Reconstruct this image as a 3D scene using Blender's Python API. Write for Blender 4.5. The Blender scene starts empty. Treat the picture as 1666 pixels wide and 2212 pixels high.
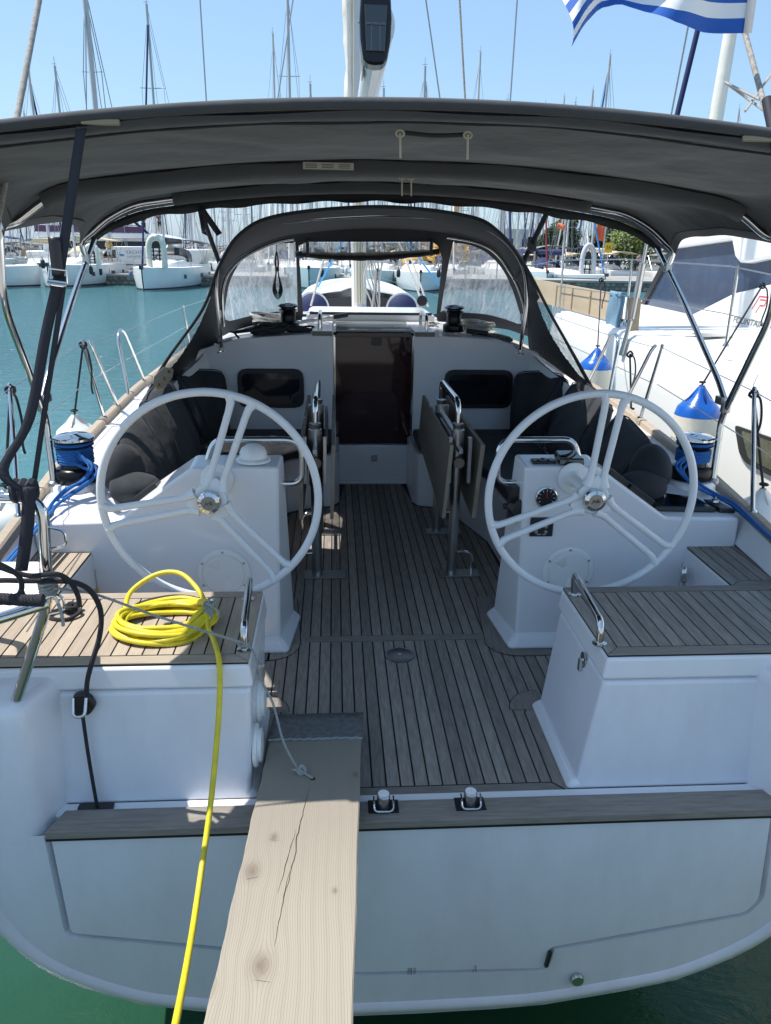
import bpy, bmesh, math, random
from mathutils import Vector, Matrix
from mathutils.geometry import tessellate_polygon
R = math.radians
random.seed(7)
S = bpy.context.scene
COL = S.collection

# ------------------------------------------------------------------ camera
FPX, CXP, CYP = 1664.0, 833.0, 1106.0          # measured on a 1666 x 2212 view of the photograph
PITCH, YAW, ROLL = R(18.94), R(3.87), R(0.9)
CAM = Vector((-.28, 0, 1.85))
fw = Vector((math.sin(YAW)*math.cos(PITCH), math.cos(YAW)*math.cos(PITCH), -math.sin(PITCH)))
rt = Vector((math.cos(YAW), -math.sin(YAW), 0)); up = rt.cross(fw)
rt, up = rt*math.cos(ROLL)+up*math.sin(ROLL), up*math.cos(ROLL)-rt*math.sin(ROLL)
cam = bpy.data.cameras.new('camera'); co = bpy.data.objects.new('camera', cam); COL.objects.link(co)
cam.sensor_fit = 'VERTICAL'; cam.sensor_height = 36; cam.lens = 36*FPX/2212
cam.clip_start = .05; cam.clip_end = 6000
M = Matrix((rt, up, -fw)).transposed().to_4x4(); M.translation = CAM
co.matrix_world = M
S.camera = co

# ------------------------------------------------------------------ light
SUN = Vector((-.50, .08, 1)).normalized()
w = bpy.data.worlds.new("World"); S.world = w; w.use_nodes = True
nt = w.node_tree; bg = nt.nodes['Background']
sky = nt.nodes.new('ShaderNodeTexSky'); sky.sky_type = 'NISHITA'; sky.sun_disc = False
sky.sun_elevation = math.asin(SUN.z); sky.sun_rotation = math.atan2(SUN.x, SUN.y)
sky.air_density = 1.0; sky.dust_density = 1.0; sky.ozone_density = 1.6; sky.altitude = 0
hz_ = nt.nodes.new('ShaderNodeMix'); hz_.data_type = 'RGBA'; hz_.inputs[0].default_value = .6; hz_.inputs[7].default_value = (1.30, 2.28, 3.45, 1)   # thin summer haze over the whole sky
nt.links.new(sky.outputs[0], hz_.inputs[6]); nt.links.new(hz_.outputs[2], bg.inputs[0]); bg.inputs[1].default_value = .12
sl = bpy.data.lights.new('sun', 'SUN'); sl.energy = 3.2; sl.angle = R(.53); sl.color = (1, .96, .9)
so = bpy.data.objects.new('sun', sl); COL.objects.link(so)
so.rotation_euler = SUN.to_track_quat('Z', 'Y').to_euler(); so.location = (-6, 2, 12)
S.view_settings.view_transform = 'Standard'; S.view_settings.look = 'None'
S.view_settings.exposure = 1.04; S.view_settings.gamma = 1

# ------------------------------------------------------------------ helpers
def ray(x, y): return fw + rt*((x-CXP)/FPX) - up*((y-CYP)/FPX)
def at(px, py, **k):
    """a pixel of the photograph measured on a plane x=, y= or z= of the place"""
    d = ray(px, py); a, v = list(k.items())[0]; i = 'xyz'.index(a)
    return CAM + d*((v-CAM[i])/d[i])
WL = {}
def thing(name, label, cat, loc=(0, 0, 0), rz=0, group=None, kind=None):
    o = bpy.data.objects.new(name, None); COL.objects.link(o); o.empty_display_size = .2
    o.location = loc; o.rotation_euler = (0, 0, rz)
    o['label'] = label; o['category'] = cat
    if group: o['group'] = group
    if kind: o['kind'] = kind
    WL[o.name] = Vector(loc) if rz == 0 else Vector((0, 0, 0))
    return o
def tag(o, label, cat, group=None, kind=None):
    o['label'] = label; o['category'] = cat
    if group: o['group'] = group
    if kind: o['kind'] = kind
    return o
def mesh(name, vs, fs, mat, parent=None, smooth=True, bevel=0, seg=2, sharp=40, solid=0, offset=0):
    me = bpy.data.meshes.new(name)
    W = WL.get(parent.name, Vector((0, 0, 0))) if parent else None
    vs = [Vector(v) for v in vs]
    if parent is None:
        c = sum(vs, Vector())/len(vs); c.z = min(v.z for v in vs); W = c
    me.from_pydata([v-W for v in vs], [], fs); me.update()
    if smooth:
        me.polygons.foreach_set('use_smooth', [True]*len(me.polygons))
        if not bevel: me.set_sharp_from_angle(angle=R(sharp))
    o = bpy.data.objects.new(name, me); COL.objects.link(o)
    if mat: me.materials.append(mat)
    if parent:
        o.parent = parent; WL[o.name] = W
    else:
        o.location = W; WL[o.name] = W
    if solid:
        m = o.modifiers.new('solid', 'SOLIDIFY'); m.thickness = solid; m.offset = offset
    if bevel:
        m = o.modifiers.new('bevel', 'BEVEL'); m.width = bevel; m.segments = seg; m.limit_method = 'ANGLE'
        m.angle_limit = R(30); m.harden_normals = True
        me.polygons.foreach_set('use_smooth', [True]*len(me.polygons))
    return o
class MB:
    def __init__(s): s.v = []; s.f = []
    def add(s, vs, fs):
        n = len(s.v); s.v += [Vector(v) for v in vs]; s.f += [tuple(i+n for i in f) for f in fs]; return s
    def box(s, x0, x1, y0, y1, z0, z1, M=None):
        vs = [Vector(p) for p in ((x0, y0, z0), (x1, y0, z0), (x1, y1, z0), (x0, y1, z0), (x0, y0, z1), (x1, y0, z1), (x1, y1, z1), (x0, y1, z1))]
        if M: vs = [M@v for v in vs]
        return s.add(vs, [(0, 3, 2, 1), (4, 5, 6, 7), (0, 1, 5, 4), (1, 2, 6, 5), (2, 3, 7, 6), (3, 0, 4, 7)])
    def hexa(s, b, t):
        return s.add(list(b)+list(t), [(0, 3, 2, 1), (4, 5, 6, 7), (0, 1, 5, 4), (1, 2, 6, 5), (2, 3, 7, 6), (3, 0, 4, 7)])
    def prism(s, poly, axis, a0, a1):
        """poly of 2D points extruded along an axis. axis y: (x,z); axis x: (y,z); axis z: (x,y)"""
        def P(p, a): return {'y': (p[0], a, p[1]), 'x': (a, p[0], p[1]), 'z': (p[0], p[1], a)}[axis]
        ar = sum(poly[i-1][0]*poly[i][1]-poly[i][0]*poly[i-1][1] for i in range(len(poly)))
        if (ar > 0) == (axis == 'y'): poly = poly[::-1]
        n = len(poly); vs = [P(p, a0) for p in poly]+[P(p, a1) for p in poly]
        fs = [tuple(range(n))[::-1], tuple(range(n, 2*n))]+[(i, (i+1) % n, n+(i+1) % n, n+i) for i in range(n)]
        return s.add(vs, fs)
    def tube(s, pts, r, seg=8, closed=False, cap=True):
        pts = [Vector(p) for p in pts]; n = len(pts)
        rr = r if isinstance(r, (list, tuple)) else [r]*n
        T = []
        for i in range(n):
            a = pts[(i-1) % n] if (closed or i) else pts[0]; b = pts[(i+1) % n] if (closed or i < n-1) else pts[-1]
            d = b-a; T.append(d.normalized() if d.length > 1e-9 else Vector((0, 0, 1)))
        u = T[0].orthogonal().normalized(); vs = []; fs = []
        for i in range(n):
            u = (u - T[i]*u.dot(T[i])); u = u.normalized() if u.length > 1e-6 else T[i].orthogonal().normalized()
            v = T[i].cross(u)
            for k in range(seg):
                a = 2*math.pi*k/seg; vs.append(pts[i]+(u*math.cos(a)+v*math.sin(a))*rr[i])
        m = n if closed else n-1
        for i in range(m):
            for k in range(seg):
                a = i*seg+k; b = i*seg+(k+1) % seg; c = ((i+1) % n)*seg+(k+1) % seg; d = ((i+1) % n)*seg+k
                fs.append((a, b, c, d))
        if cap and not closed: fs += [tuple(range(seg))[::-1], tuple((n-1)*seg+k for k in range(seg))]
        return s.add(vs, fs)
    def lathe(s, prof, c=(0, 0, 0), axis=(0, 0, 1), seg=24, cap=True):
        ax = Vector(axis).normalized(); u = ax.orthogonal().normalized(); v = ax.cross(u); c = Vector(c)
        vs = []; fs = []; n = len(prof)
        for r, h in prof:
            for k in range(seg):
                a = 2*math.pi*k/seg; vs.append(c+ax*h+(u*math.cos(a)+v*math.sin(a))*max(r, 1e-4))
        for i in range(n-1):
            for k in range(seg):
                fs.append((i*seg+k, i*seg+(k+1) % seg, (i+1)*seg+(k+1) % seg, (i+1)*seg+k))
        if cap: fs += [tuple(range(seg))[::-1], tuple((n-1)*seg+k for k in range(seg))]
        return s.add(vs, fs)
    def grid(s, rows, closed=False):
        n = len(rows[0]); vs = [p for r in rows for p in r]; fs = []
        for i in range(len(rows)-1):
            for j in range(n-(0 if closed else 1)):
                fs.append((i*n+j, i*n+(j+1) % n, (i+1)*n+(j+1) % n, (i+1)*n+j))
        return s.add(vs, fs)
    def xf(s, M): s.v = [M@v for v in s.v]; return s
    def build(s, name, mat, parent=None, **k): return mesh(name, s.v, s.f, mat, parent, **k)
def spl(pts, n=6, closed=False):
    P = [Vector(p) for p in pts]; m = len(P); out = []
    def g(i): return P[i % m] if closed else P[max(0, min(m-1, i))]
    for i in range(m if closed else m-1):
        a, b, c, d = g(i-1), g(i), g(i+1), g(i+2)
        for k in range(n):
            t = k/n
            out.append(.5*((2*b)+(c-a)*t+(2*a-5*b+4*c-d)*t*t+(3*b-a-3*c+d)*t**3))
    if not closed: out.append(P[-1].copy())
    return out
def rnd(pts, rad, n=5):
    """polyline with rounded corners"""
    P = [Vector(p) for p in pts]; out = [P[0]]
    for i in range(1, len(P)-1):
        a = (P[i-1]-P[i]); b = (P[i+1]-P[i]); r = min(rad, a.length*.49, b.length*.49)
        p0 = P[i]+a.normalized()*r; p1 = P[i]+b.normalized()*r
        for k in range(n+1):
            t = k/n; out.append(p0*(1-t)**2+P[i]*2*t*(1-t)+p1*t*t)
    out.append(P[-1]); return out
def box(name, x0, x1, y0, y1, z0, z1, mat, parent=None, **k): return MB().box(min(x0, x1), max(x0, x1), y0, y1, z0, z1).build(name, mat, parent, **k)
def tube(name, pts, r, mat, parent=None, seg=8, closed=False, **k): return MB().tube(pts, r, seg, closed).build(name, mat, parent, sharp=60, **k)
def lathe(name, prof, c, axis, mat, parent=None, seg=24, **k): return MB().lathe(prof, c, axis, seg).build(name, mat, parent, **k)
def prism(name, poly, axis, a0, a1, mat, parent=None, **k): return MB().prism(poly, axis, a0, a1).build(name, mat, parent, **k)
def text(name, body, size, M, mat, parent=None, ext=.0006, width=None, shear=0):
    cu = bpy.data.curves.new('t', 'FONT'); cu.body = body; cu.size = size; cu.extrude = ext; cu.shear = shear; cu.align_x = 'CENTER'; cu.align_y = 'CENTER'
    cu.resolution_u = 3
    t = bpy.data.objects.new('t', cu); COL.objects.link(t)
    dg = bpy.context.evaluated_depsgraph_get(); me = bpy.data.meshes.new_from_object(t.evaluated_get(dg))
    vs = [v.co.copy() for v in me.vertices]; fs = [tuple(p.vertices) for p in me.polygons]
    bpy.data.objects.remove(t); bpy.data.curves.remove(cu); bpy.data.meshes.remove(me)
    if width:
        x0 = min(v.x for v in vs); x1 = max(v.x for v in vs); k = width/(x1-x0); vs = [Vector((v.x*k, v.y, v.z)) for v in vs]
    return mesh(name, [M@v for v in vs], fs, mat, parent, smooth=False)
def frame(o, x, y):
    """matrix whose x and y axes are the given directions"""
    x = Vector(x).normalized(); y = Vector(y); y = (y-x*y.dot(x)).normalized(); z = x.cross(y)
    m = Matrix((x, y, z)).transposed().to_4x4(); m.translation = Vector(o); return m
def copy_tree(o, parent=None):
    c = o.copy(); COL.objects.link(c); c.parent = parent
    for ch in KIDS.get(o.name, []): copy_tree(ch, c)
    return c
KIDS = {}
def index_kids():
    KIDS.clear()
    for o in bpy.data.objects:
        if o.parent: KIDS.setdefault(o.parent.name, []).append(o)

# ------------------------------------------------------------------ materials
def mat(name, col, rough=.5, metal=0, spec=.5, noise=None, bump=None, var=0, coat=0, trans=0, alpha=1, sss=0, stretch=(1, 1, 1), detail=4, sheen=0):
    m = bpy.data.materials.new(name); m.use_nodes = True; t = m.node_tree; b = t.nodes['Principled BSDF']
    b.inputs['Base Color'].default_value = (*col, 1); b.inputs['Roughness'].default_value = rough; b.inputs['Metallic'].default_value = metal
    b.inputs['Specular IOR Level'].default_value = spec; b.inputs['Coat Weight'].default_value = coat
    b.inputs['Transmission Weight'].default_value = trans; b.inputs['Alpha'].default_value = alpha
    if sheen: b.inputs['Sheen Weight'].default_value = sheen
    tc = t.nodes.new('ShaderNodeTexCoord'); mp = t.nodes.new('ShaderNodeMapping'); mp.inputs['Scale'].default_value = stretch
    t.links.new(tc.outputs['Object'], mp.inputs[0]); last = None
    if noise:      # (scale, other colour, amount)
        n = t.nodes.new('ShaderNodeTexNoise'); n.inputs['Scale'].default_value = noise[0]; n.inputs['Detail'].default_value = detail; n.inputs['Roughness'].default_value = .65
        t.links.new(mp.outputs[0], n.inputs[0])
        rmp = t.nodes.new('ShaderNodeMapRange'); rmp.inputs[1].default_value = .38; rmp.inputs[2].default_value = .68; rmp.inputs[3].default_value = 0; rmp.inputs[4].default_value = noise[2]
        t.links.new(n.outputs[0], rmp.inputs[0])
        mx = t.nodes.new('ShaderNodeMix'); mx.data_type = 'RGBA'; mx.inputs[6].default_value = (*col, 1); mx.inputs[7].default_value = (*noise[1], 1)
        t.links.new(rmp.outputs[0], mx.inputs[0]); last = mx.outputs[2]
    if var:
        oi = t.nodes.new('ShaderNodeObjectInfo'); r2 = t.nodes.new('ShaderNodeMapRange'); r2.inputs[3].default_value = 1-var; r2.inputs[4].default_value = 1+var
        t.links.new(oi.outputs['Random'], r2.inputs[0]); vm = t.nodes.new('ShaderNodeVectorMath'); vm.operation = 'SCALE'
        if last: t.links.new(last, vm.inputs[0])
        else: vm.inputs[0].default_value = col
        t.links.new(r2.outputs[0], vm.inputs[3]); last = vm.outputs[0]
    if last: t.links.new(last, b.inputs['Base Color'])
    if bump:       # (scale, strength, distance)
        n2 = t.nodes.new('ShaderNodeTexNoise'); n2.inputs['Scale'].default_value = bump[0]; n2.inputs['Detail'].default_value = 3
        t.links.new(mp.outputs[0], n2.inputs[0]); bp = t.nodes.new('ShaderNodeBump'); bp.inputs['Strength'].default_value = bump[1]; bp.inputs['Distance'].default_value = bump[2]
        t.links.new(n2.outputs[0], bp.inputs['Height']); t.links.new(bp.outputs[0], b.inputs['Normal'])
    return m
def addwave(m, scale, dist, strength, direction='DIAGONAL', kind='BANDS'):
    t = m.node_tree; b = t.nodes['Principled BSDF']; tc = t.nodes.new('ShaderNodeTexCoord')
    wv = t.nodes.new('ShaderNodeTexWave'); wv.wave_type = kind; wv.bands_direction = direction; wv.inputs['Scale'].default_value = scale; wv.inputs['Distortion'].default_value = 2; wv.inputs['Detail'].default_value = 1
    t.links.new(tc.outputs['Object'], wv.inputs[0]); bp = t.nodes.new('ShaderNodeBump'); bp.inputs['Strength'].default_value = strength; bp.inputs['Distance'].default_value = dist
    t.links.new(wv.outputs['Fac'], bp.inputs['Height'])
    if b.inputs['Normal'].links: t.links.new(b.inputs['Normal'].links[0].from_socket, bp.inputs['Normal'])
    t.links.new(bp.outputs[0], b.inputs['Normal']); return m
GEL = mat('gelcoat', (.79, .79, .82), .22, noise=(3.5, (.72, .72, .71), .35), bump=(60, .03, .001), coat=.3)
GEL2 = mat('gelcoat_worn', (.78, .785, .83), .26, noise=(2.6, (.64, .64, .66), .5), bump=(45, .05, .001), detail=10, stretch=(2.2, 1, .8), coat=.3)
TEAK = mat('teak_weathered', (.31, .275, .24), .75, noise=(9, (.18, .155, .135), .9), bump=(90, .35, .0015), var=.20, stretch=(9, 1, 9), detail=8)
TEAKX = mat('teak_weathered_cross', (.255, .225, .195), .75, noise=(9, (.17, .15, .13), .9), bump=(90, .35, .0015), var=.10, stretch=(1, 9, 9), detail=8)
TEAKB = mat('teak_pale', (.40, .33, .255), .7, noise=(9, (.30, .24, .18), .8), bump=(90, .3, .0012), var=.09, stretch=(9, 1, 9), detail=8)
TEAKBX = mat('teak_pale_cross', (.39, .325, .25), .7, noise=(9, (.29, .235, .175), .8), bump=(90, .3, .0012), var=.07, stretch=(1, 9, 9), detail=8)
CAULK = mat('black_caulk', (.012, .012, .014), .6)
STEEL = mat('polished_steel', (.62, .62, .62), .10, metal=1, bump=(14, .04, .002))
STEELB = mat('brushed_steel', (.45, .45, .45), .32, metal=1, bump=(120, .15, .0005), stretch=(1, 1, .1))
BLK = mat('black_plastic', (.018, .018, .02), .35)
BLKG = mat('black_gloss', (.006, .007, .01), .04, coat=1)
ANOD = mat('black_anodised', (.02, .02, .023), .28, metal=.6)
CANV = mat('grey_canvas', (.034, .037, .040), .85, noise=(2.4, (.048, .050, .052), .6), bump=(260, .35, .001), sheen=.15)
CANVD = mat('dark_canvas', (.020, .022, .024), .85, noise=(3, (.032, .034, .036), .6), bump=(260, .35, .001))
CUSH = mat('charcoal_fabric', (.021, .024, .029), .9, noise=(6, (.046, .049, .054), .6), bump=(7, .5, .02), sheen=.05, detail=7)
STRAP = mat('navy_webbing', (.012, .014, .024), .7, bump=(400, .6, .001))
WHITE = mat('white_plastic', (.82, .82, .80), .3)
WHEELM = mat('silver_white_paint', (.70, .72, .74), .32, coat=.2)
PLANK = None
NAVY = mat('navy_fabric', (.012, .02, .075), .7, noise=(5, (.02, .03, .1), .6))
BLUEROPE = addwave(mat('blue_braid', (.012, .12, .42), .7, noise=(120, (.03, .2, .55), .8)), 160, .002, .7)
YELLOW = mat('yellow_hose', (.74, .60, .02), .42, noise=(22, (.52, .42, .03), .7), bump=(55, .25, .002), detail=6)
BLKROPE = addwave(mat('black_braid', (.012, .011, .018), .7, noise=(200, (.05, .05, .06), .7)), 170, .0015, .8)
GRYROPE = addwave(mat('grey_braid', (.26, .27, .26), .85, noise=(160, (.45, .46, .45), .8)), 200, .001, .6)
WHTROPE = addwave(mat('white_braid', (.62, .60, .54), .8, noise=(90, (.1, .1, .1), .55)), 150, .0015, .7)
DKROPE = addwave(mat('dark_grey_braid', (.045, .048, .052), .85, noise=(150, (.09, .09, .09), .7)), 170, .0015, .7)
CREAM = mat('cream_vinyl', (.72, .70, .60), .35, noise=(4, (.6, .57, .46), .5))
BLUEV = mat('blue_vinyl', (.01, .10, .42), .25)
ALU = mat('white_mast_paint', (.72, .72, .70), .35, noise=(3, (.6, .6, .58), .5))
SAIL = mat('sail_cloth', (.70, .68, .62), .8, noise=(2, (.62, .6, .52), .6), bump=(6, .3, .03))
GREYP = mat('grey_tube_fabric', (.48, .50, .52), .6)
def cloth(m, k):
    t = m.node_tree; b = t.nodes['Principled BSDF']; tr = t.nodes.new('ShaderNodeBsdfTranslucent'); tr.inputs[0].default_value = (.30, .31, .28, 1); mx = t.nodes.new('ShaderNodeMixShader'); mx.inputs[0].default_value = k
    t.links.new(b.outputs[0], mx.inputs[1]); t.links.new(tr.outputs[0], mx.inputs[2]); t.links.new(mx.outputs[0], t.nodes['Material Output'].inputs[0])
CANV = mat('grey_canvas_sunlit', (.036, .039, .043), .85, noise=(2.4, (.050, .052, .055), .7), bump=(9, .5, .012), sheen=.15, detail=6); cloth(CANV, .035)
def tinted(name, col, rough, alpha, streak=None):
    m = bpy.data.materials.new(name); m.use_nodes = True; t = m.node_tree; b = t.nodes['Principled BSDF']; out = t.nodes['Material Output']
    b.inputs['Base Color'].default_value = (*col, 1); b.inputs['Roughness'].default_value = rough
    tr = t.nodes.new('ShaderNodeBsdfTransparent'); mx = t.nodes.new('ShaderNodeMixShader'); mx.inputs[0].default_value = alpha
    t.links.new(tr.outputs[0], mx.inputs[1]); t.links.new(b.outputs[0], mx.inputs[2]); t.links.new(mx.outputs[0], out.inputs[0])
    if streak:
        tc = t.nodes.new('ShaderNodeTexCoord'); mp = t.nodes.new('ShaderNodeMapping'); mp.inputs['Scale'].default_value = (16, 4, 1.6)
        n = t.nodes.new('ShaderNodeTexNoise'); n.inputs['Scale'].default_value = 1.6; n.inputs['Detail'].default_value = 7; n.inputs['Roughness'].default_value = .6
        n.inputs['Distortion'].default_value = .8
        t.links.new(tc.outputs['Object'], mp.inputs[0]); t.links.new(mp.outputs[0], n.inputs[0])
        mr = t.nodes.new('ShaderNodeMapRange'); mr.inputs[1].default_value = .36; mr.inputs[2].default_value = .72; mr.inputs[3].default_value = streak[0]; mr.inputs[4].default_value = streak[1]
        t.links.new(n.outputs[0], mr.inputs[0]); t.links.new(mr.outputs[0], mx.inputs[0])
        bp = t.nodes.new('ShaderNodeBump'); bp.inputs['Strength'].default_value = .9; bp.inputs['Distance'].default_value = .02
        t.links.new(n.outputs[0], bp.inputs['Height']); t.links.new(bp.outputs[0], b.inputs['Normal'])
    return m
VINYL = tinted('clear_vinyl', (.72, .76, .80), .12, .5, (.30, .80))
SMOKE = tinted('smoked_acrylic', (.040, .016, .016), .05, .86)
DKGLASS = mat('dark_glass', (.008, .01, .014), .05, coat=.5)
CATGL = mat('blue_tinted_glass', (.035, .055, .105), .12, noise=(5, (.06, .08, .13), .6), spec=.6)
# ------------------------------------------------------------------ water, quay, sky stays the world
def water_mat():
    m = bpy.data.materials.new('harbour_water'); m.use_nodes = True; t = m.node_tree; b = t.nodes['Principled BSDF']
    b.inputs['Roughness'].default_value = .08; b.inputs['IOR'].default_value = 1.33
    tc = t.nodes.new('ShaderNodeTexCoord'); g = t.nodes.new('ShaderNodeNewGeometry')
    sx = t.nodes.new('ShaderNodeSeparateXYZ'); t.links.new(g.outputs['Position'], sx.inputs[0])
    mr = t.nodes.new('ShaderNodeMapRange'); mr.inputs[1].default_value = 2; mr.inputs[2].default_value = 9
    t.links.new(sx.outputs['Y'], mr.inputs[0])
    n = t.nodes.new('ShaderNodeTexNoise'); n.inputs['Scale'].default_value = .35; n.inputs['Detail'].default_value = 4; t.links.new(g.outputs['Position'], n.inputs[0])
    c1 = t.nodes.new('ShaderNodeMix'); c1.data_type = 'RGBA'; c1.inputs[6].default_value = (.010, .048, .016, 1); c1.inputs[7].default_value = (.014, .056, .026, 1)  # near green holds stern shade in its colour, besides shallow algae
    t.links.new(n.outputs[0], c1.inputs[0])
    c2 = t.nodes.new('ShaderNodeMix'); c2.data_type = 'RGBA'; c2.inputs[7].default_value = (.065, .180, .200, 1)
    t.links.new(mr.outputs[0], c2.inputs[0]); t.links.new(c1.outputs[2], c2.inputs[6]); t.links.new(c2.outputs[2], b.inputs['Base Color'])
    mp = t.nodes.new('ShaderNodeMapping'); mp.inputs['Scale'].default_value = (1, 1.7, 1); t.links.new(g.outputs['Position'], mp.inputs[0])
    n1 = t.nodes.new('ShaderNodeTexNoise'); n1.inputs['Scale'].default_value = 2.6; n1.inputs['Detail'].default_value = 6; n1.inputs['Roughness'].default_value = .62; n1.inputs['Distortion'].default_value = .6
    t.links.new(mp.outputs[0], n1.inputs[0])
    bp = t.nodes.new('ShaderNodeBump'); bp.inputs['Distance'].default_value = .22
    ms = t.nodes.new('ShaderNodeMapRange'); ms.inputs[1].default_value = 3; ms.inputs[2].default_value = 22; ms.inputs[3].default_value = .10; ms.inputs[4].default_value = 1.0
    t.links.new(sx.outputs['Y'], ms.inputs[0]); t.links.new(ms.outputs[0], bp.inputs['Strength'])
    t.links.new(n1.outputs[0], bp.inputs['Height']); t.links.new(bp.outputs[0], b.inputs['Normal'])
    return m
WZ = -1.35
o = mesh('water', [(-2500, -800, WZ), (2500, -800, WZ), (2500, 3500, WZ), (-2500, 3500, WZ)], [(0, 1, 2, 3)], water_mat(), smooth=False); o['kind'] = 'structure'
CONC = mat('quay_concrete', (.36, .34, .31), .9, noise=(1.5, (.26, .25, .23), .8), bump=(30, .4, .01), detail=8)
o = box("quay", -30, 30, -12, .55, -3.2, .215, CONC, bevel=.03); o['kind'] = 'structure'

# ------------------------------------------------------------------ the yacht
Y = thing('sailing_yacht', 'white sailing yacht with teak cockpit, twin wheels and grey canopy, moored stern to the camera', 'sailing yacht')
def interp(tab, x):
    if x <= tab[0][0]: return tab[0][1]
    for (a, b), (c, d) in zip(tab, tab[1:]):
        if x <= c: return b+(d-b)*(x-a)/(c-a)
    return tab[-1][1]
BT = [(2.12, 1.62), (3, 1.70), (4, 1.765), (5, 1.80), (6, 1.815), (8, 1.76), (9.5, 1.56), (11, 1.16), (12.2, .70), (13.2, .25), (13.7, .02)]
ST = [(2.12, .56), (3, .61), (4, .69), (6, .78), (8, .84), (11, .96), (13.7, 1.1)]
ZB = [(2.12, -.88), (4, -1.2), (7, -1.7), (10, -1.7), (12.5, -1.45), (13.3, -1.0), (13.7, .2)]
beam = lambda y: interp(BT, y)
sheer = lambda y: interp(ST, y)
TP = [(0, -.88), (.3, -.876), (.5, -.865), (.8, -.815), (1.0, -.77), (1.2, -.675), (1.34, -.57), (1.45, -.41), (1.52, -.2), (1.57, .1), (1.60, .35), (1.62, .56)]
rows = []
ys = [2.12, 2.5, 3, 3.5, 4, 5, 6, 7, 8, 9, 9.8, 10.5, 11, 11.6, 12.2, 12.7, 13.2, 13.5, 13.7]
for y in ys:
    B, s_, zb = beam(y), sheer(y), interp(ZB, y)
    half = [(p[0]/1.62*B, zb+(p[1]+.88)/1.44*(s_-zb)) for p in TP]
    rows.append([Vector((-x, y, z)) for x, z in half[::-1]]+[Vector((x, y, z)) for x, z in half[1:]])
mb = MB().grid(rows); mb.f = [f[::-1] for f in mb.f]
mb.build('hull', GEL, Y, sharp=60)
# boot stripe is below view; transom ring with the folded platform let into it
def ring(outer, inner, y, dy, sh):
    """flat transom ring in the plane y with a sloping inner edge"""
    tri = tessellate_polygon([[Vector((a, b, 0)) for a, b in outer], [Vector((a, b, 0)) for a, b in inner]])
    allp = outer+inner; vs = [Vector((a, y, b)) for a, b in allp]; fs = [t for t in tri]
    out = []
    for f in fs:
        a, b, c = [vs[i] for i in f]
        n = (b-a).cross(c-a); out.append(f if n.y < 0 else f[::-1])
    cx = sum(p[0] for p in inner)/len(inner); cz = sum(p[1] for p in inner)/len(inner)
    k = len(vs); m = len(inner); o = len(outer)
    for a, b in inner:
        d = Vector((cx-a, cz-b)); d = d.normalized()*sh
        vs.append(Vector((a+d.x, y+dy, b+d.y)))
    for i in range(m): out.append((o+i, o+(i+1) % m, k+(i+1) % m, k+i))
    return vs, out
outl = [(-x, z) for x, z in TP[::-1] if z < .5]+[(x, z) for x, z in TP[1:] if z < .5]
outl = [(-1.555, .0)]+[p for p in outl if p[1] < -.01]+[(1.555, .0)]
outer = outl+[(1.26, .48), (1.235, .02), (-1.235, .02), (-1.26, .48)]
pan = [(-1.226, .012), (-1.208, -.415), (-.70, -.505), (-.225, -.655), (.478, -.675), (.492, -.575), (1.215, -.445), (1.255, -.385), (1.232, .0)]
def rc(poly, r):
    out = []
    n = len(poly)
    for i in range(n):
        p = Vector(poly[i]); a = Vector(poly[i-1])-p; b = Vector(poly[(i+1) % n])-p; rr = min(r, a.length*.4, b.length*.4)
        p0 = p+a.normalized()*rr; p1 = p+b.normalized()*rr
        for k in range(4):
            t = k/3; q = p0*(1-t)**2+p*2*t*(1-t)+p1*t*t; out.append((q.x, q.y))
    return out
def grow(poly, d):
    """offset outwards (d>0) by edge normals"""
    n = len(poly); ar = sum(poly[i-1][0]*poly[i][1]-poly[i][0]*poly[i-1][1] for i in range(n)); s = 1 if ar > 0 else -1
    out = []
    for i in range(n):
        p = Vector(poly[i]); e1 = (p-Vector(poly[i-1])).normalized(); e2 = (Vector(poly[(i+1) % n])-p).normalized()
        n1 = Vector((e1.y, -e1.x))*s; n2 = Vector((e2.y, -e2.x))*s; b = (n1+n2); b = b/ max(.3, b.dot(n1)) if b.length > 1e-4 else n1
        q = p+b*d; out.append((q.x, q.y))
    return out
panr = rc(pan, .022)
big = grow(panr, .024)
hole = [p for p in big if p[1] < .02]
i0 = max(range(len(big)), key=lambda i: big[i][1])
vs, fs = ring(outl, [(x, min(z, -.006)) for x, z in big], 2.12, .036, .012)
mesh('transom', vs, fs, GEL2, Y, smooth=False)
prism('transom_backing', [(x*.97, z+.03) for x, z in outl if z < 0], 'y', 2.157, 2.165, GEL2, Y)
o = prism('swim_platform', [(x, min(z, .006)) for x, z in panr], 'y', 2.112, 2.15, GEL2, Y, bevel=.008); 
# rolled lip along the bottom edge
lip = [Vector((x, 2.128, z+.01)) for x, z in TP]; lip = [Vector((-p.x, p.y, p.z)) for p in lip[::-1]]+lip[1:]
lip = [p for p in lip if p.z < .45]
rows = []
for off, dy in ((.0, .0), (.012, -.022), (.045, -.022), (.06, -.002)):
    rr = []
    for i, p in enumerate(lip):
        a = lip[max(0, i-1)]; b = lip[min(len(lip)-1, i+1)]; t = (b-a).normalized(); n = Vector((-t.z, 0, t.x)); 
        rr.append(p+n*off+Vector((0, dy, 0)))
    rows.append(rr)
mb = MB().grid([spl(r, 4) for r in rows]); mb.build('transom_lip', GEL2, Y, sharp=80)
lathe('drain_fitting', [(.006, -.012), (.022, -.012), (.026, -.004), (.026, .003)], (.609, 2.11, -.731), (0, 1, 0), STEELB, Y)
STN_ = tinted('rubbed_stain', (.07, .075, .07), .8, .4, (-1.6, .55))
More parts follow.
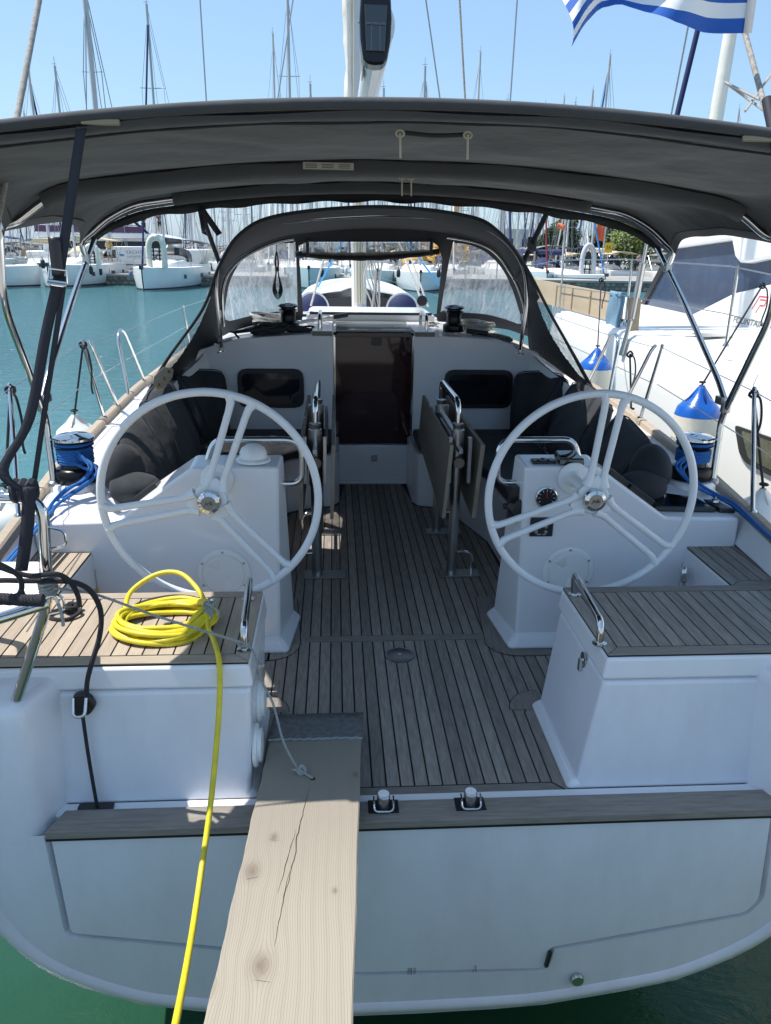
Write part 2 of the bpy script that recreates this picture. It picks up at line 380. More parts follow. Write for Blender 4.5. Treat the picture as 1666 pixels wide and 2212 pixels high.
for xa, xb, za, zb in ((-.10, .30, -.672, -.640),): box('rub_mark', xa, xb, 2.1105, 2.1115, za, zb, STN_, Y, smooth=False)
prism('hinge_slot', [(.478, -.655), (.490, -.655), (.500, -.585), (.488, -.585)], 'y', 2.100, 2.112, BLK, Y)
# stern corner columns either side
for s in (-1, 1):
    pl_ = [(s*1.62, 2.34), (s*1.62, 2.1193), (s*1.45, 2.1193), (s*1.30, 2.1193)]+[(s*(1.30-.05*math.sin(R(a))), 2.1693-.05*math.cos(R(a))) for a in (25, 50, 75)]+[(s*1.235, 2.21), (s*1.215, 2.27), (s*1.19, 2.34)]
    cx, cy = s*1.42, 2.26; rows = []
    for z, k in ((-.03, 0), (.2, 0), (.42, 0), (.455, .004), (.475, .014), (.485, .032), (.487, .06)):
        rr = []
        for x_, y_ in pl_:
            d = Vector((cx-x_, cy-y_)); d = d.normalized()*k if k else Vector((0, 0)); bx = interp([(0, 1.555), (.35, 1.60), (.5, 1.612)], z); xx = x_ if abs(x_) < 1.6 else s*bx; rr.append(Vector((xx+d.x, y_+d.y, z)))
        rows.append(rr)
    mb = MB().grid(rows); n_ = len(pl_); mb.f.append(tuple((len(rows)-1)*n_+i for i in range(n_)))
    if s > 0: mb.f = [f[::-1] for f in mb.f]
    mb.build('stern_quarter', GEL2, Y, sharp=70)
# teak cap on the platform's top edge
capb = [(-1.235, 2.095), (1.245, 2.095), (1.30, 2.20), (-1.20, 2.20)]
cap = prism('platform_cap', capb, 'z', .004, .034, TEAKX, Y, bevel=.004)
prism('cap_seal', [(-1.238, 2.105), (1.248, 2.105), (1.24, 2.20), (-1.20, 2.20)], 'z', -.012, .002, CAULK, Y)
box('cockpit_threshold', -1.24, 1.26, 2.20, 2.262, -.1, .012, GEL, Y, bevel=.008)
for x in (-.125, .175):
    p = MB().box(x-.052, x+.052, 2.135, 2.20, .026, .0365); p.build('hinge_recess', BLK, Y)
    h = MB().lathe([(.021, 0), (.023, .01), (.023, .045), (.021, .050), (.017, .053), (0, .054)], (x, 2.165, .036), (0, 0, 1), 20); h.build('hinge_post', STEELB, Y)
    lathe('hinge_button', [(.019, 0), (.019, .003), (.004, .0035), (.004, .002), (0, .002)], (x, 2.165, .0895), (0, 0, 1), WHITE, Y)
    q = MB(); q.box(x-.036, x-.031, 2.145, 2.170, .036, .078); q.box(x+.031, x+.036, 2.145, 2.170, .036, .078)
    q.tube(rnd([(x-.033, 2.155, .07), (x-.033, 2.130, .045), (x+.033, 2.130, .045), (x+.033, 2.155, .07)], .035), .0035, 8)
    q.build('hinge_bracket', STEEL, Y)

# ---- cockpit floor: a black bed with single planks on it
FL = prism('cockpit_floor', [(-1.42, 2.25), (1.42, 2.25), (1.42, 3.6), (.95, 3.6), (.95, 5.6), (.32, 5.6), (.32, 6.12), (-.32, 6.12), (-.32, 5.6), (-.95, 5.6), (-.95, 3.6), (-1.42, 3.6)], 'z', -.06, -.004, CAULK, Y)
outline = [(-.575, 2.30), (.555, 2.30), (.555, 2.835), (1.395, 2.835), (1.395, 3.32), (.52, 3.32), (.545, 3.72), (.66, 3.9), (.735, 4.25), (.72, 4.75), (.62, 5.12), (.53, 5.44), (.33, 5.50), (.285, 5.60), (.285, 6.09),
           (-.245, 6.09), (-.245, 5.6), (-.29, 5.5), (-.52, 5.44), (-.63, 5.35), (-.70, 4.75), (-.70, 4.25), (-.62, 3.9), (-.545, 3.72), (-.53, 3.32), (-1.38, 3.32), (-1.38, 2.87), (-.575, 2.87)]
def scan(x):
    ys = []
    for i in range(len(outline)):
        (a, b), (c, d) = outline[i-1], outline[i]
        if (a-x)*(c-x) < 0: ys.append(b+(d-b)*(x-a)/(c-a))
    ys.sort(); return [(ys[i], ys[i+1]) for i in range(0, len(ys)-1, 2)]
pit = .0516; x = .025-27.5*pit
while x < 1.4:
    a, b = scan(x+.003), scan(x+pit-.003)
    if len(a) != len(b): a = b = (a if len(a) < len(b) else b)
    for (l0, h0), (l1, h1) in zip(a, b):
        segs = [(l0, h0, l1, h1)]
        if x > -.46 and x < .46 and l0 < 3.40 < h0: segs = [(l0, 3.405, l1, 3.405), (3.468, h0, 3.468, h1)]
        for s0, e0, s1, e1 in segs:
            if e0-s0 < .03 or e1-s1 < .03: continue
            g = .0034
            MB().prism([(x+g, s0), (x+pit-g, s1), (x+pit-g, e1), (x+g, e0)], 'z', -.012, random.uniform(-.0006, .0006)).build('plank', TEAK, FL, smooth=False)
    x += pit
prism('plank', [(-.437, 3.41), (.487, 3.41), (.487, 3.463), (-.437, 3.463)], 'z', -.01, .0012, TEAKX, FL, smooth=False)
# end board with mitred corner
prism('plank', [(-.575, 2.258), (.548, 2.258), (.50, 2.308), (-.575, 2.308)], 'z', -.01, .0018, TEAKX, FL, smooth=False)
prism('caulk_line', [(-.575, 2.308), (.50, 2.308), (.551, 2.256), (.556, 2.262), (.503, 2.314), (-.575, 2.314)], 'z', -.01, .0012, CAULK, FL, smooth=False)
prism('plank', [(.556, 2.262), (.508, 2.314), (.512, 2.76), (.556, 2.80)], 'z', -.01, .0018, TEAK, FL, smooth=False)
prism('caulk_line', [(.503, 2.314), (.508, 2.314), (.512, 2.76), (.507, 2.765)], 'z', -.01, .0014, CAULK, FL, smooth=False)
def arcband(cx, cy, r0, r1, a0, a1, z, m, nm):
    n = 10; vs = []
    for k in range(n+1):
        a = R(a0+(a1-a0)*k/n); vs += [(cx+r0*math.cos(a), cy+r0*math.sin(a), z), (cx+r1*math.cos(a), cy+r1*math.sin(a), z)]
    mesh(nm, vs, [(2*k, 2*k+1, 2*k+3, 2*k+2) if a1 > a0 else (2*k+1, 2*k, 2*k+2, 2*k+3) for k in range(n)], m, FL, smooth=False)
for s in (-1, 1):
    # rounded margin boards at the feet of the pedestals and boxes
    arcs = [(s*.60, 2.78, 90, 180), (s*.60, 3.38, 180, 270)] if s > 0 else [(s*.63, 2.80, 0, 90), (s*.61, 3.38, 270, 360)]
    for cx, cy, a0, a1 in arcs:
        arcband(cx, cy, .04, .150, a0, a1, .0022, CAULK, 'caulk_line')
        arcband(cx, cy, .045, .146, a0, a1, .0030, TEAK, 'plank')
    x0 = s*.454; x1 = s*.556
    for z, g, m, nm in ((.0022, 0, CAULK, 'caulk_line'), (.0030, .004, TEAK, 'plank')):
        xa, xb = (x0+s*g, x1)
        vs = [(xa, 3.38, z), (xb, 3.38, z), (xb+s*.02, 3.9, z), (xa+s*.04, 3.9, z)]
        mesh(nm, vs, [(0, 1, 2, 3) if s > 0 else (3, 2, 1, 0)], m, FL, smooth=False)
        vs = [(s*.60, 3.230+g, z), (s*.60, 3.36, z), (s*1.38, 3.36, z), (s*1.38, 3.230+g, z)]
        mesh(nm, vs, [(0, 1, 2, 3) if s < 0 else (3, 2, 1, 0)], m if nm != 'plank' else TEAKX, FL, smooth=False)
lathe('floor_drain', [(.072, -.004), (.072, .0035), (.066, .005), (.062, .0036), (.012, .0038), (.010, .001), (0, .001)], (.02, 3.26, 0), (0, 0, 1), STEELB, Y)

# ---- stern boxes with teak tops
def deck_seat(parent, x0, x1, y0, y1, z, sx0=None, pale_teak=False, inset=.05, fwd_x0=None):
    """teak top: margin boards and single planks running fore and aft; x0 inboard"""
    A, B = (TEAKB, TEAKBX) if pale_teak else (TEAK, TEAKX)  # second teak tone, paler and warmer, used for the left tops
    prism('seat_bed', [(x0, y0), (x1, y0), (x1, y1), (x0, y1)], 'z', z, z+.006, CAULK, parent, smooth=False)
    s = 1 if x1 > x0 else -1; i = inset; t = z+.010; g = .003
    prism('plank', [(x0, y0), (x1, y0), (x1-s*i, y0+i), (x0+s*i, y0+i)], 'z', z+.004, t, B, parent, smooth=False)
    prism('plank', [(x0, y1), (x1, y1), (x1-s*i, y1-i), (x0+s*i, y1-i)], 'z', z+.004, t, B, parent, smooth=False)
    prism('plank', [(x0, y0+g*2), (x0+s*(i-g), y0+i), (x0+s*(i-g), y1-i), (x0, y1-g*2)], 'z', z+.004, t, A, parent, smooth=False)
    prism('plank', [(x1, y0+g*2), (x1-s*(i-g), y0+i), (x1-s*(i-g), y1-i), (x1, y1-g*2)], 'z', z+.004, t, A, parent, smooth=False)
    n = max(1, round((abs(x1-x0)-2*i)/.052)); w_ = (abs(x1-x0)-2*i)/n
    for k in range(n):
        a = x0+s*(i+k*w_+g); b = x0+s*(i+(k+1)*w_-g)
        prism('plank', [(a, y0+i+2*g), (b, y0+i+2*g), (b, y1-i-2*g), (a, y1-i-2*g)], 'z', z+.004, t, A, parent, smooth=False)
for s in (-1, 1):
    xi_b, xi_t = (.575, .655) if s > 0 else (.585, .575)
    B1 = s*1.58
    mb = MB()
    lo = [(s*xi_b, 2.262, .0), (B1, 2.262, .0), (B1, 2.80, .0), (s*xi_b, 2.80, .0)]
    hi = [(s*(xi_t-.004), 2.300, .43), (B1, 2.300, .43), (B1, 2.865, .43), (s*(xi_t-.004), 2.865, .43)]
    if s < 0: lo = [lo[i] for i in (1, 0, 3, 2)]; hi = [hi[i] for i in (1, 0, 3, 2)]
    SB = MB().hexa(lo, hi).build('stern_locker', GEL2, Y, bevel=.02, seg=3)
    lo = [(s*(xi_t-.012), 2.296, .434), (B1, 2.296, .434), (B1, 2.875, .434), (s*(xi_t-.012), 2.875, .434)]
    hi = [(s*(xi_t), 2.305, .515), (B1, 2.305, .515), (B1, 2.88, .515), (s*(xi_t), 2.88, .515)]
    if s < 0: lo = [lo[i] for i in (1, 0, 3, 2)]; hi = [hi[i] for i in (1, 0, 3, 2)]
    LD = MB().hexa(lo, hi).build('locker_lid', GEL, Y, bevel=.012, seg=3)
    # foot flare
    lo = [(s*(xi_b-.035), 2.258, .0), (B1, 2.258, .0), (B1, 2.83, .0), (s*(xi_b-.035), 2.83, .0)]
    hi = [(s*(xi_b), 2.27, .045), (B1, 2.27, .045), (B1, 2.80, .045), (s*(xi_b), 2.80, .045)]
    if s < 0: lo = [lo[i] for i in (1, 0, 3, 2)]; hi = [hi[i] for i in (1, 0, 3, 2)]
    MB().hexa(lo, hi).build('locker_foot', GEL, Y, bevel=.022, seg=4)
    deck_seat(LD, s*(xi_t+.005), s*1.57, 2.315, 2.875, .515, pale_teak=(s < 0))
    # grab handle
    hx = s*(.60 if s < 0 else .655)
    q = MB(); q.tube(rnd([(hx+s*.03, 2.80, .52), (hx+s*.02, 2.80, .625), (hx, 2.40, .605), (hx, 2.395, .52)], .05, 8), .014, 12)
    q.lathe([(.026, 0), (.026, .005), (.015, .007)], (hx+s*.03, 2.80, .524), (0, 0, 1), 16); q.lathe([(.026, 0), (.026, .005), (.015, .007)], (hx, 2.395, .524), (0, 0, 1), 16)
    q.build('grab_handle', STEEL, Y)
    # side latch
    q = MB().lathe([(.03, 0), (.03, .004), (.022, .007), (.008, .006), (.008, .018), (0, .019)], (s*(xi_t-.012 if s > 0 else xi_t), 2.50, .40), (-s, 0, 0), 18)
    q.box(*sorted((s*(xi_t-.03), s*(xi_t-.018))), 2.49, 2.51, .355, .40); q.build('locker_latch', STEEL, Y)
    # helm seats outboard of the wheels
    HS = prism('helm_seat', [(s*1.395, 2.885), (s*1.70, 2.885), (s*1.72, 3.47), (s*1.395, 3.47)], 'z', -.02, .505, GEL, Y, bevel=.012, seg=3)
    deck_seat(HS, s*1.40, s*1.66, 2.892, 3.42, .505, pale_teak=(s < 0))
# white round blower covers on the left locker's side
for yy, zz in ((2.36, .16), (2.52, .24)):
    lathe('shower_box_lid', [(.075, 0), (.078, .006), (.074, .014), (.060, .017), (.058, .028), (.05, .03), (0, .031)], (-.578, yy, zz), (1, 0, 0), WHITE, Y)

# ---- deck and coaming, both sides, as lofts
CT = [(3.42, .64), (3.55, .70), (3.75, .745), (4.2, .77), (4.8, .80), (5.2, .84), (5.6, .90), (6.0, 1.0), (6.16, 1.06)]
XO = [(3.42, 1.64), (3.7, 1.66), (4.0, 1.58), (4.6, 1.54), (5.2, 1.52), (5.7, 1.47), (6.16, 1.33)]
for s in (-1, 1):
    rows = []
    for y in [3.42, 3.48, 3.55, 3.65, 3.75, 3.9, 4.05, 4.2, 4.5, 4.8, 5.1, 5.4, 5.7, 5.9, 6.05, 6.16]:
        B, sh, zt, xo = beam(y), sheer(y), interp(CT, y), interp(XO, y)
        xo = min(xo, B-.07)
        rows.append([Vector((s*a, y, b)) for a, b in ((B, sh), (B-.05, sh+.012), (xo+.03, sh+.02), (xo, (sh+zt)/2+.01), (xo-.02, zt-.006), (xo-.045, zt), (min(xo-.05, 9) if y > 3.9 else 1.32, zt+.003), (xo-.07 if y > 3.9 else 1.29, zt-.03), (xo-.09 if y > 3.9 else 1.22, .43), (xo-.09 if y > 3.9 else 1.21, .30))])
    mb = MB().grid(rows)
    if s < 0: mb.f = [f[::-1] for f in mb.f]
    mb.f = [f[::-1] for f in mb.f]
    n = len(rows[0]); mb.f.append(tuple(range(n)) if s > 0 else tuple(range(n))[::-1])
    mb.build('coaming', GEL, Y, sharp=50)
    # side deck aft of the coaming
    mb = MB().grid([[Vector((s*a, y, b)) for a, b in ((beam(y), sheer(y)), (beam(y)-.05, sheer(y)+.005), (beam(y)-.085, .50+.02*(y-2.2)))] for y in (2.12, 2.4, 2.8, 3.1, 3.45)])
    if s > 0: mb.f = [f[::-1] for f in mb.f]
    mb.build('side_deck', GEL, Y)
    # foredeck
    mb = MB().grid([[Vector((s*a, y, b)) for a, b in ((beam(y), sheer(y)), (beam(y)*.85, sheer(y)+.03), (beam(y)*.5, sheer(y)+.06), (0, sheer(y)+.09))] for y in (6.16, 6.5, 7, 8, 9, 10, 11, 12, 13, 13.6)])
    if s > 0: mb.f = [f[::-1] for f in mb.f]
    mb.build('foredeck', GEL, Y)
    # teak toe rail in lengths
    yy = [2.2, 2.75, 3.4, 4.1, 4.95, 5.35, 5.75, 6.35, 7.3, 8.5, 10]
    for a, b in zip(yy, yy[1:]):
        k = 5; rr = []
        for i in range(k+1):
            y = a+.012+(b-a-.024)*i/k; B = beam(y)+.002; z = sheer(y); h = .045
            rr.append([Vector((s*(B-c), y, z+d)) for c, d in ((-.004, -.01), (-.004, h), (.006, h+.008), (.040, h+.008), (.05, h), (.052, -.01))])
        mb = MB().grid(rr)
        if s > 0: mb.f = [f[::-1] for f in mb.f]
        n = 6; mb.f += [tuple(range(n)) if s < 0 else tuple(range(n))[::-1], tuple(k*n+i for i in range(n))[::-1] if s < 0 else tuple(k*n+i for i in range(n))]
        mb.build('toe_rail', TEAKBX, Y, smooth=False)

# ---- side benches under the cushions
for s in (-1, 1):
    P = [(.56, 3.62), (.66, 3.88), (.74, 4.25), (.725, 4.76), (.625, 5.12), (.535, 5.46), (.335, 5.53), (.30, 5.62), (.30, 6.13), (1.5, 6.13), (1.5, 3.62)]
    if s < 0: P = [(-.56, 3.62), (-.63, 3.88), (-.71, 4.25), (-.71, 4.76), (-.64, 5.37), (-.525, 5.46), (-.30, 5.53), (-.255, 5.62), (-.255, 6.13), (-1.5, 6.13), (-1.5, 3.62)]
    prism('bench', P, 'z', -.01, .40, GEL, Y, bevel=.02, seg=3)

# ---- helm pedestals
for s in (-1, 1):
    d = 0 if s > 0 else .045       # left one stands a little nearer the middle
    prof = [(.60-d, 0), (.582-d, .912), (.92-d*.0, .912), (1.275, .665), (1.64, .655), (1.64, .42), (1.398, .42), (1.398, 0)]
    prof = [(s*a, b) for a, b in prof]
    mb = MB(); n = len(prof)
    fr = [Vector((a, 3.345+(.0), b)) for a, b in prof]
    bk = []
    for i, (a, b) in enumerate(prof):
        yb = 3.60 if b > .85 else 3.66
        if i == 0: a -= s*.055
        if i == 1: a -= s*.012; b += .018
        if i == 2: b += .018
        bk.append(Vector((a, yb if i != 1 and i != 2 else 3.52, b)))
    fs = [tuple(range(n)), tuple(range(n, 2*n))[::-1]]+[(i, n+i, n+(i+1) % n, (i+1) % n) for i in range(n)]
    if s < 0: fs = [f[::-1] for f in fs]
    mb.add(fr+bk, [f for f in fs])
    PD = mb.build('helm_pedestal', GEL, Y, bevel=.016, seg=3)
    lo = [(s*(.545-d), 3.285, 0), (s*1.38, 3.285, 0), (s*1.38, 3.66, 0), (s*(.50-d), 3.70, 0)]
    hi = [(s*(.60-d), 3.335, .07), (s*1.38, 3.335, .07), (s*1.38, 3.64, .07), (s*(.55-d), 3.66, .07)]
    if s < 0: lo = [lo[i] for i in (1, 0, 3, 2)]; hi = [hi[i] for i in (1, 0, 3, 2)]
    MB().hexa(lo, hi).build('pedestal_foot', GEL, Y, bevel=.028, seg=4)
    # inspection hatch
    hx, hz = (.828, .395) if s > 0 else (-.805, .40)
    IH = lathe('inspection_hatch', [(.122, 0), (.124, .003), (.118, .006), (.100, .006), (.099, .003), (.097, .003), (.095, .008), (.0, .010)], (hx, 3.342, hz), (0, -1, 0), WHITE, PD, seg=40)
    for k in range(6):
        a = R(60*k+(90)); lathe('screw', [(.006, 0), (.006, .002), (0, .003)], (hx+.110*math.cos(a), 3.337, hz+.110*math.sin(a)), (0, -1, 0), STEELB, IH, seg=8)
    for a in (125, -75):
        a = R(a); c = Vector((hx+.055*math.cos(a), 3.333, hz+.055*math.sin(a))); dd = Vector((math.cos(a), 0, math.sin(a))); e = Vector((-dd.z, 0, dd.x))
        mesh('finger_grip', [c+dd*.026+e*.034, c+dd*.026-e*.034, c-dd*.022-e*.01, c-dd*.022+e*.01, c+dd*.024+e*.028+Vector((0, -.004, 0)), c+dd*.024-e*.028+Vector((0, -.004, 0)), c-dd*.012+Vector((0, -.004, 0))],
             [(0, 1, 5, 4), (1, 2, 6, 5), (2, 3, 6), (3, 0, 4, 6), (4, 5, 6)], WHITE, IH)
    # steel guard rail round the pedestal head
    gx = [(s*a, b) for a, b in ((.585-d, .80), (.485-d, .80), (.478-d, 1.01), (.835, 1.01), (.862, .93))]
    q = MB(); q.tube(rnd([(gx[0][0]+s*.01, 3.47, gx[0][1]), (gx[1][0], 3.47, gx[1][1]), (gx[2][0], 3.47, gx[2][1]), (gx[3][0], 3.47, gx[3][1]), (s*.868, 3.46, .915)], .085, 8), .0145, 12)
    q.build('guard_rail', STEEL, PD)
    # plate behind the wheel axle
    ax = s*.79
    lathe('axle_plate', [(.074, 0), (.074, .006), (.068, .010), (.04, .012), (.026, .03), (.026, .28)], (ax+s*.02, 3.342, .86), (0, -1, 0), WHITE, PD, seg=36)
    # steering wheel: rim, three double spokes, hub
    WC = Vector((ax, 3.02, .872)); SW = bpy.data.objects.new('steering_wheel', None); COL.objects.link(SW); SW.parent = Y; WL[SW.name] = Vector((0, 0, 0))
    rot = 7.5 if s > 0 else 19.5; RR = .437
    def wp(a, r, o=0, dy=0):
        a = R(90-a); return WC+Vector((r*math.cos(a)-o*math.sin(a), dy, r*math.sin(a)+o*math.cos(a)))
    tube('rim', [wp(360*k/96, RR) for k in range(96)], .0165, WHEELM, SW, seg=12, closed=True)
    for k in range(3):
        a = rot+120*k; q = MB()
        for o_ in (-1, 1):
            n_ = 12
            pts = [wp(a, .052+(RR-.052)*i/n_, o_*(.026+.010*(i/n_)+(.016*(max(0, i-10.5)/1.5)**2)+(.012*(max(0, 1.6-i)/1.6)**2)), -.012*(1-i/n_)) for i in range(n_+1)]
            q.tube(pts, [.0145+.009*(max(0, 1.5-i)/1.5)+.005*(max(0, i-10.5)/1.5) for i in range(n_+1)], 10)
        q.build('spoke', WHEELM, SW)
    q = MB()
    N = 60; prf = []
    for kk in range(N):
        th = 360*kk/N; bmp = max(0, math.cos(R(3*(th-rot))))
        prf.append((th, .070+.030*bmp**2))
    for dy_, k_ in ((.010, .86), (.004, 1.0), (-.018, .98), (-.024, .88)):
        for th, r_ in prf: q.v.append(wp(th, r_*k_, 0, dy_))
    for r_ in range(3):
        for kk in range(N): q.f.append((r_*N+kk, (r_+1)*N+kk, (r_+1)*N+(kk+1) % N, r_*N+(kk+1) % N))
    q.f.append(tuple(3*N+kk for kk in range(N))[::-1]); q.f.append(tuple(range(N)))
    q.build('hub', WHEELM, SW)
    lathe('hub_nut', [(.047, .0), (.049, .006), (.049, .022), (.045, .034), (.030, .040), (.029, .037), (0, .037)], WC+Vector((0, -.022, 0)), (0, -1, 0), STEEL, SW, seg=32)
    text('hub_badge', 'Jefa', .022, frame(WC+Vector((0, -.0605, 0)), (1, 0, 0), (0, 0, 1)), BLK, SW, shear=.3)
# left pedestal: compass dome, right pedestal: screens, gauge, switches, knob
lathe('compass_dome', [(.078, 0), (.078, .010), (.070, .016), (.064, .018), (.062, .038), (.052, .060), (.032, .074), (.012, .080), (0, .081)], (-.655, 3.43, .922), (0, 0, 1), WHITE, Y, seg=36)
o = MB().box(.625, .735, 3.375, 3.435, .915, .932).build('autopilot_keypad', BLK, Y, bevel=.008)
for a, b in ((.655, 3.395), (.70, 3.395), (.68, 3.415)): lathe('key', [(.009, 0), (.009, .004), (0, .005)], (a, b, .932), (0, 0, 1), ANOD, o, seg=10)
o = MB().hexa([(.745, 3.36, .914), (.865, 3.36, .914), (.855, 3.47, .93), (.745, 3.47, .93)], [(.748, 3.365, .945), (.862, 3.365, .945), (.848, 3.465, .962), (.752, 3.465, .962)]).build('instrument_cover', BLKG, Y, bevel=.006)
G = lathe('engine_gauge', [(.052, 0), (.052, .012), (.047, .015), (.046, .008), (0, .008)], (.69, 3.342, .768), (0, -1, 0), STEEL, Y, seg=32)
lathe('gauge_face', [(.045, 0), (0, .001)], (.69, 3.333, .768), (0, -1, 0), BLKG, G, seg=24)
MB().box(.6895, .6915, 3.329, 3.331, .768, .80, Matrix.Translation((0, 0, 0))).build('needle', mat('red_needle', (.6, .03, .01), .5), G)
for k in range(9):
    a = R(210-30*k); c = Vector((.69+.036*math.cos(a), 3.3305, .768+.036*math.sin(a)))
    MB().box(-.001, .001, -.0005, .0005, -.005, .005, Matrix.Translation(c)@Matrix.Rotation(math.pi/2-a, 4, 'Y')).build('gauge_tick', WHITE, G, smooth=False)
G = box('engine_switch_panel', .625, .735, 3.334, 3.345, .575, .67, BLK, Y, bevel=.005)
for a in (.655, .70):
    for b in (.60, .625): lathe('push_button', [(.008, 0), (.008, .004), (0, .005)], (a, 3.334, b), (0, -1, 0), STEELB, G, seg=10)
text('panel_lettering', 'START   STOP', .007, frame((.68, 3.3335, .587), (1, 0, 0), (0, 0, 1)), WHITE, G)
q = MB(); q.box(.535, .575, 3.40, 3.45, .62, .80); q.lathe([(.03, 0), (.034, .01), (.02, .02)], (.553, 3.40, .70), (0, -1, 0), 8); q.lathe([(.05, 0), (.045, .015), (.0, .02)], (.575, 3.38, .70), (.3, -1, 0), 9); q.tube([(.51, 3.42, .70), (.56, 3.42, .70)], .015)
q.build('phone_holder', BLK, Y, bevel=.004)
o = MB().hexa([(1.25, 3.42, .668), (1.56, 3.42, .660), (1.50, 3.60, .675), (1.19, 3.60, .69)], [(1.255, 3.425, .69), (1.555, 3.425, .682), (1.495, 3.595, .705), (1.195, 3.595, .715)]).build('chart_plotter', BLK, Y, bevel=.008)
mesh('screen', [(1.30, 3.438, .6915), (1.535, 3.438, .6855), (1.48, 3.585, .7062), (1.25, 3.585, .7142)], [(0, 1, 2, 3)], BLKG, o)
o = MB().hexa([(1.575, 3.42, .658), (1.655, 3.42, .655), (1.60, 3.56, .67), (1.52, 3.56, .672)], [(1.578, 3.424, .68), (1.65, 3.424, .676), (1.597, 3.555, .692), (1.525, 3.555, .695)]).build('bow_thruster_panel', BLK, Y, bevel=.006)
lathe('joystick', [(.022, 0), (.02, .008), (.012, .012), (.014, .02), (0, .022)], (1.585, 3.50, .69), (0, 0, 1), STEEL, o)
# instrument strip on the sloping shoulders
for s in (-1, 1):
    c0 = Vector((s*1.02, 3.48, .86)); c1 = Vector((s*1.25, 3.46, .70)); d = (c1-c0).normalized(); u = Vector((0, 1, 0)); nn = Vector((s*.57, 0, .82))
    for a, b in ((.0, .11), (.125, .27)) if s > 0 else ((.10, .22),):
        p = [c0+d*a-u*.04+nn*-.02, c0+d*b-u*.04+nn*-.02, c0+d*b+u*.05+nn*-.02, c0+d*a+u*.05+nn*-.02]
        if s < 0: p = [p[1], p[0], p[3], p[2]]
        MB().hexa(p, [v+nn*.035 for v in p]).build('instrument_pod', BLK, Y, bevel=.005)
# throttle lever, sticker and cap in the footwells
o = lathe('throttle_plate', [(.055, 0), (.055, .008), (.045, .012), (0, .013)], (1.394, 3.22, .30), (-1, 0, 0), STEEL, Y)
q = MB(); q.tube([(1.375, 3.22, .30), (1.355, 3.225, .33), (1.355, 3.235, .40)], [.012, .010, .009], 10); q.lathe([(.010, 0), (.020, .01), (.022, .04), (.018, .07), (.008, .08), (0, .081)], (1.355, 3.235, .375), (0, .1, 1), 14)
q.build('throttle_lever', STEEL, Y)
YEL = mat('warning_yellow', (.75, .38, .01), .5)
mesh('sticker', [(-1.393, 3.30, .285), (-1.393, 3.37, .285), (-1.393, 3.37, .335), (-1.393, 3.30, .335)], [(0, 1, 2, 3)], YEL, Y)
lathe('filler_cap', [(.045, 0), (.048, .015), (.052, .03), (.052, .045), (.045, .055), (0, .06)], (-1.16, 3.04, .36), (0, -.2, 1), WHITE, Y)
box('engine_control_box', -1.29, -1.22, 2.98, 3.08, .30, .42, BLK, Y, bevel=.01)
lathe('brass_fitting', [(.02, 0), (.022, .01), (.022, .03), (.012, .035), (.012, .05)], (-1.05, 3.0, .38), (0, 0, 1), STEEL, Y)
# ------------------------------------------------------------------ bulkhead, companionway, coach roof
def rtop(x): return 1.232-.062*abs(x)**1.2-.09*max(0, abs(x)-1.0)**1.3*3
BY = 6.15
for s in (-1, 1):
    xi = .335 if s > 0 else .290
    n = 16; xs = [xi+(1.33-xi)*i/n for i in range(n+1)]
    P = [(s*xi, -.01)]+[(s*x, rtop(x)) for x in xs]+[(s*1.50, .86), (s*1.50, .40), (s*1.45, -.01)]
    prism('bulkhead', P, 'y', BY-.02, BY+.04, GEL, Y, bevel=.01, seg=3)
    # opening window: rubber frame round a dark pane
    x0, x1 = (.589, 1.142) if s > 0 else (-1.048, -.529); z0, z1 = (.631, .940)
    o = prism('cabin_window', rc([(x0, z0), (x1, z0), (x1, z1), (x0, z1)], .075), 'y', BY-.048, BY-.018, BLK, Y, bevel=.010, seg=3)
    prism('pane', rc([(x0+.035, z0+.035), (x1-.035, z0+.035), (x1-.035, z1-.035), (x0+.035, z1-.035)], .05), 'y', BY-.052, BY-.046, DKGLASS, o)
    # recess sides of the companionway
xl, xr = -.290, .335
o = prism('companionway_sill', [(xl-.002, -.01), (xr+.002, -.01), (xr+.002, .325), (xl-.002, .325)], 'y', BY-.04, BY+.05, GEL, Y, bevel=.008)
prism('sill_moulding', [(xl+.03, 0), (xr-.03, 0), (xr-.03, .035), (xl+.03, .035)], 'y', BY-.075, BY-.038, GEL, Y, bevel=.012, seg=3)
DR = prism('companionway_door', [(xl+.012, .335), (xr-.012, .335), (xr-.005, 1.195), (xl+.005, 1.195)], 'y', BY+.0, BY+.02, SMOKE, Y)
prism('lock', [(.005, 1.12), (.085, 1.12), (.085, 1.18), (.005, 1.18)], 'y', BY-.012, BY-.001, BLK, DR)
for a in (xl-.003, xr-.010): prism('door_frame', [(a, .33), (a+.014, .33), (a+.014, 1.2), (a, 1.2)], 'y', BY-.028, BY+.03, STEEL, Y)
prism('door_head', [(xl, 1.19), (xr, 1.19), (xr-.03, 1.218), (xl+.03, 1.218)], 'y', BY-.045, BY+.035, mat('brown_varnish', (.10, .055, .035), .3), Y, bevel=.003)
q = MB(); q.box(.012, .060, BY-.052, BY-.040, .19, .245); q.tube(rnd([(.018, BY-.056, .235), (.018, BY-.07, .20), (.054, BY-.07, .20), (.054, BY-.056, .235)], .015), .005, 8); q.build('sill_latch', STEELB, Y, bevel=.003)
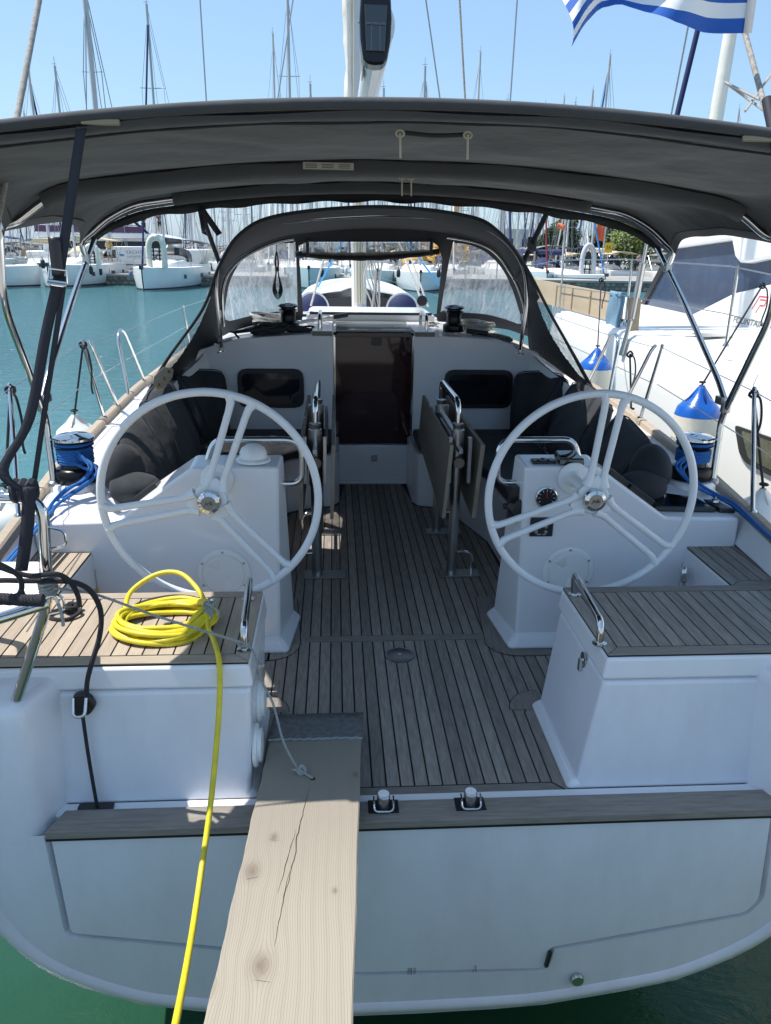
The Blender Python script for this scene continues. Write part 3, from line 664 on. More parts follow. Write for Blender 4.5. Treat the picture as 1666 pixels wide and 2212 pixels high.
# dark cabin interior behind the door so that it is not open to the sky
CAB = mat('cabin_wood', (.14, .08, .05), .45, noise=(3, (.22, .13, .08), .7), stretch=(1, 1, .2))
q = MB(); q.box(-.9, -.85, 6.25, 9.3, -.6, 1.05); q.box(.85, .9, 6.25, 9.3, -.6, 1.05); q.box(-.9, .9, 9.3, 9.35, -.6, 1.05); q.box(-.9, .9, 6.2, 9.35, -.65, -.6)
q.build('cabin_lining', CAB, Y)
q = MB(); q.box(-.62, -.5, 7.5, 7.9, -.6, .9); q.box(.3, .8, 7.0, 7.8, -.6, .55); q.box(-.2, .1, 9.0, 9.2, -.6, .95); q.build('cabin_joinery', mat('cabin_dark_wood', (.2, .13, .09), .4), Y, bevel=.01)
# roof
rows = []
RW = [(BY+.03, 1.33), (7.5, 1.28), (9, 1.1), (10, .9), (11.2, .55), (11.6, .3)]
RH = [(BY+.03, 0), (7.4, -.01), (9, -.04), (10.5, -.12), (11.2, -.2), (11.6, -.28)]
for y in (BY+.03, 6.5, 7, 7.5, 8, 8.5, 9, 9.5, 10, 10.6, 11.2, 11.6):
    W_ = interp(RW, y); dz = interp(RH, y); r = []
    for i in range(25):
        u = -1+2*i/24; a = abs(u)
        if a > .86: t = (a-.86)/.14; x = W_*(.955+.10*t); z = rtop(1.26)+dz-(.26*t)
        else: x = W_*a/.86*.955; z = rtop(a/.86*1.26)+dz
        r.append(Vector((math.copysign(x, u), y, z)))
    rows.append(r)
mb = MB().grid(rows); mb.build('coach_roof', GEL, Y, sharp=60)
# sliding hatch, its garage and the two teak-edged pads at its sides
prism('hatch_garage', [(-.53, 1.19), (.60, 1.19), (.60, 1.285), (.56, 1.305), (-.49, 1.305), (-.53, 1.285)], 'y', 6.95, 7.7, GEL, Y, bevel=.012, seg=3)
box('garage_trim', -.50, .57, 6.935, 6.948, 1.290, 1.312, BLK, Y)
box('sliding_hatch', -.275, .325, 6.17, 6.94, 1.222, 1.238, tinted('hatch_acrylic', (.25, .27, .27), .08, .9), Y, bevel=.004)
for s in (-1, 1):
    a, b = (.34, .50) if s > 0 else (-.46, -.30)
    box('hatch_rail_pad', a, b, 6.10, 6.94, 1.195, 1.236, GEL, Y, bevel=.005)
    box('rail_pad_edge', a+.003, b-.003, 6.092, 6.10, 1.198, 1.230, TEAKX, Y)
    xx = (a+b)/2+s*.02
    q = MB(); q.tube(rnd([(xx, 6.20, 1.235), (xx, 6.20, 1.345), (xx, 6.62, 1.345), (xx, 6.62, 1.235)], .05, 6), .0145, 10); q.build('hatch_handrail', STEEL, Y)

# ------------------------------------------------------------------ two folding cockpit tables
PLY = mat('table_teak', (.19, .155, .12), .6, noise=(5, (.12, .095, .072), .9), bump=(60, .2, .001), stretch=(1, .25, 1), detail=8)
PLYE = mat('table_edge', (.34, .27, .20), .6, noise=(6, (.24, .18, .13), .8))
for s in (-1, 1):
    T = bpy.data.objects.new('folding_table', None); COL.objects.link(T); T.parent = Y; WL[T.name] = Vector()
    cx = .41 if s > 0 else -.395
    for y in (4.235, 4.96):
        q = MB(); q.tube([(cx, y, .01), (cx, y, .56)], .030, 16); q.tube([(cx, y, .56), (cx, y, .885)], .038, 16); q.lathe([(.030, 0), (.030, .02), (.033, .024), (.033, .034), (.012, .038)], (cx, y, .885), (0, 0, 1), 16); q.build('post', STEELB, T, sharp=50)
        q = MB(); q.box(cx-.075, cx+.165, y-.065, y+.045, .002, .010)
        for a in (-.06, .15):
            for b in (-.05, .03): q.lathe([(.006, 0), (.005, .003)], (cx+a, y+b, .010), (0, 0, 1), 8)
        q.build('base_plate', STEELB, T, bevel=.003)
        if y < 4.5: lathe('clamp_knob', [(.010, 0), (.010, .02), (.030, .022), (.032, .026), (.030, .034), (.008, .036), (0, .034)], (cx+.004, y-.036, .705), (0, -1, 0), PLYE, T, seg=18)
    hb = s*.12 if s > 0 else -.12
    q = MB(); q.tube(rnd([(cx, 4.235, .14), (cx+hb*1.0, 4.235, .14), (cx+hb*1.0, 4.235, .01)], .08, 6), .011, 10)
    q.tube(rnd([(cx, 4.96, .14), (cx+hb, 4.96, .14), (cx+hb, 4.96, .01)], .08, 6), .011, 10); q.tube([(cx, 4.24, .22), (cx, 4.95, .22)], .011, 10)
    q.build('foot_rail', STEEL, T)
    tube('top_handle', rnd([(cx, 4.235, .90), (cx-s*.004, 4.24, 1.045), (cx-s*.006, 4.93, 1.045), (cx, 4.96, .90)], .09, 8), .0165, STEEL, T, seg=12)
    q = MB(); q.box(cx-.012, cx+.012, 4.10, 5.15, .775, .80) 
    for e in (-1, 1):
        q.box(*sorted((cx+e*.045, cx+e*.065)), 4.12, 4.16, .60, .86); q.box(*sorted((cx+e*.045, cx+e*.065)), 5.05, 5.10, .60, .86)
    q.build('hinge_frame', STEELB, T, bevel=.002)
    for nm, xa, xb, tb in (('leaf', cx-.062, cx-.085, -.02), ('leaf', cx+.085, cx+.108, .0)):
        x0, x1 = (cx-.085, cx-.062) if nm and xa < cx else (cx+.085, cx+.108)
        if s > 0 and xa < cx: x0, x1, sh = cx-.045-.02, cx-.045, -.03
        elif s > 0: x0, x1, sh = cx+.105, cx+.128, -.03
        elif xa < cx: x0, x1, sh = cx-.085, cx-.062, -.008
        else: x0, x1, sh = cx+.092, cx+.112, -.012
        ya, yb = 4.08, 5.50
        zt = .835
        prof = [(ya, zt), (ya, .405), (yb, .52), (yb, zt+.012), (5.03, zt+.012), (5.025, zt+.004), (4.56, zt+.004), (4.555, zt)]
        q = MB().prism([(a, b) for a, b in prof], 'x', x0, x1)
        for i, v in enumerate(q.v): v.x += sh*(zt-v.z)/.43
        q.build('leaf', PLY, T, bevel=.003)
        q = MB().hexa([(x0+sh, ya-.006, .41), (x1+sh, ya-.006, .41), (x1+sh, ya+.001, .41), (x0+sh, ya+.001, .41)], [(x0, ya-.006, zt-.003), (x1, ya-.006, zt-.003), (x1, ya+.001, zt-.003), (x0, ya+.001, zt-.003)]); q.build('edge_lipping', PLYE, T)
    q = MB(); q.tube([(cx, 4.245, .84), (cx, 4.95, .84)], .018, 10); q.build('cross_bar', STEELB, T)

# ------------------------------------------------------------------ winches
def winch(x, y, z, r, h, top=STEEL, selftail=True):
    W_ = bpy.data.objects.new('winch', None); COL.objects.link(W_); W_.parent = Y; WL[W_.name] = Vector()
    lathe('base', [(r*1.0, 0), (r*1.05, h*.03), (r*1.05, h*.22), (r*1.0, h*.27), (r*.82, h*.31)], (x, y, z), (0, 0, 1), ANOD, W_, seg=40)
    lathe('drum', [(r*.80, h*.28), (r*.74, h*.36), (r*.70, h*.52), (r*.74, h*.68), (r*.84, h*.73)], (x, y, z), (0, 0, 1), ANOD, W_, seg=40)
    lathe('jaws', [(r*.84, h*.73), (r*.95, h*.755), (r*.70, h*.79), (r*.70, h*.82), (r*.95, h*.86), (r*.98, h*.88)], (x, y, z), (0, 0, 1), BLK, W_, seg=40)
    lathe('cap', [(r*.98, h*.88), (r*.97, h*.92), (r*.75, h*.965), (r*.30, h*.985), (r*.26, h*1.0), (r*.14, h*1.0), (r*.12, h*.97), (0, h*.97)], (x, y, z), (0, 0, 1), top, W_, seg=40)
    return W_
for s in (-1, 1): 
    lathe('winch_pad', [(.13, -.05), (.13, .0), (.12, .012), (0, .013)], (s*1.545, 3.72, .735), (0, 0, 1), GEL, Y, seg=40)
    winch(s*1.545, 3.72, .748, .098, .235)
DKST = mat('dark_chrome', (.10, .11, .13), .08, metal=1)
winch(-.66, 6.48, 1.20, .085, .215, DKST); winch(.70, 6.48, 1.20, .085, .215, DKST)
tube('winch_handle_grip', [(.80, 6.42, 1.215), (.97, 6.38, 1.195)], .022, BLK, Y)

# ------------------------------------------------------------------ pushpit, stanchions, lifelines, bimini legs
def steel(name, pts, r=.0125, rad=.06, m=STEEL, parent=Y): return tube(name, rnd(pts, rad, 7), r, m, parent, seg=12)
for s in (-1, 1):
    if s < 0: base = at(32, 1525, y=2.17); j = at(105, 1300, y=2.17); topc = at(92, 1075, y=2.17)
    else: base = Vector((1.30, 2.17, .48)); j = Vector((1.155, 2.17, .85)); topc = Vector((1.14, 2.17, 1.17))
    steel('pushpit', [base, j, topc, Vector((s*1.60, 2.20, 1.15)), Vector((s*1.66, 2.50, 1.12)), Vector((s*1.64, 2.56, .60))], .0165, .075)
    lathe('flange', [(.042, 0), (.042, .006), (.022, .012), (.018, .03)], base-Vector((0, 0, .012)), (0, 0, 1), STEELB, Y)
    q = MB(); q.tube(rnd([j+Vector((0, 0, .03)), j+Vector((s*-.045, 0, .02)), j+Vector((s*-.045, 0, -.03)), j+Vector((0, 0, -.04))], .02), .0045, 6)
    t = topc*.35+j*.65+Vector((0, 0, .09)); t = Vector((topc.x, 2.17, topc.z-.12))
    q.tube(rnd([t+Vector((0, 0, .03)), t+Vector((s*-.05, 0, .02)), t+Vector((s*-.05, 0, -.03)), t+Vector((0, 0, -.04))], .02), .0045, 6); q.build('rope_eye', STEEL, Y)
    # small corner seat in a steel frame
    jj = j; a = [jj+Vector((s*.02, .0, .0)), jj+Vector((s*.42, -.22, -.06)), jj+Vector((s*.52, .25, .02)), jj+Vector((s*.1, .22, .03))]
    if s > 0: a = a[::-1]
    if s < 0:
        MB().hexa(a, [p+Vector((0, 0, .012)) for p in a]).build('corner_seat', WHITE, Y, bevel=.004)
        tube('corner_seat_frame', rnd([jj+Vector((0, -.01, .0)), jj+Vector((s*.42, -.24, -.06)), jj+Vector((s*.55, .25, .02))], .05), .017, STEEL, Y, seg=12)
def stanchion(x0, y0, x1, y1, z1, parent=Y, r=.011):
    z0 = sheer(y0)+.03
    q = MB(); q.tube([(x0, y0, z0), (x1, y1, z1)], r, 10); q.lathe([(.022, 0), (.020, .02), (.013, .03)], (x0, y0, z0), (0, 0, 1), 12); q.lathe([(.010, 0), (.013, .008), (.008, .02)], (x1, y1, z1), (0, 0, 1), 10); return q.build('stanchion', STEEL, parent)
for s in (-1, 1):
    stanchion(s*1.70, 3.35, s*1.80, 3.70, 1.205); stanchion(s*1.775, 5.02, s*1.84, 4.96, 1.265)
    # gate: two bowed stanchions
    for (ya, yb) in ((5.32, 5.02), (5.62, 5.72)): pass
    steel('gate_stanchion', [(s*1.775, 5.36, sheer(5.4)+.03), (s*1.835, 5.12, 1.22), (s*1.835, 5.06, 1.262)], .0125, .05)
    steel('gate_stanchion', [(s*1.775, 5.66, sheer(5.7)+.03), (s*1.83, 5.72, 1.20), (s*1.835, 5.80, 1.262), (s*1.835, 5.92, 1.235), (s*1.785, 6.20, sheer(6.2)+.03)], .0125, .10)
    for y in (7.9, 9.6): stanchion(s*beam(y)-s*.04, y, s*beam(y), y, 1.27+(y-7.9)*.03)
    for zf, nm in ((1.0, 'lifeline'), (.52, 'lifeline')):
        zz = lambda y, z: sheer(y)+.03+(z-sheer(y)-.03)*zf
        P = [(s*1.70, 2.6, zz(2.6, 1.14)), (s*1.80, 3.70, zz(3.70, 1.20)), (s*1.84, 4.96, zz(4.96, 1.262))]
        tube(nm, P, .0028, STEELB, Y, seg=5)
        P = [(s*1.835, 5.9, zz(5.9, 1.235)), (s*beam(7.9), 7.9, zz(7.9, 1.27)), (s*beam(9.6), 9.6, zz(9.6, 1.32)), (s*.35, 13.3, zz(13.3, 1.7))]
        tube(nm, P, .0028, STEELB, Y, seg=5)
        tube(nm, [(s*1.84, 5.06, zz(5.06, 1.25)), (s*1.835, 5.72, zz(5.72, 1.24))], .0028, STEELB, Y, seg=5)

# ------------------------------------------------------------------ bimini
BM = bpy.data.objects.new('bimini', None); COL.objects.link(BM); BM.parent = Y; WL[BM.name] = Vector()
YB = [2.27, 3.40, 4.32]
def bz(x, y):
    c = interp([(2.27, 2.207), (3.4, 2.188), (4.56, 2.195), (4.80, 2.150)], y); a = abs(x)
    sag = 0
    for a0, a1 in ((2.27, 3.4), (3.4, 4.56)):
        if a0 < y < a1: sag = .028*math.sin(math.pi*(y-a0)/(a1-a0))
    ww = math.sin(math.pi*min(1, abs(y-3.4)/1.13)); wr = (.005*math.sin(7*x+5*y)+.004*math.sin(3.1*x-8*y+1)+.0025*math.sin(17*x+9*y)+.002*math.sin(-13*x+21*y))*ww
    return c-.060*a*a-interp([(4.5, 1.25), (4.8, .60)], y)*max(0, a-1.3)**2-sag+wr
def bhw(y):
    w_ = interp([(2.27, 1.60), (3.4, 1.61), (4.56, 1.71), (4.80, 1.67)], y)
    for a0, a1, d in ((2.27, 3.4, .12), (3.4, 4.66, .13)):
        if a0 <= y <= a1: w_ -= d*math.sin(math.pi*(y-a0)/(a1-a0))
    return w_
rows = []
for i in range(57):
    y = 2.27+(4.80-2.27)*i/56; W_ = bhw(y); r = []
    for j in range(65):
        u = -1+2*j/64; x = W_*u; z = bz(x, y)
        if abs(u) > .93: z -= (abs(u)-.93)/.07*.022
        # tension wrinkles fanning from the corners
        r_ = math.hypot(abs(x)-1.0, y-2.3); z += .004*math.sin(18*math.atan2(abs(x)-1.0, y-2.2))*math.exp(-r_*1.5)*min(1, r_*6)
        r.append(Vector((x, y, z)))
    rows.append(r)
MB().grid(rows).build('canopy', CANV, BM, solid=.004, sharp=180)
# hem and rolled aft edge
def edge(y, k, dz=0, n=49, f=1.0): return [Vector((bhw(y)*(-1+2*i/(n-1))*f, y+k, bz(bhw(y)*(-1+2*i/(n-1))*f, y)+dz)) for i in range(n)]
tube('aft_hem', edge(2.27, -.004, .004), .015, CANV, BM, seg=8)
e0 = edge(4.80, .0, -.004, 97); e1 = [p+Vector((0, .012+.010*math.sin(i*.9)+.004*math.sin(i*2.3), -.045+.006*math.sin(i*.7))) for i, p in enumerate(e0)]; e2 = [p+Vector((0, -.004*math.sin(i*.9), -.022)) for i, p in enumerate(e0)]
MB().grid([e0, e2, e1]).build('fore_valance', CANVD, BM, solid=.004)
q = [p+Vector((0, .004+.006*math.sin(i*.8), -.018)) for i, p in enumerate(e0)]
tube('valance_piping', q, .006, CANVD, BM, seg=6)
# pockets and bows
def pocket(y, xm, w_, name='bow_pocket'):
    n = 40; a, b, c = [], [], []
    for i in range(n+1):
        x = -xm+2*xm*i/n; z = bz(x, y)-.010
        a.append(Vector((x, y-w_, z-.003+.004*math.sin(i*.8)))); b.append(Vector((x, y, z-(.016 if y < 2.5 else .056)))); c.append(Vector((x, y+w_, z-.003+.003*math.sin(i*1.1))))
    MB().grid([a, b, c]).build(name, CANV, BM, solid=.003, sharp=180)
pocket(2.31, 1.46, .045); pocket(3.40, 1.44, .055); pocket(4.56, 1.15, .045)
q = []
for i in range(41): x = -1.2+2.4*i/40; q.append(Vector((x, 3.62+.02*math.sin(x*3), bz(x, 3.62)-.007)))
tube('zip_seam', q, .005, CANVD, BM, seg=6)
q = []
for i in range(41): x = -1.5+3.0*i/40; q.append(Vector((x, 2.42+.006*math.sin(x*9), bz(x, 2.42)-.006)))
tube('seam', q, .0035, CANVD, BM, seg=6)
for s in (-1, 1):
    tube('side_hem', [Vector((s*(bhw(y)-.035), y, bz(bhw(y)-.035, y)-.016)) for y in [2.30+i*.1 for i in range(25)]], .0035, CANVD, BM, seg=6)
for s in (-1, 1):
    foot = Vector((s*1.64, 3.66, .72)); hinge = Vector((s*1.655, 3.70, 1.02))
    fc = Vector((s*1.655, 4.78, 1.87))
    tube('leg', rnd([foot, (s*1.655, 3.70, 1.06), (s*1.655, 3.66, 1.14), (s*1.655, 3.40, 1.60), (s*1.63, 3.39, 1.86)], .10, 8), .0165, STEEL, BM, seg=12)
    tube('leg', rnd([(s*1.655, 3.70, 1.16), (s*1.655, 3.79, 1.24), (s*1.655, 4.30, 1.58), fc], .07, 8), .0155, STEEL, BM, seg=12)
    pts = [(s*1.635, 3.40, 1.80), (s*1.62, 3.40, 1.90)]+[(s*x, 3.40, bz(x, 3.4)-.034) for x in (1.55, 1.42, 1.25, 1.0, .6, .2)]
    tube('bow', spl([Vector(p) for p in pts], 5), .0155, STEEL, BM, seg=12)
    pts = [(s*1.645, 4.58, 1.76), (s*1.66, 4.56, 1.85)]+[(s*x, 4.56, bz(x, 4.56)-.034) for x in (1.60, 1.50, 1.36, 1.22, 1.0, .7)]
    tube('bow', spl([Vector(p) for p in pts], 6), .0155, STEEL, BM, seg=12)
    q = MB(); q.lathe([(.024, 0), (.024, .05)], (s*1.655, 3.68, 1.10), (0, -.1, 1), 14); q.box(s*1.655-.02, s*1.655+.02, 3.69, 3.76, 1.13, 1.17); q.lathe([(.03, 0), (.03, .02), (.02, .03)], (s*1.64, 3.66, .735), (0, 0, 1), 14); q.build('clamp', STEELB, BM, bevel=.003)
    q = MB(); q.box(s*1.65-.018, s*1.65+.018, 4.56, 4.60, 1.74, 1.79); q.build('clamp', STEELB, BM, bevel=.003)
    # hooks at the aft bow ends
    x0 = s*.925; x1 = s*.845
    q = MB(); q.box(min(x0, x1)-.01, max(x0, x1)+.01, 2.257, 2.27, 2.140, 2.156); q.build('zip_plate', mat('zip_plate_alu', (.22, .20, .13), .4, metal=.5), BM, bevel=.004)
    # strap from the aft bow to the pushpit
    def ribbon(name, pts, w_, m, parent, ax=(1, 0, 0), th=.0025):
        ax = Vector(ax).normalized()*w_/2; P = spl([Vector(p) for p in pts], 6)
        return MB().grid([[p-ax, p+ax] for p in P]).build(name, m, parent, solid=th, sharp=180)
    tp = Vector((s*.935, 2.27, 2.14)); bt = Vector((s*1.165, 2.17, 1.175))
    if s > 0: bt = Vector((1.12, 2.17, 1.18))
    mid = tp*.61+bt*.39
    if s < 0:
        ribbon('strap', [tp, tp*.8+bt*.2, mid], .026, STRAP, BM, (1, .2, 0))
        q = MB(); q.tube(rnd([mid+Vector((-.020, -.01, .02)), mid+Vector((-.030, -.01, -.02)), mid+Vector((.022, -.012, -.026)), mid+Vector((.024, -.01, .014))], .01), .003, 8, closed=True); q.tube([mid+Vector((-.026, -.014, -.012)), mid+Vector((.022, -.014, -.018))], .006, 8); q.build('buckle', STEEL, BM)
        ribbon('strap', [mid+Vector((0, -.006, .10)), mid+Vector((0, -.008, .0))], .030, BLK, BM, (1, .2, 0), .003)
        ribbon('strap', [mid, mid*.75+bt*.25+Vector((-.012, 0, 0)), mid*.35+bt*.65+Vector((-.02, -.01, 0)), bt+Vector((-.045, -.03, .07)), bt+Vector((-.0, -.03, .01))], .029, STRAP, BM, (1, .35, 0))
        ribbon('strap', [mid+Vector((.012, .01, 0)), mid*.6+bt*.4+Vector((.012, .01, 0)), bt+Vector((.01, .02, .0))], .015, STRAP, BM, (1, .5, 0))
        ribbon('strap', [bt+Vector((.02, -.03, .02)), bt+Vector((.0, -.035, -.10)), bt+Vector((-.035, -.035, -.235))], .036, STRAP, BM, (1, .1, 0))
        q = MB()
        for k in range(3): q.tube([bt+Vector((-.03+.022*k, 0, 0))+Vector((0, math.cos(a)*.026, math.sin(a)*.026)) for a in [i*math.pi/6 for i in range(12)]], .012, 6, closed=True)
        q.build('strap_knot', STRAP, BM)
    else:
        ribbon('strap', [tp, tp*.75+bt*.25, tp*.4+bt*.6, bt], .03, STRAP, BM, (1, .2, 0))
    # straps from the fore bow forward to the deck
    a = Vector((s*1.05, 4.78, bz(1.05, 4.78)-.03)); b = Vector((s*1.12, 6.2, 1.62))
    if s < 0:
        ribbon('strap', [a, a*.5+b*.5, b], .03, STRAP, BM, (1, 0, .6)); ribbon('strap', [a+Vector((.01, .0, -.01)), a+Vector((.10, .05, -.15))], .035, STRAP, BM, (.9, 0, .5)); ribbon('strap', [a+Vector((.0, .0, -.01)), a+Vector((.0, .1, -.12)), a*.7+b*.3+Vector((-.03, 0, .0)), a*.66+b*.34], .024, STRAP, BM, (1, 0, .6))
    else:
        a = Vector((.97, 4.78, bz(.97, 4.78)-.03)); ribbon('strap', [a, a*.5+b*.5, b], .034, STRAP, BM, (1, 0, -.6)); q = MB().box(-.03, .03, -.01, .01, -.045, .045, Matrix.Translation(a*.6+b*.4)); q.build('buckle', BLK, BM, bevel=.004)
# zip toggles hanging under the canopy
LACE = mat('pale_cord', (.42, .39, .30), .8)
for px, py, yy, l in ((865, 262, 2.44, .065), (1012, 266, 2.44, .065), (869, 360, 3.44, .07), (889, 360, 3.44, .07)):
    p = at(px, py, y=yy); p.z = bz(p.x, yy)-.030 if yy < 3 else bz(p.x, yy)-.060
    q = MB(); q.tube([p+Vector((math.cos(a)*.012, 0, math.sin(a)*.009)) for a in [i*math.pi/5 for i in range(10)]], .003, 6, closed=True); q.tube([p, p+Vector((.002, 0, -l))], .0035, 6); q.build('toggle', LACE, BM)
a = at(875, 262, y=2.45); b = at(1005, 266, y=2.45); tube('loop', spl([Vector((a.x, 2.45, bz(a.x, 2.45)-.026)), Vector(((a.x+b.x)/2, 2.45, bz(0, 2.45)-.032)), Vector((b.x, 2.45, bz(b.x, 2.45)-.027))], 8), .006, CANVD, BM)
# maker's care label on the middle pocket
p0 = at(655, 355, y=3.345); 
L_ = box('care_label', p0.x, p0.x+.20, 3.333, 3.336, bz(-.3, 3.34)-.040, bz(-.3, 3.34)-.014, mat('pale_label', (.40, .39, .32), .7), BM)
for k in range(3):
    for r_ in range(3): box('label_print', p0.x+.008+k*.066, p0.x+.055+k*.066, 3.3318, 3.3325, bz(-.3, 3.34)-.034+r_*.006, bz(-.3, 3.34)-.032+r_*.006, ANOD, L_, smooth=False)

# ------------------------------------------------------------------ spray hood
SH = bpy.data.objects.new('spray_hood', None); COL.objects.link(SH); SH.parent = Y; WL[SH.name] = Vector()
A_ = [(-1.60, 5.28, .80), (-1.434, 5.30, 1.08), (-1.14, 5.22, 1.45), (-.985, 4.95, 1.715), (-.82, 4.74, 1.912), (-.58, 4.74, 2.018), (-.02, 4.71, 2.070), (.48, 4.74, 2.032), (.68, 4.74, 1.945), (.90, 4.95, 1.755), (1.17, 5.22, 1.43), (1.40, 5.30, 1.12), (1.57, 5.28, .86)]
F_ = [(-1.25, 6.55, 1.05), (-1.21, 6.55, 1.25), (-1.20, 6.55, 1.53), (-1.11, 6.55, 1.715), (-.88, 6.55, 1.86), (-.585, 6.55, 1.94), (0, 6.55, 1.99), (.60, 6.55, 1.97), (.98, 6.55, 1.89), (1.19, 6.55, 1.675), (1.30, 6.55, 1.455), (1.33, 6.55, 1.26), (1.36, 6.55, 1.06)]
Ap = spl(A_, 16); Fp = spl(F_, 16)
NS = 40
def shp(i, k, off=0):
    t = k/NS; a, f = Ap[i], Fp[i]; p = a*(1-t)+f*t
    b = .035*math.sin(math.pi*t); c = Vector((0, 0, 1.35)); n = Vector((p.x, 0, (p.z-1.2))).normalized()
    return p+n*(b*(1 if p.z > 1.5 else .3)+off)
def inwin(i, k, s):
    # wing window: triangular clear area low in the side wing
    t = k/NS; u = i/16 if s < 0 else (len(Ap)-1-i)/16
    return .5 < u < 2.95 and .07 < t < .07+.42*math.sin(math.pi*min(1, max(0, (u-.40)/2.6)))**.8
mb = MB(); mws = {-1: MB(), 1: MB()}
n = len(Ap)
allv = [[shp(i, k) for k in range(NS+1)] for i in range(n)]
for i in range(n-1):
    for k in range(NS):
        P4 = [allv[i][k], allv[i+1][k], allv[i+1][k+1], allv[i][k+1]]
        s = -1 if i < n/2 else 1
        if (inwin(i+.5, k+.5, s)): mws[s].add(P4, [(0, 1, 2, 3)])
        else: mb.add(P4, [(0, 1, 2, 3)])
def weld(o):
    bm = bmesh.new(); bm.from_mesh(o.data); bmesh.ops.remove_doubles(bm, verts=bm.verts, dist=1e-4); bm.to_mesh(o.data); bm.free(); return o
weld(mb.build('hood_canvas', CANVD, SH, sharp=180)); 
for s in (-1, 1): weld(mws[s].build('wing_window', VINYL, SH, sharp=180))
tube('hood_hem', Ap, .010, CANVD, SH, seg=8)
bow = [Vector(p) for p in ((-1.12, 5.85, 1.13), (-1.115, 5.8, 1.25), (-1.125, 5.78, 1.56), (-1.09, 5.76, 1.72), (-.95, 5.75, 1.895), (-.68, 5.75, 2.0), (.05, 5.75, 2.062), (.62, 5.75, 2.035), (.90, 5.75, 1.93), (1.07, 5.76, 1.745), (1.125, 5.78, 1.50), (1.115, 5.8, 1.25), (1.12, 5.85, 1.13))]
tube('bow', spl(bow, 8), .0135, STEEL, SH, seg=10)
fb = [p+Vector((0, -.03, -.03)) for p in Fp]; fb = [Vector((p.x*.985, p.y, p.z)) for p in fb]
for s in (-1, 1):
    seg_ = fb[16:80] if s < 0 else fb[-80:-16]
    tube('bow', seg_, .0125, STEEL, SH, seg=10)
for b0 in (bow[0], bow[-1]):
    q = MB(); q.lathe([(.03, 0), (.03, .008), (.016, .015), (.016, .05)], b0-Vector((0, 0, .035)), (0, 0, 1), 12); q.lathe([(.019, 0), (.019, .05)], b0+Vector((0, -.01, .22)), (0, 0, 1), 12); q.tube([b0+Vector((-.02, 0, .01)), b0+Vector((-.05, -.02, .03))], .006, 8); q.build('bow_foot', STEELB, SH)
# front panel: slopes from the fore bow down to the roof
def fy(z): return 6.56+(1.97-z)*1.15
def fpt(px, py):
    # pixel measured on the sloping front panel
    d = ray(px, py); t = (6.56+1.97*1.15-CAM.y-CAM.z*1.15)/(d.y+d.z*1.15); return CAM+d*t
WINL = [(487, 692), (489, 640), (499, 600), (522, 562), (560, 535), (600, 526), (632, 524), (640, 531), (644, 665), (636, 672), (580, 676), (530, 686)]
WINR = [(976, 530), (984, 524), (1010, 527), (1045, 540), (1080, 572), (1102, 610), (1118, 655), (1127, 700), (1090, 690), (1050, 680), (1000, 676), (958, 672), (952, 666)]
OPEN = [(668, 522), (934, 522), (958, 535), (945, 640), (942, 682), (655, 682), (648, 600), (645, 535)]
OUT = [(463, 735), (463, 700), (466, 640), (474, 590), (500, 545), (545, 512), (620, 492), (720, 481), (820, 478), (920, 482), (1010, 494), (1070, 515), (1112, 555), (1142, 610), (1155, 660), (1166, 735), (1100, 712), (1020, 700), (945, 694), (943, 684), (654, 684), (652, 694), (560, 700), (500, 716)]
def p2(l): return [fpt(*p) for p in l]
def holes(name, outer, inners, m, parent, th):
    loops = [p2(outer)]+[p2(i) for i in inners]
    flat = [p for l in loops for p in l]
    tri = tessellate_polygon([[Vector((p.x, p.z, 0)) for p in l] for l in loops])
    fs = []
    for t in tri:
        a, b, c = [flat[i] for i in t]; fs.append(t if (b-a).cross(c-a).y < 0 else t[::-1])
    return mesh(name, flat, fs, m, parent, smooth=False, solid=th)
def smooth2(l, n=3):
    P = spl([Vector((a, b, 0)) for a, b in l], n, closed=True); return [(p.x, p.y) for p in P]
OUTP = OUT[:20]+OUT[20:]
holes('front_panel', OUT, [smooth2(WINL), smooth2(WINR), [(668, 522), (934, 522), (946, 530), (956, 560), (943, 679), (655, 679), (650, 600), (645, 530)]], CANVD, SH, .006)
for l in (WINL, WINR):
    P = [p+Vector((0, .002, 0)) for p in p2(smooth2(l))]; 
    tri = tessellate_polygon([[Vector((p.x, p.z, 0)) for p in P]]); mesh('front_window', P, [t for t in tri], VINYL, SH, smooth=False)
    tube('window_welt', [p-Vector((0, .004, 0)) for p in P], .005, CANVD, SH, seg=6, closed=True)
# rolled centre window with its two straps
r0 = fpt(640, 545); r1 = fpt(948, 540); rp = [r0*(1-t)+r1*t+Vector((.0, -.04, -.03*math.sin(math.pi*t)-.012)) for t in [i/24 for i in range(25)]]
mb = MB().tube(rp, [.022+.012*math.sin(math.pi*i/24)+.003*math.sin(i*1.9) for i in range(25)], 12); mb.build('rolled_window', CANVD, SH)
g0 = [fpt(655+11.2*i, 524) +Vector((0, -.012, 0)) for i in range(26)]; g1 = [fpt(655+11.2*i, 545+2*math.sin(i*.7)) +Vector((0, -.055-.012*math.sin(i*1.3), 0)) for i in range(26)]; g2 = [fpt(655+11.2*i, 553+2*math.sin(i*.5)+3*math.sin(math.pi*i/25))+Vector((0, -.085, 0)) for i in range(26)]
weld(MB().grid([spl(g0, 2), spl(g1, 2), spl(g2, 2)]).build('window_roll_vinyl', VINYL, SH, sharp=180))
for a in (665, 930):
    p = fpt(a, 532)+Vector((0, -.03, 0)); q = MB().box(-.012, .012, -.05, .0, -.075, .05, Matrix.Translation(p)); q.build('roll_strap', BLK, SH, bevel=.004)
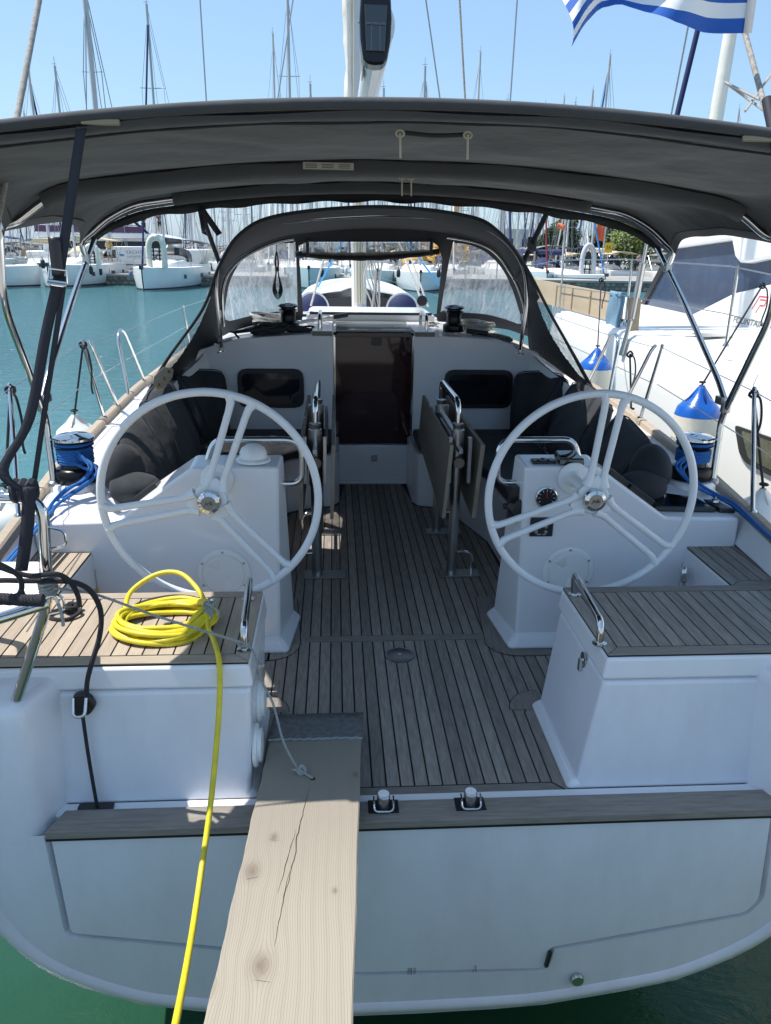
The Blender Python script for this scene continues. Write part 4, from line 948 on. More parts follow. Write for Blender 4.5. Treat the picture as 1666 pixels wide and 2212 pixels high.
# hanging cord coil in the left front window
p = fpt(598, 512)+Vector((0, -.06, 0))
CR = mat('brown_cord', (.09, .075, .07), .8)
q = MB(); q.tube([p, p-Vector((0, 0, .13))], .003, 6)
for k in range(5):
    c = p-Vector((0, .004*k, .13)); wv = .014+.004*k; L0 = .30+.012*k
    q.tube(spl([c+Vector((0, 0, .02)), c+Vector((-wv*.5, 0, -.06)), c+Vector((-wv*.35, 0, -L0*.42)), c+Vector((-wv*1.3, 0, -L0*.8)), c+Vector((0, 0, -L0)), c+Vector((wv*1.3, 0, -L0*.8)), c+Vector((wv*.35, 0, -L0*.42)), c+Vector((wv*.5, 0, -.06))], 5, closed=True), .0042, 6, closed=True)
c = p-Vector((0, .01, .255)); 
for k in range(4): q.tube([c+Vector((math.cos(a)*.014, math.sin(a)*.014, .008*k)) for a in [i*math.pi/5 for i in range(10)]], .0042, 6, closed=True)
tag(q.build('cord_coil', CR), 'thin brown cord coiled and hung inside the left spray hood window', 'cord')
# warning label hanging at the hood's left corner
lab = [at(357, 790, x=-1.42), at(378, 795, x=-1.42), at(376, 812, x=-1.42), at(360, 834, x=-1.42), at(345, 838, x=-1.42), at(334, 826, x=-1.42), at(336, 812, x=-1.42)]
LB = mesh('warning_label', [p+Vector((.0, -.05, 0)) for p in lab], [tuple(range(7))], mat('label_plastic', (.50, .48, .42), .5), SH, smooth=False, solid=.001)
for px, py in ((367, 800), (357, 815), (346, 828)):
    c = at(px, py, x=-1.415)+Vector((0.006, -.052, 0)); k = .030
    rx = rt*k; uz = up*k
    mesh('warning_triangle', [c-rx*.6-uz*.45, c+rx*.6-uz*.45, c+uz*.6], [(0, 1, 2)], YEL, LB, smooth=False)
    c2 = c-fw*.003; mesh('triangle_mark', [c2-rx*.12-uz*.25, c2+rx*.12-uz*.25, c2+rx*.05+uz*.3, c2-rx*.05+uz*.3], [(0, 1, 2, 3)], BLK, LB, smooth=False)
# ------------------------------------------------------------------ mast, boom, rigging
MX = lambda z: -.035*(z-1.2)/2.5
mp_ = [(math.cos(a)*.085, math.sin(a)*.12) for a in [i*math.pi/12 for i in range(24)]]
mb = MB(); rows = [[Vector((MX(z)+p[0], 9.2+p[1]+(z-1)*.01, z)) for p in mp_] for z in (1.1, 3, 6, 10, 14, 18.5)]
mb.grid(rows, closed=True); mb.f.append(tuple(range(5*24, 6*24))); mb.build('mast', ALU, Y)
q = MB(); q.box(-.03, .03, 9.055, 9.085, 1.2, 3.2); 
for v in q.v: v.x += MX(v.z)
for v in q.v: v.z = v.z
q.box(MX(4)-.03, MX(4)+.03, 9.04, 9.08, 3.2, 9); q.build('luff_track', GREYP, Y)
q = MB()
for k, (x, r_) in enumerate(((-.055, .008), (-.03, .008), (-.005, .01), (.025, .008), (.05, .009))): q.tube([(x, 9.03, 1.25), (x+MX(3)*.9, 9.03+.01*k, 3.0), (MX(6)+x*.5, 9.1, 6.0)], r_, 6)
q.build('halyard', mat('cream_line', (.62, .57, .42), .8), Y)
# in-mast sail slot with the luff showing
rows = []
for i in range(60):
    z = 3.0+i*.12; w_ = .05+.012*math.sin(i*.9)+.008*math.sin(i*2.1); rows.append([Vector((MX(z)-.085-w_, 9.02, z)), Vector((MX(z)-.10, 8.98+.02*math.sin(i*1.7), z)), Vector((MX(z)-.05, 9.05, z))])
MB().grid(rows).build('furled_sail_edge', SAIL, Y, solid=.004)
# boom
bp_ = [(math.cos(a)*.082, math.sin(a)*.125) for a in [i*math.pi/12 for i in range(24)]]
rows = [[Vector((.0+p[0]+.012*(9.1-y)/4, y, z+p[1])) for p in bp_] for y, z in ((9.0, 2.95), (7, 3.06), (5.42, 3.12), (5.36, 3.12))]
mb = MB().grid(rows, closed=True); mb.f.append(tuple(3*24+i for i in range(24))); mb.f = [f[::-1] for f in mb.f]; mb.build('boom', ALU, Y)
q = MB(); q.box(-.022, .03, 5.4, 8.9, 2.986, 2.998)
for v in q.v: v.z -= .11*(v.y-5.4)/3.5*.0+.0 if v.y < 6 else .165
q.build('boom_track', STEELB, Y)
box('boom_maker_plate', -.078, -.070, 6.1, 6.35, 3.0, 3.09, mat('grey_print', (.25, .28, .3), .6), Y)
# mainsheet block at the boom's end
BX, BYY, BZ = -.055, 4.75, 3.0
sh = [( .0, .215), (.035, .215), (.062, .195), (.078, .12), (.086, 0), (.082, -.10), (.066, -.19), (.045, -.215), (0, -.22)]
prof = [(x, z) for x, z in sh]+[(-x, z) for x, z in sh[::-1][1:-1]]
BK = prism('boom_end_block', [(BX+x, BZ+z) for x, z in prof], 'y', BYY-.05, BYY+.11, ANOD, Y, bevel=.028, seg=4)
q = MB(); q.prism([(BX-.05, BZ-.16), (BX+.05, BZ-.16), (BX+.062, BZ+.06), (BX-.062, BZ+.06)], 'y', BYY-.058, BYY-.045); q.build('sheave_slot', BLKG, BK, bevel=.008)
q = MB()
for x in (-.022, .022): q.box(BX+x-.003, BX+x+.003, BYY-.066, BYY-.056, BZ-.155, BZ-.03)
q.box(BX-.052, BX+.052, BYY-.066, BYY-.056, BZ-.035, BZ-.025); q.build('sheave_cheek', mat('grey_cheek', (.12, .12, .14), .35), BK)
for x in (-1, 1): lathe('block_bolt', [(.012, 0), (.012, .008), (0, .01)], (BX+x*.082, BYY+.03, BZ), (x, 0, 0), STEEL, BK, seg=12)
q = MB(); q.tube(rnd([(BX-.018, BYY, BZ+.17), (BX-.018, BYY, BZ+.235), (BX+.018, BYY, BZ+.235), (BX+.018, BYY, BZ+.17)], .018), .007, 8); q.tube([(BX, BYY, BZ+.24), (BX, BYY+.02, BZ+.30)], .012, 8); q.tube([(BX-.02, BYY, BZ+.24), (BX+.025, BYY, BZ+.25)], .008, 8); q.tube([(BX, BYY, BZ+.28), (BX, BYY, BZ+.8)], .004, 6); q.build('shackle', STEEL, BK)
WIRE = mat('rigging_wire', (.30, .31, .32), .4, metal=.7)
for s in (-1, 1):
    tube('cap_shroud', [(s*1.57, 9.2, .9), (s*1.62, 9.2, 3.2), (s*1.66, 9.2, 7.5), (s*.05, 9.3, 17.5)], .008, WIRE, Y, seg=6)
    tube('lower_shroud', [(s*1.35, 9.25, .95), (s*.10, 9.25, 7.2)], .0075, WIRE, Y, seg=6)
    tube('spreader', [(MX(7.4), 9.2, 7.35), (s*1.66, 9.25, 7.5)], .022, ALU, Y, seg=6)
# kicker lines and control lines either side of the mast seen through the hood
for pa, pb, m_, r_ in (((703, 548), (672, 660), WHTROPE, .011), ((872, 548), (913, 655), WHTROPE, .010), ((885, 548), (925, 662), WHTROPE, .010)):
    a = at(pa[0], pa[1], y=8.3); b = at(pb[0], pb[1], y=7.9); tube('control_line', [a+(a-b)*.6, a, b], r_, m_, Y, seg=6)
q = MB().lathe([(.05, -.014), (.055, 0), (.05, .014)], at(912, 650, y=7.85), (.3, 1, 0), 16); q.build('line_block', ANOD, Y)
for pa, pb in (((726, 548), (688, 618)), ((898, 548), (946, 612))):
    a = at(pa[0], pa[1], y=10.5); b = at(pb[0], pb[1], y=11.0); tube('blue_guy', [a+(a-b)*1.2, a, b+(b-a)*.15], .011, mat('sky_blue_line', (.06, .38, .75), .7), Y, seg=6)
# halyard bundle hanging at the mast
q = MB(); b0 = at(806, 552, y=9.0); b1 = at(812, 668, y=9.0)
for k in range(9):
    u = (k-4)*.018; pts = [b0*(1-t)+b1*t+Vector((u*(1+.5*math.sin(t*4+k))+.012*math.sin(t*9+k), .02*math.cos(k*2+t*5), 0)) for t in [i/14 for i in range(15)]]; q.tube(pts, .009, 6)
tag(q.build('halyard_bundle', WHTROPE), 'bundle of flecked white halyard tails hanging beside the mast', 'rope')
# backstays
RB = mat('twisted_line', (.50, .48, .44), .8, noise=(60, (.25, .2, .16), .8)); addwave(RB, 55, .004, .9)
a = at(35, 265, y=3.1); b = at(85, 0, y=3.62); tube('backstay', [a+(a-b)*3.0, a, b, b+(b-a)*1.2+Vector((.06, .6, 1.5)), (-.1, 9.3, 18)], .011, RB, Y, seg=8)
a = at(1655, 240, y=3.1); b = at(1590, 0, y=3.62); tube('backstay', [a+(a-b)*2.6, a, b, b+(b-a)*1.2+Vector((-.06, .6, 1.5)), (.05, 9.3, 18)], .011, RB, Y, seg=8)
a = at(1658, 215, y=3.05); b = at(1674, 300, y=2.95); tube('backstay_cover', [a, b], .020, STRAP, Y, seg=10)
a = at(993, 0, y=6.0); b = at(1005, 215, y=6.0); tube('topping_lift', [a+(a-b)*2, b+(b-a)*.2], .007, RB, Y, seg=6)
# ---- greek flag on the backstay: nine stripes and the canton
FB = mat('flag_blue', (.012, .10, .42), .7, bump=(40, .1, .003)); FW = mat('flag_white', (.80, .80, .80), .7, bump=(40, .1, .003))
h0 = at(1617, 72, y=3.25); FLG = thing('flag', 'blue and white striped flag with rippled hem flying from the right backstay', 'flag', tuple(h0))
def fp(u, v):
    x = h0.x-.70*u; zz = interp([(0, 0), (.25, .0), (.45, .012), (.6, .045), (.72, .085), (.82, .070), (.92, .0), (1, -.085)], u)
    top = interp([(0, 0), (.4, .03), (.7, .0), (1, -.10)], u)
    z = h0.z+zz*(1-v)+top*v+.435*v*(1-.5*u**1.3*(1-v*.4)); y = h0.y+.075*math.sin(u*10+v*3.5)*(u**.6)+.10*u*v-.05*u
    return Vector((x+.045*math.sin(u*7-v*3)*v*u, y, z+.02*math.sin(u*8+1)*v))
def cloth(name, u0, u1, v0, v1, m, n=30, k=3, dy=0):
    MB().grid([[fp(u0+(u1-u0)*i/n, v0+(v1-v0)*j/k)+Vector((0, dy, 0)) for j in range(k+1)] for i in range(n+1)]).build(name, m, FLG, sharp=180)
for i in range(9): cloth('stripe', 0.02, 1, i/9, (i+1)/9, FB if i % 2 == 0 else FW)
for dy in (-.002, .002):
    cloth('canton', .02, .37, 4/9, 1, FB, dy=dy); cloth('canton_cross', .02, .37, 6/9+.01, 7/9+.01, FW, dy=dy*1.8); cloth('canton_cross', .16, .23, 4/9, 1, FW, dy=dy*1.9)
mesh('flag_heading', [fp(0, v)+Vector((.012, 0, 0)) for v in (0, .5, 1)]+[fp(.03, v)+Vector((0, -.003, 0)) for v in (0, .5, 1)], [(0, 3, 4, 1), (1, 4, 5, 2)], FW, FLG, solid=.003)

# ------------------------------------------------------------------ cushions
def ribbonloft(name, Tp, Bp, th, m, label, n=5, a0=0, a1=None):
    T_ = spl([Vector(p) for p in Tp], n); B_ = spl([Vector(p) for p in Bp], n); a1 = a1 if a1 is not None else len(T_)-1
    rows = []
    for i in range(a0, a1+1):
        t, b = T_[i], B_[i]; d = (t-b).normalized(); tan = (T_[min(i+1, len(T_)-1)]-T_[max(i-1, 0)]).normalized()
        nrm = tan.cross(d); 
        if nrm.x*t.x > 0: nrm = -nrm
        nrm.normalize(); e = min(i-a0, a1-i); k = 1 if e > 1 else (.93 if e == 1 else .80); h = (t-b).length
        c = (t+b)/2
        sec = [(0, .0), (.004, .5), (-.002, 1.0), (.03, 1.04), (.075, 1.035), (.10, .98), (.10, .5), (.09, 0)]
        ring_ = []
        for o_, f in sec:
            p = b+d*(h*f)+nrm*((.10-o_)-.05+ (.028*math.sin(math.pi*min(1, max(0, f))) if o_ < .02 else 0))
            ring_.append(p)
        cc = sum(ring_, Vector())/len(ring_); ring_ = [cc+(p-cc)*k for p in ring_]
        rows.append(ring_)
    mb = MB().grid(rows, closed=True); n_ = len(rows[0]); mb.f += [tuple(range(n_))[::-1], tuple((len(rows)-1)*n_+i for i in range(n_))]
    bm = bmesh.new(); 
    o = mb.build(name, m, None, sharp=180)
    bm.from_mesh(o.data); bmesh.ops.recalc_face_normals(bm, faces=bm.faces); bm.to_mesh(o.data); bm.free()
    sm = o.modifiers.new('sub', 'SUBSURF'); sm.levels = 1; sm.render_levels = 2
    tag(o, label, 'cushion')
    if len(rows) > 4:
        for j, nm in ((3, 'piping'), (5, 'piping')): tube(nm, [r_[j]+(r_[j]-sum(r_, Vector())/len(r_)).normalized()*.003 for r_ in rows[1:-1]], .0045, CANVD, o, seg=6)
        for e in (0, -1): tube('end_seam', rows[1 if e == 0 else -2], .004, CANVD, o, seg=6, closed=True)
    return o
for s in (-1, 1):
    side = 'left' if s < 0 else 'right'; far = 'water' if s < 0 else 'catamaran'
    Tp = [(1.12, 6.02, .915), (1.34, 5.97, .925), (1.45, 5.72, .93), (1.475, 5.25, .945), (1.45, 4.75, .93), (1.43, 4.25, .895), (1.40, 3.85, .86)]
    Bp = [(1.08, 5.88, .47), (1.16, 5.80, .47), (1.21, 5.55, .47), (1.22, 5.05, .47), (1.21, 4.6, .47), (1.20, 4.15, .47), (1.19, 3.80, .47)]
    T2 = [(s*a, b, c) for a, b, c in Tp]; B2 = [(s*a, b, c) for a, b, c in Bp]
    ribbonloft('back_cushion', T2, B2, .1, CUSH, f'charcoal corner back cushion against the bulkhead on the {side} bench', 5, 0, 11)
    ribbonloft('back_cushion', T2, B2, .1, CUSH, f'long charcoal back cushion in the middle of the {side} bench, {far} side', 5, 12, 21)
    ribbonloft('back_cushion', T2, B2, .1, CUSH, f'aft charcoal back cushion of the {side} bench, just ahead of the wheel', 5, 22, 30)
    # soft bolster at the aft end
    mb = MB(); rows = []
    for i in range(9):
        t = i/8; a = math.pi*t; cx = s*(1.20+.20*t); rr = .02+.115*math.sin(a)**.55
        rows.append([Vector((cx, 3.66+.12*math.cos(k*math.pi/6)*rr/.13-.03*t, .80+.0+rr*.98*math.sin(k*math.pi/6)+.02*math.sin(3*t))) for k in range(12)])
    mb.grid(rows, closed=True); mb.f += [tuple(range(12))[::-1], tuple(8*12+i for i in range(12))]
    rows = []
    for i in range(7):
        t = i/6; rr = .03+.05*math.sin(math.pi*(.15+.7*t))
        c_ = Vector((s*(1.12+.23*t), 3.55+.02*t, .755+.0*t)); rows.append([c_+Vector((0, rr*1.2*math.cos(k*math.pi/6), rr*math.sin(k*math.pi/6))) for k in range(12)])
    mb.grid(rows, closed=True); n0 = len(mb.v)-7*12; mb.f += [tuple(n0+i for i in range(12))[::-1], tuple(n0+6*12+i for i in range(12))]
    o = mb.build('bolster_cushion', CUSH, None, sharp=180); bm = bmesh.new(); bm.from_mesh(o.data); bmesh.ops.recalc_face_normals(bm, faces=bm.faces); bm.to_mesh(o.data); bm.free()
    o.modifiers.new('sub', 'SUBSURF').render_levels = 2
    tag(o, f'rounded charcoal bolster cushion beside the {side} winch', 'cushion')
    P = [(.60, 3.66), (.68, 3.90), (.75, 4.25), (.735, 4.78), (.64, 5.13), (.56, 5.42), (.40, 5.52), (.34, 5.62), (.34, 6.08), (1.2, 6.08), (1.24, 5.4), (1.22, 3.7)]
    if s < 0: P = [(-.58, 3.66), (-.65, 3.90), (-.72, 4.25), (-.72, 4.76), (-.65, 5.30), (-.53, 5.42), (-.36, 5.50), (-.30, 5.60), (-.30, 6.08), (-1.2, 6.08), (-1.24, 5.4), (-1.22, 3.7)]
    o = prism('seat_cushion', P, 'z', .405, .47, CUSH, None, bevel=.022, seg=3)
    tag(o, f'flat charcoal seat cushion covering the {side} cockpit bench', 'cushion')

# ------------------------------------------------------------------ gangplank
def plank_mat():
    m = bpy.data.materials.new('raw_spruce'); m.use_nodes = True; t = m.node_tree; b = t.nodes['Principled BSDF']; b.inputs['Roughness'].default_value = .75
    L_ = t.links.new; N = t.nodes.new
    g = N('ShaderNodeNewGeometry'); sp = N('ShaderNodeSeparateXYZ'); L_(g.outputs['Position'], sp.inputs[0])
    def mth(op, a, b_=None):
        n = N('ShaderNodeMath'); n.operation = op
        for i, v in enumerate((a, b_)):
            if v is None: continue
            if isinstance(v, (int, float)): n.inputs[i].default_value = v
            else: L_(v, n.inputs[i])
        return n.outputs[0]
    ns = N('ShaderNodeTexNoise'); ns.inputs['Scale'].default_value = 2.2; ns.inputs['Detail'].default_value = 3
    mp = N('ShaderNodeMapping'); mp.inputs['Scale'].default_value = (1.6, .7, 1); L_(g.outputs['Position'], mp.inputs[0]); L_(mp.outputs[0], ns.inputs[0])
    ph = mth('ADD', mth('MULTIPLY', sp.outputs['X'], 1.0), mth('MULTIPLY', ns.outputs[0], .045))
    kd = None
    for px, py, s_ in ((592, 1815, .020), (545, 1895, .034), (565, 2118, .040), (768, 1666, .016), (724, 1942, .012), (450, 2165, .03)):
        k = at(px, py, z=.13)
        dx = mth('SUBTRACT', sp.outputs['X'], k.x); dy = mth('MULTIPLY', mth('SUBTRACT', sp.outputs['Y'], k.y), .62)
        d2 = mth('ADD', mth('MULTIPLY', dx, dx), mth('MULTIPLY', dy, dy))
        e = mth('POWER', 2.718, mth('MULTIPLY', d2, -1/(s_*1.9)**2)); sg = mth('DIVIDE', dx, mth('ADD', mth('SQRT', d2), .012))
        ph = mth('ADD', ph, mth('MULTIPLY', mth('MULTIPLY', e, sg), -s_*.9))
        kk = mth('POWER', 2.718, mth('MULTIPLY', d2, -1/(s_*.62)**2)); kd = kk if kd is None else mth('MAXIMUM', kd, kk)
    wv = mth('SINE', mth('MULTIPLY', ph, 900)); w2 = mth('SINE', mth('MULTIPLY', ph, 171))
    gr = mth('ADD', mth('MULTIPLY', mth('POWER', mth('MAXIMUM', wv, 0), 2.5), .55), mth('MULTIPLY', mth('MAXIMUM', w2, 0), .22))
    n2 = N('ShaderNodeTexNoise'); n2.inputs['Scale'].default_value = 3; n2.inputs['Detail'].default_value = 8; L_(g.outputs['Position'], n2.inputs[0])
    m1 = N('ShaderNodeMix'); m1.data_type = 'RGBA'; m1.inputs[6].default_value = (.325, .285, .225, 1); m1.inputs[7].default_value = (.215, .18, .14, 1); L_(mth('MULTIPLY', gr, .75), m1.inputs[0])
    m2 = N('ShaderNodeMix'); m2.data_type = 'RGBA'; m2.inputs[7].default_value = (.25, .22, .18, 1); L_(m1.outputs[2], m2.inputs[6])
    mr = N('ShaderNodeMapRange'); mr.inputs[1].default_value = 1.7; mr.inputs[2].default_value = 2.3; mr.inputs[4].default_value = .75; L_(mth('ADD', sp.outputs['Y'], mth('MULTIPLY', n2.outputs[0], .5)), mr.inputs[0]); L_(mr.outputs[0], m2.inputs[0])
    m3 = N('ShaderNodeMix'); m3.data_type = 'RGBA'; m3.inputs[7].default_value = (.15, .115, .085, 1); L_(m2.outputs[2], m3.inputs[6]); L_(mth('MULTIPLY', kd, .8), m3.inputs[0])
    L_(m3.outputs[2], b.inputs['Base Color'])
    bp = N('ShaderNodeBump'); bp.inputs['Strength'].default_value = .35; bp.inputs['Distance'].default_value = .002; L_(gr, bp.inputs['Height']); L_(bp.outputs[0], b.inputs['Normal'])
    return m
def pz(y): return .085+(2.64-y)*.078
def pl(y): return -.526-(2.647-y)*.0437
def pr(y): return -.183-(2.647-y)*.048
GP = thing('gangplank', 'long rough wooden plank laid from the quay onto the cockpit floor as a gangway', 'gangplank', (-.45, 1.4, .1))
mb = MB(); rows = []
ysg = [2.64-(2.64-.28)*i/60 for i in range(61)]
for i, y in enumerate(ysg):
    l = pl(y)+.0015*math.sin(i*.7)+.001*math.sin(i*1.9); r_ = pr(y)+.001*math.sin(i*.5+1); z = pz(y)
    rows.append([Vector((l, y, z-.045)), Vector((l, y, z-.004)), Vector((l+.004, y, z)), Vector((r_-.004, y, z)), Vector((r_, y, z-.004)), Vector((r_, y, z-.045))])
mb.grid(rows, closed=True); mb.f.append(tuple(range(6))); mb.f.append(tuple(60*6+i for i in range(6))[::-1])
mb.build('board', plank_mat(), GP, sharp=30)
def strip(name, pxs, w_, m):
    P = [at(a, b, z=.13) for a, b in pxs]
    for _ in range(5): P = [at(a, b, z=pz(p.y)+.0007) for (a, b), p in zip(pxs, P)]
    n = len(P); vs = []
    for i, p in enumerate(P):
        k = w_*(math.sin(math.pi*(i+.3)/(n-.4)))*(.7+.5*random.random()); vs += [p+Vector((-k, 0, 0)), p+Vector((k, 0, 0))]
    return mesh(name, vs, [(2*i, 2*i+1, 2*i+3, 2*i+2) for i in range(n-1)], m, GP, smooth=False)
CRK = mat('crack_shadow', (.05, .035, .025), .9)
def jag(a, b, n, j): return [(a[0]+(b[0]-a[0])*i/n+random.uniform(-j, j), a[1]+(b[1]-a[1])*i/n) for i in range(n+1)]
strip('crack', jag((672, 1690), (640, 1815), 14, 1.2)+jag((641, 1830), (608, 1965), 14, 1.5)[1:], .0016, CRK)
strip('crack', jag((640, 1790), (600, 1930), 12, 1.2), .0012, CRK); strip('crack', jag((625, 1880), (592, 2045), 12, 1.2), .0012, CRK)
strip('crack', jag((560, 1893), (530, 1900), 6, .8), .0020, CRK); strip('crack', jag((545, 2116), (588, 2122), 6, 1.0), .0018, CRK)
strip('crack', jag((580, 1813), (604, 1816), 5, .6), .0016, CRK)
MATT = addwave(mat('grey_grip_cloth', (.16, .165, .16), .9, noise=(40, (.26, .26, .25), .8), bump=(300, .5, .001)), 90, .003, .8, 'Y')
rows = []
for i in range(17):
    x_ = i/16; rows.append([Vector((pl(y)-.006+(pr(y)-pl(y)+.012)*x_, y+(.004*math.sin(i*2.1) if y < 2.5 else 0), pz(y)+.004+.001*math.sin(i*1.3))) for y in (2.655, 2.60, 2.55, 2.50, 2.47)])
MB().grid(rows).build('grip_mat', MATT, GP, solid=.004)
rows = [Vector((pl(2.47)-.004+(pr(2.47)-pl(2.47)+.008)*i/30, 2.467+.004*math.sin(i*2.1)+random.uniform(-.003, .003), pz(2.47)+.005)) for i in range(31)]
tube('frayed_edge', rows, [.004+random.uniform(-.001, .002) for _ in range(31)], GRYROPE, GP, seg=5)
p = at(676, 1682, z=pz(2.2)); lathe('rope_hole', [(.010, 0), (.009, .001), (0, .001)], (p.x, p.y, pz(p.y)), (0, 0, 1), CRK, GP, seg=12)

# ------------------------------------------------------------------ hose, ropes
random.seed(3)
cc = Vector((-.905, 2.575, .527)); q = []; N_ = 9
for k in range(N_):
    a_ = .192-.011*(k % 5)+random.uniform(-.008, .008); b_ = .150-.013*((k*2) % 6); off = Vector((random.uniform(-.012, .012), random.uniform(-.015, .015), 0)); lay = .010+.013*(k//3)+.004*(k % 3)
    for i in range(20):
        a = 2*math.pi*i/20
        x = a_*math.cos(a); y = b_*math.sin(a); 
        if x > .09: y *= 1-.45*(x-.09)/.09          # drawn together at the tie
        tl = .10; q.append(cc+off*(1-max(0, x)/.2)+Vector((x*math.cos(tl)-y*math.sin(tl), x*math.sin(tl)+y*math.cos(tl), lay+(.008*math.sin(2*a+k))+(.018 if x > .12 else 0))))
q += [Vector(v) for v in ((-.74, 2.50, .560), (-.712, 2.43, .553), (-.680, 2.33, .538), (-.668, 2.262, .485), (-.672, 2.20, .36), (-.688, 2.08, .16), (-.700, 1.95, .045), (-.700, 1.80, .0), (-.692, 1.65, .01), (-.665, 1.35, .115), (-.64, 1.0, .25), (-.62, .7, .29), (-.62, .45, .245), (-.75, .1, .227), (-1.2, -.4, .227))]
hz = [Vector(v) for v in ((-.765, 2.62, .565), (-.80, 2.73, .585), (-.89, 2.83, .625), (-.99, 2.85, .615), (-1.075, 2.78, .575), (-1.07, 2.66, .553))]
HO = thing('yellow_hose', 'bright yellow water hose coiled and tied on the left stern seat, its end trailing aft', 'hose', (-.9, 2.57, .525))
tube('coil', spl(q, 3), .0096, YELLOW, HO, seg=8); tube('loop', spl([q[2]]+hz+[q[8]], 6), .0096, YELLOW, HO, seg=8)
q = MB()
for k in range(4):
    c = cc+Vector((.145+.008*k, .018, .045)); q.tube([c+Vector((.006*math.sin(3*a), math.cos(a)*.052, math.sin(a)*.034)) for a in [i*math.pi/8 for i in range(16)]], .0045, 6, closed=True)
c = cc+Vector((.165, .0, .078)); q.tube(spl([c, c+Vector((.02, .02, .012)), c+Vector((.015, -.02, .014)), c+Vector((-.012, .0, .01)), c+Vector((.03, -.03, 0)), c+Vector((.035, -.045, -.02))], 5), .0048, 6); q.tube(spl([c, c+Vector((-.01, .04, .01)), c+Vector((.005, .055, .012))], 5), .0048, 6)
q.build('hose_tie', GRYROPE, HO)
tc_ = at(104, 1265, y=2.17)
q = MB()
for k in range(5): q.tube([tc_+Vector((math.cos(a)*.024, math.sin(a)*.024, -.018+.010*k+.003*math.sin(a*2+k))) for a in [i*math.pi/7 for i in range(14)]], .0055, 6, closed=True)
h1 = Vector((-.604, 2.40, .548)); hole_ = at(676, 1682, z=pz(2.2)); hole_.z = pz(hole_.y)+.004
q.tube(spl([tc_+Vector((.02, -.02, 0)), at(200, 1282, y=2.22), at(330, 1328, y=2.28), at(450, 1366, y=2.33), at(520, 1387, y=2.37), h1], 6), .0048, 6)
q.tube([h1+Vector((math.cos(a)*.018, math.sin(a)*.018, .002*math.sin(a))) for a in [i*math.pi/6 for i in range(12)]], .0045, 6, closed=True)
q.tube(spl([h1, Vector((-.565, 2.38, .52)), Vector((-.545, 2.37, .42)), at(590, 1520, y=2.36), at(612, 1600, y=2.32), at(640, 1655, y=2.27), at(655, 1668, y=2.24), hole_], 6), .0042, 6)
k_ = at(652, 1664, y=2.25); q.tube(spl([k_+Vector((-.012, 0, -.004)), k_+Vector((.0, .01, .012)), k_+Vector((.012, 0, -.002)), k_+Vector((0, -.01, -.008))], 4, closed=True), .006, 6, closed=True); q.tube([k_, k_+Vector((-.035, 0, .004))], .004, 6)
q.tube(spl([tc_+Vector((0, -.03, -.03)), at(118, 1290, y=2.14), at(133, 1325, y=2.12), at(137, 1352, y=2.12)], 5), .005, 6)
tag(q.build('lashing_line', GRYROPE), 'thin grey line from the left rail across the seat to the gangplank hole', 'rope')
# black mooring tail through the fairlead
q = MB()
q.tube(spl([at(-60, 1262, y=2.10), at(0, 1254, y=2.11), at(60, 1255, y=2.12), at(110, 1255, y=2.13), at(160, 1258, y=2.15), at(195, 1276, y=2.18), at(215, 1310, y=2.20), at(219, 1345, y=2.21), at(213, 1385, y=2.21), at(199, 1430, y=2.22), at(189, 1470, y=2.24), at(187, 1500, y=2.262)], 5), .0085, 8)
q.tube(spl([Vector((-1.125, 2.270, .40)), Vector((-1.126, 2.262, .36)), Vector((-1.120, 2.250, .2)), Vector((-1.108, 2.236, .012))], 5), .0065, 8)
q.tube(spl([at(-40, 1222, y=2.06), at(0, 1226, y=2.08), at(30, 1236, y=2.1), at(70, 1244, y=2.11), at(120, 1240, y=2.12), at(150, 1255, y=2.14), at(168, 1285, y=2.18), at(172, 1308, y=2.22)], 5), .008, 8)
tag(q.build('mooring_tail', BLKROPE), 'thin black line led round the left rail down through the fairlead', 'rope')
q = MB(); c = at(152, 1312, z=.545); c.z = .532
for k, (a, b, r_) in enumerate(((0, 0, .018), (.014, .01, .016), (-.012, .010, .018), (.005, -.010, .020))): q.tube([c+Vector((a+math.cos(t)*r_, b+math.sin(t)*r_*(.8 if k % 2 else 1.1), .012+.010*math.sin(t+k))) for t in [i*math.pi/6 for i in range(12)]], .0075, 6, closed=True)
q.tube(spl([c+Vector((-.02, 0, .01)), c+Vector((-.06, -.02, .004)), c+Vector((-.055, -.06, .0)), c+Vector((.01, -.075, .0)), c+Vector((.045, -.03, .008)), c+Vector((.02, .0, .01))], 6), .0075, 6)
tag(q.build('knotted_rope_end', BLKROPE), 'knotted black rope end lying on the left stern seat', 'rope')
q = MB(); a = at(-40, 1292, y=2.02); b = at(78, 1297, y=2.02); n_ = 60
for ph in (0, 2.1, 4.2): q.tube([a*(1-i/n_)+b*(i/n_)+Vector((0, math.cos(i*.55+ph)*.009, math.sin(i*.55+ph)*.009)) for i in range(n_+1)], .0095, 6)
q.tube([b, b+Vector((.02, 0, 0))], .019, 10); tag(q.build('thick_rope_end', BLKROPE), 'thick black laid rope with a taped end on the corner seat', 'rope')
q = MB(); q.tube(spl([at(-20, 1210, y=2.02), at(25, 1232, y=2.04), at(44, 1250, y=2.06), at(46, 1275, y=2.06), at(30, 1288, y=2.04), at(-20, 1284, y=2.02)], 5), .008, 6); q.tube(spl([at(-20, 1300, y=2.0), at(20, 1292, y=2.02), at(48, 1284, y=2.03), at(45, 1278, y=2.04)], 5), .008, 6); tag(q.build('black_line_loop', BLKROPE), 'loop of black line draped over the corner seat rope', 'rope')
o = prism('fairlead_base', rc([(-1.165, .37), (-1.135, .355), (-1.105, .36), (-1.080, .395), (-1.095, .43), (-1.12, .445), (-1.15, .44)], .012), 'y', 2.262, 2.290, BLK, Y, bevel=.008)
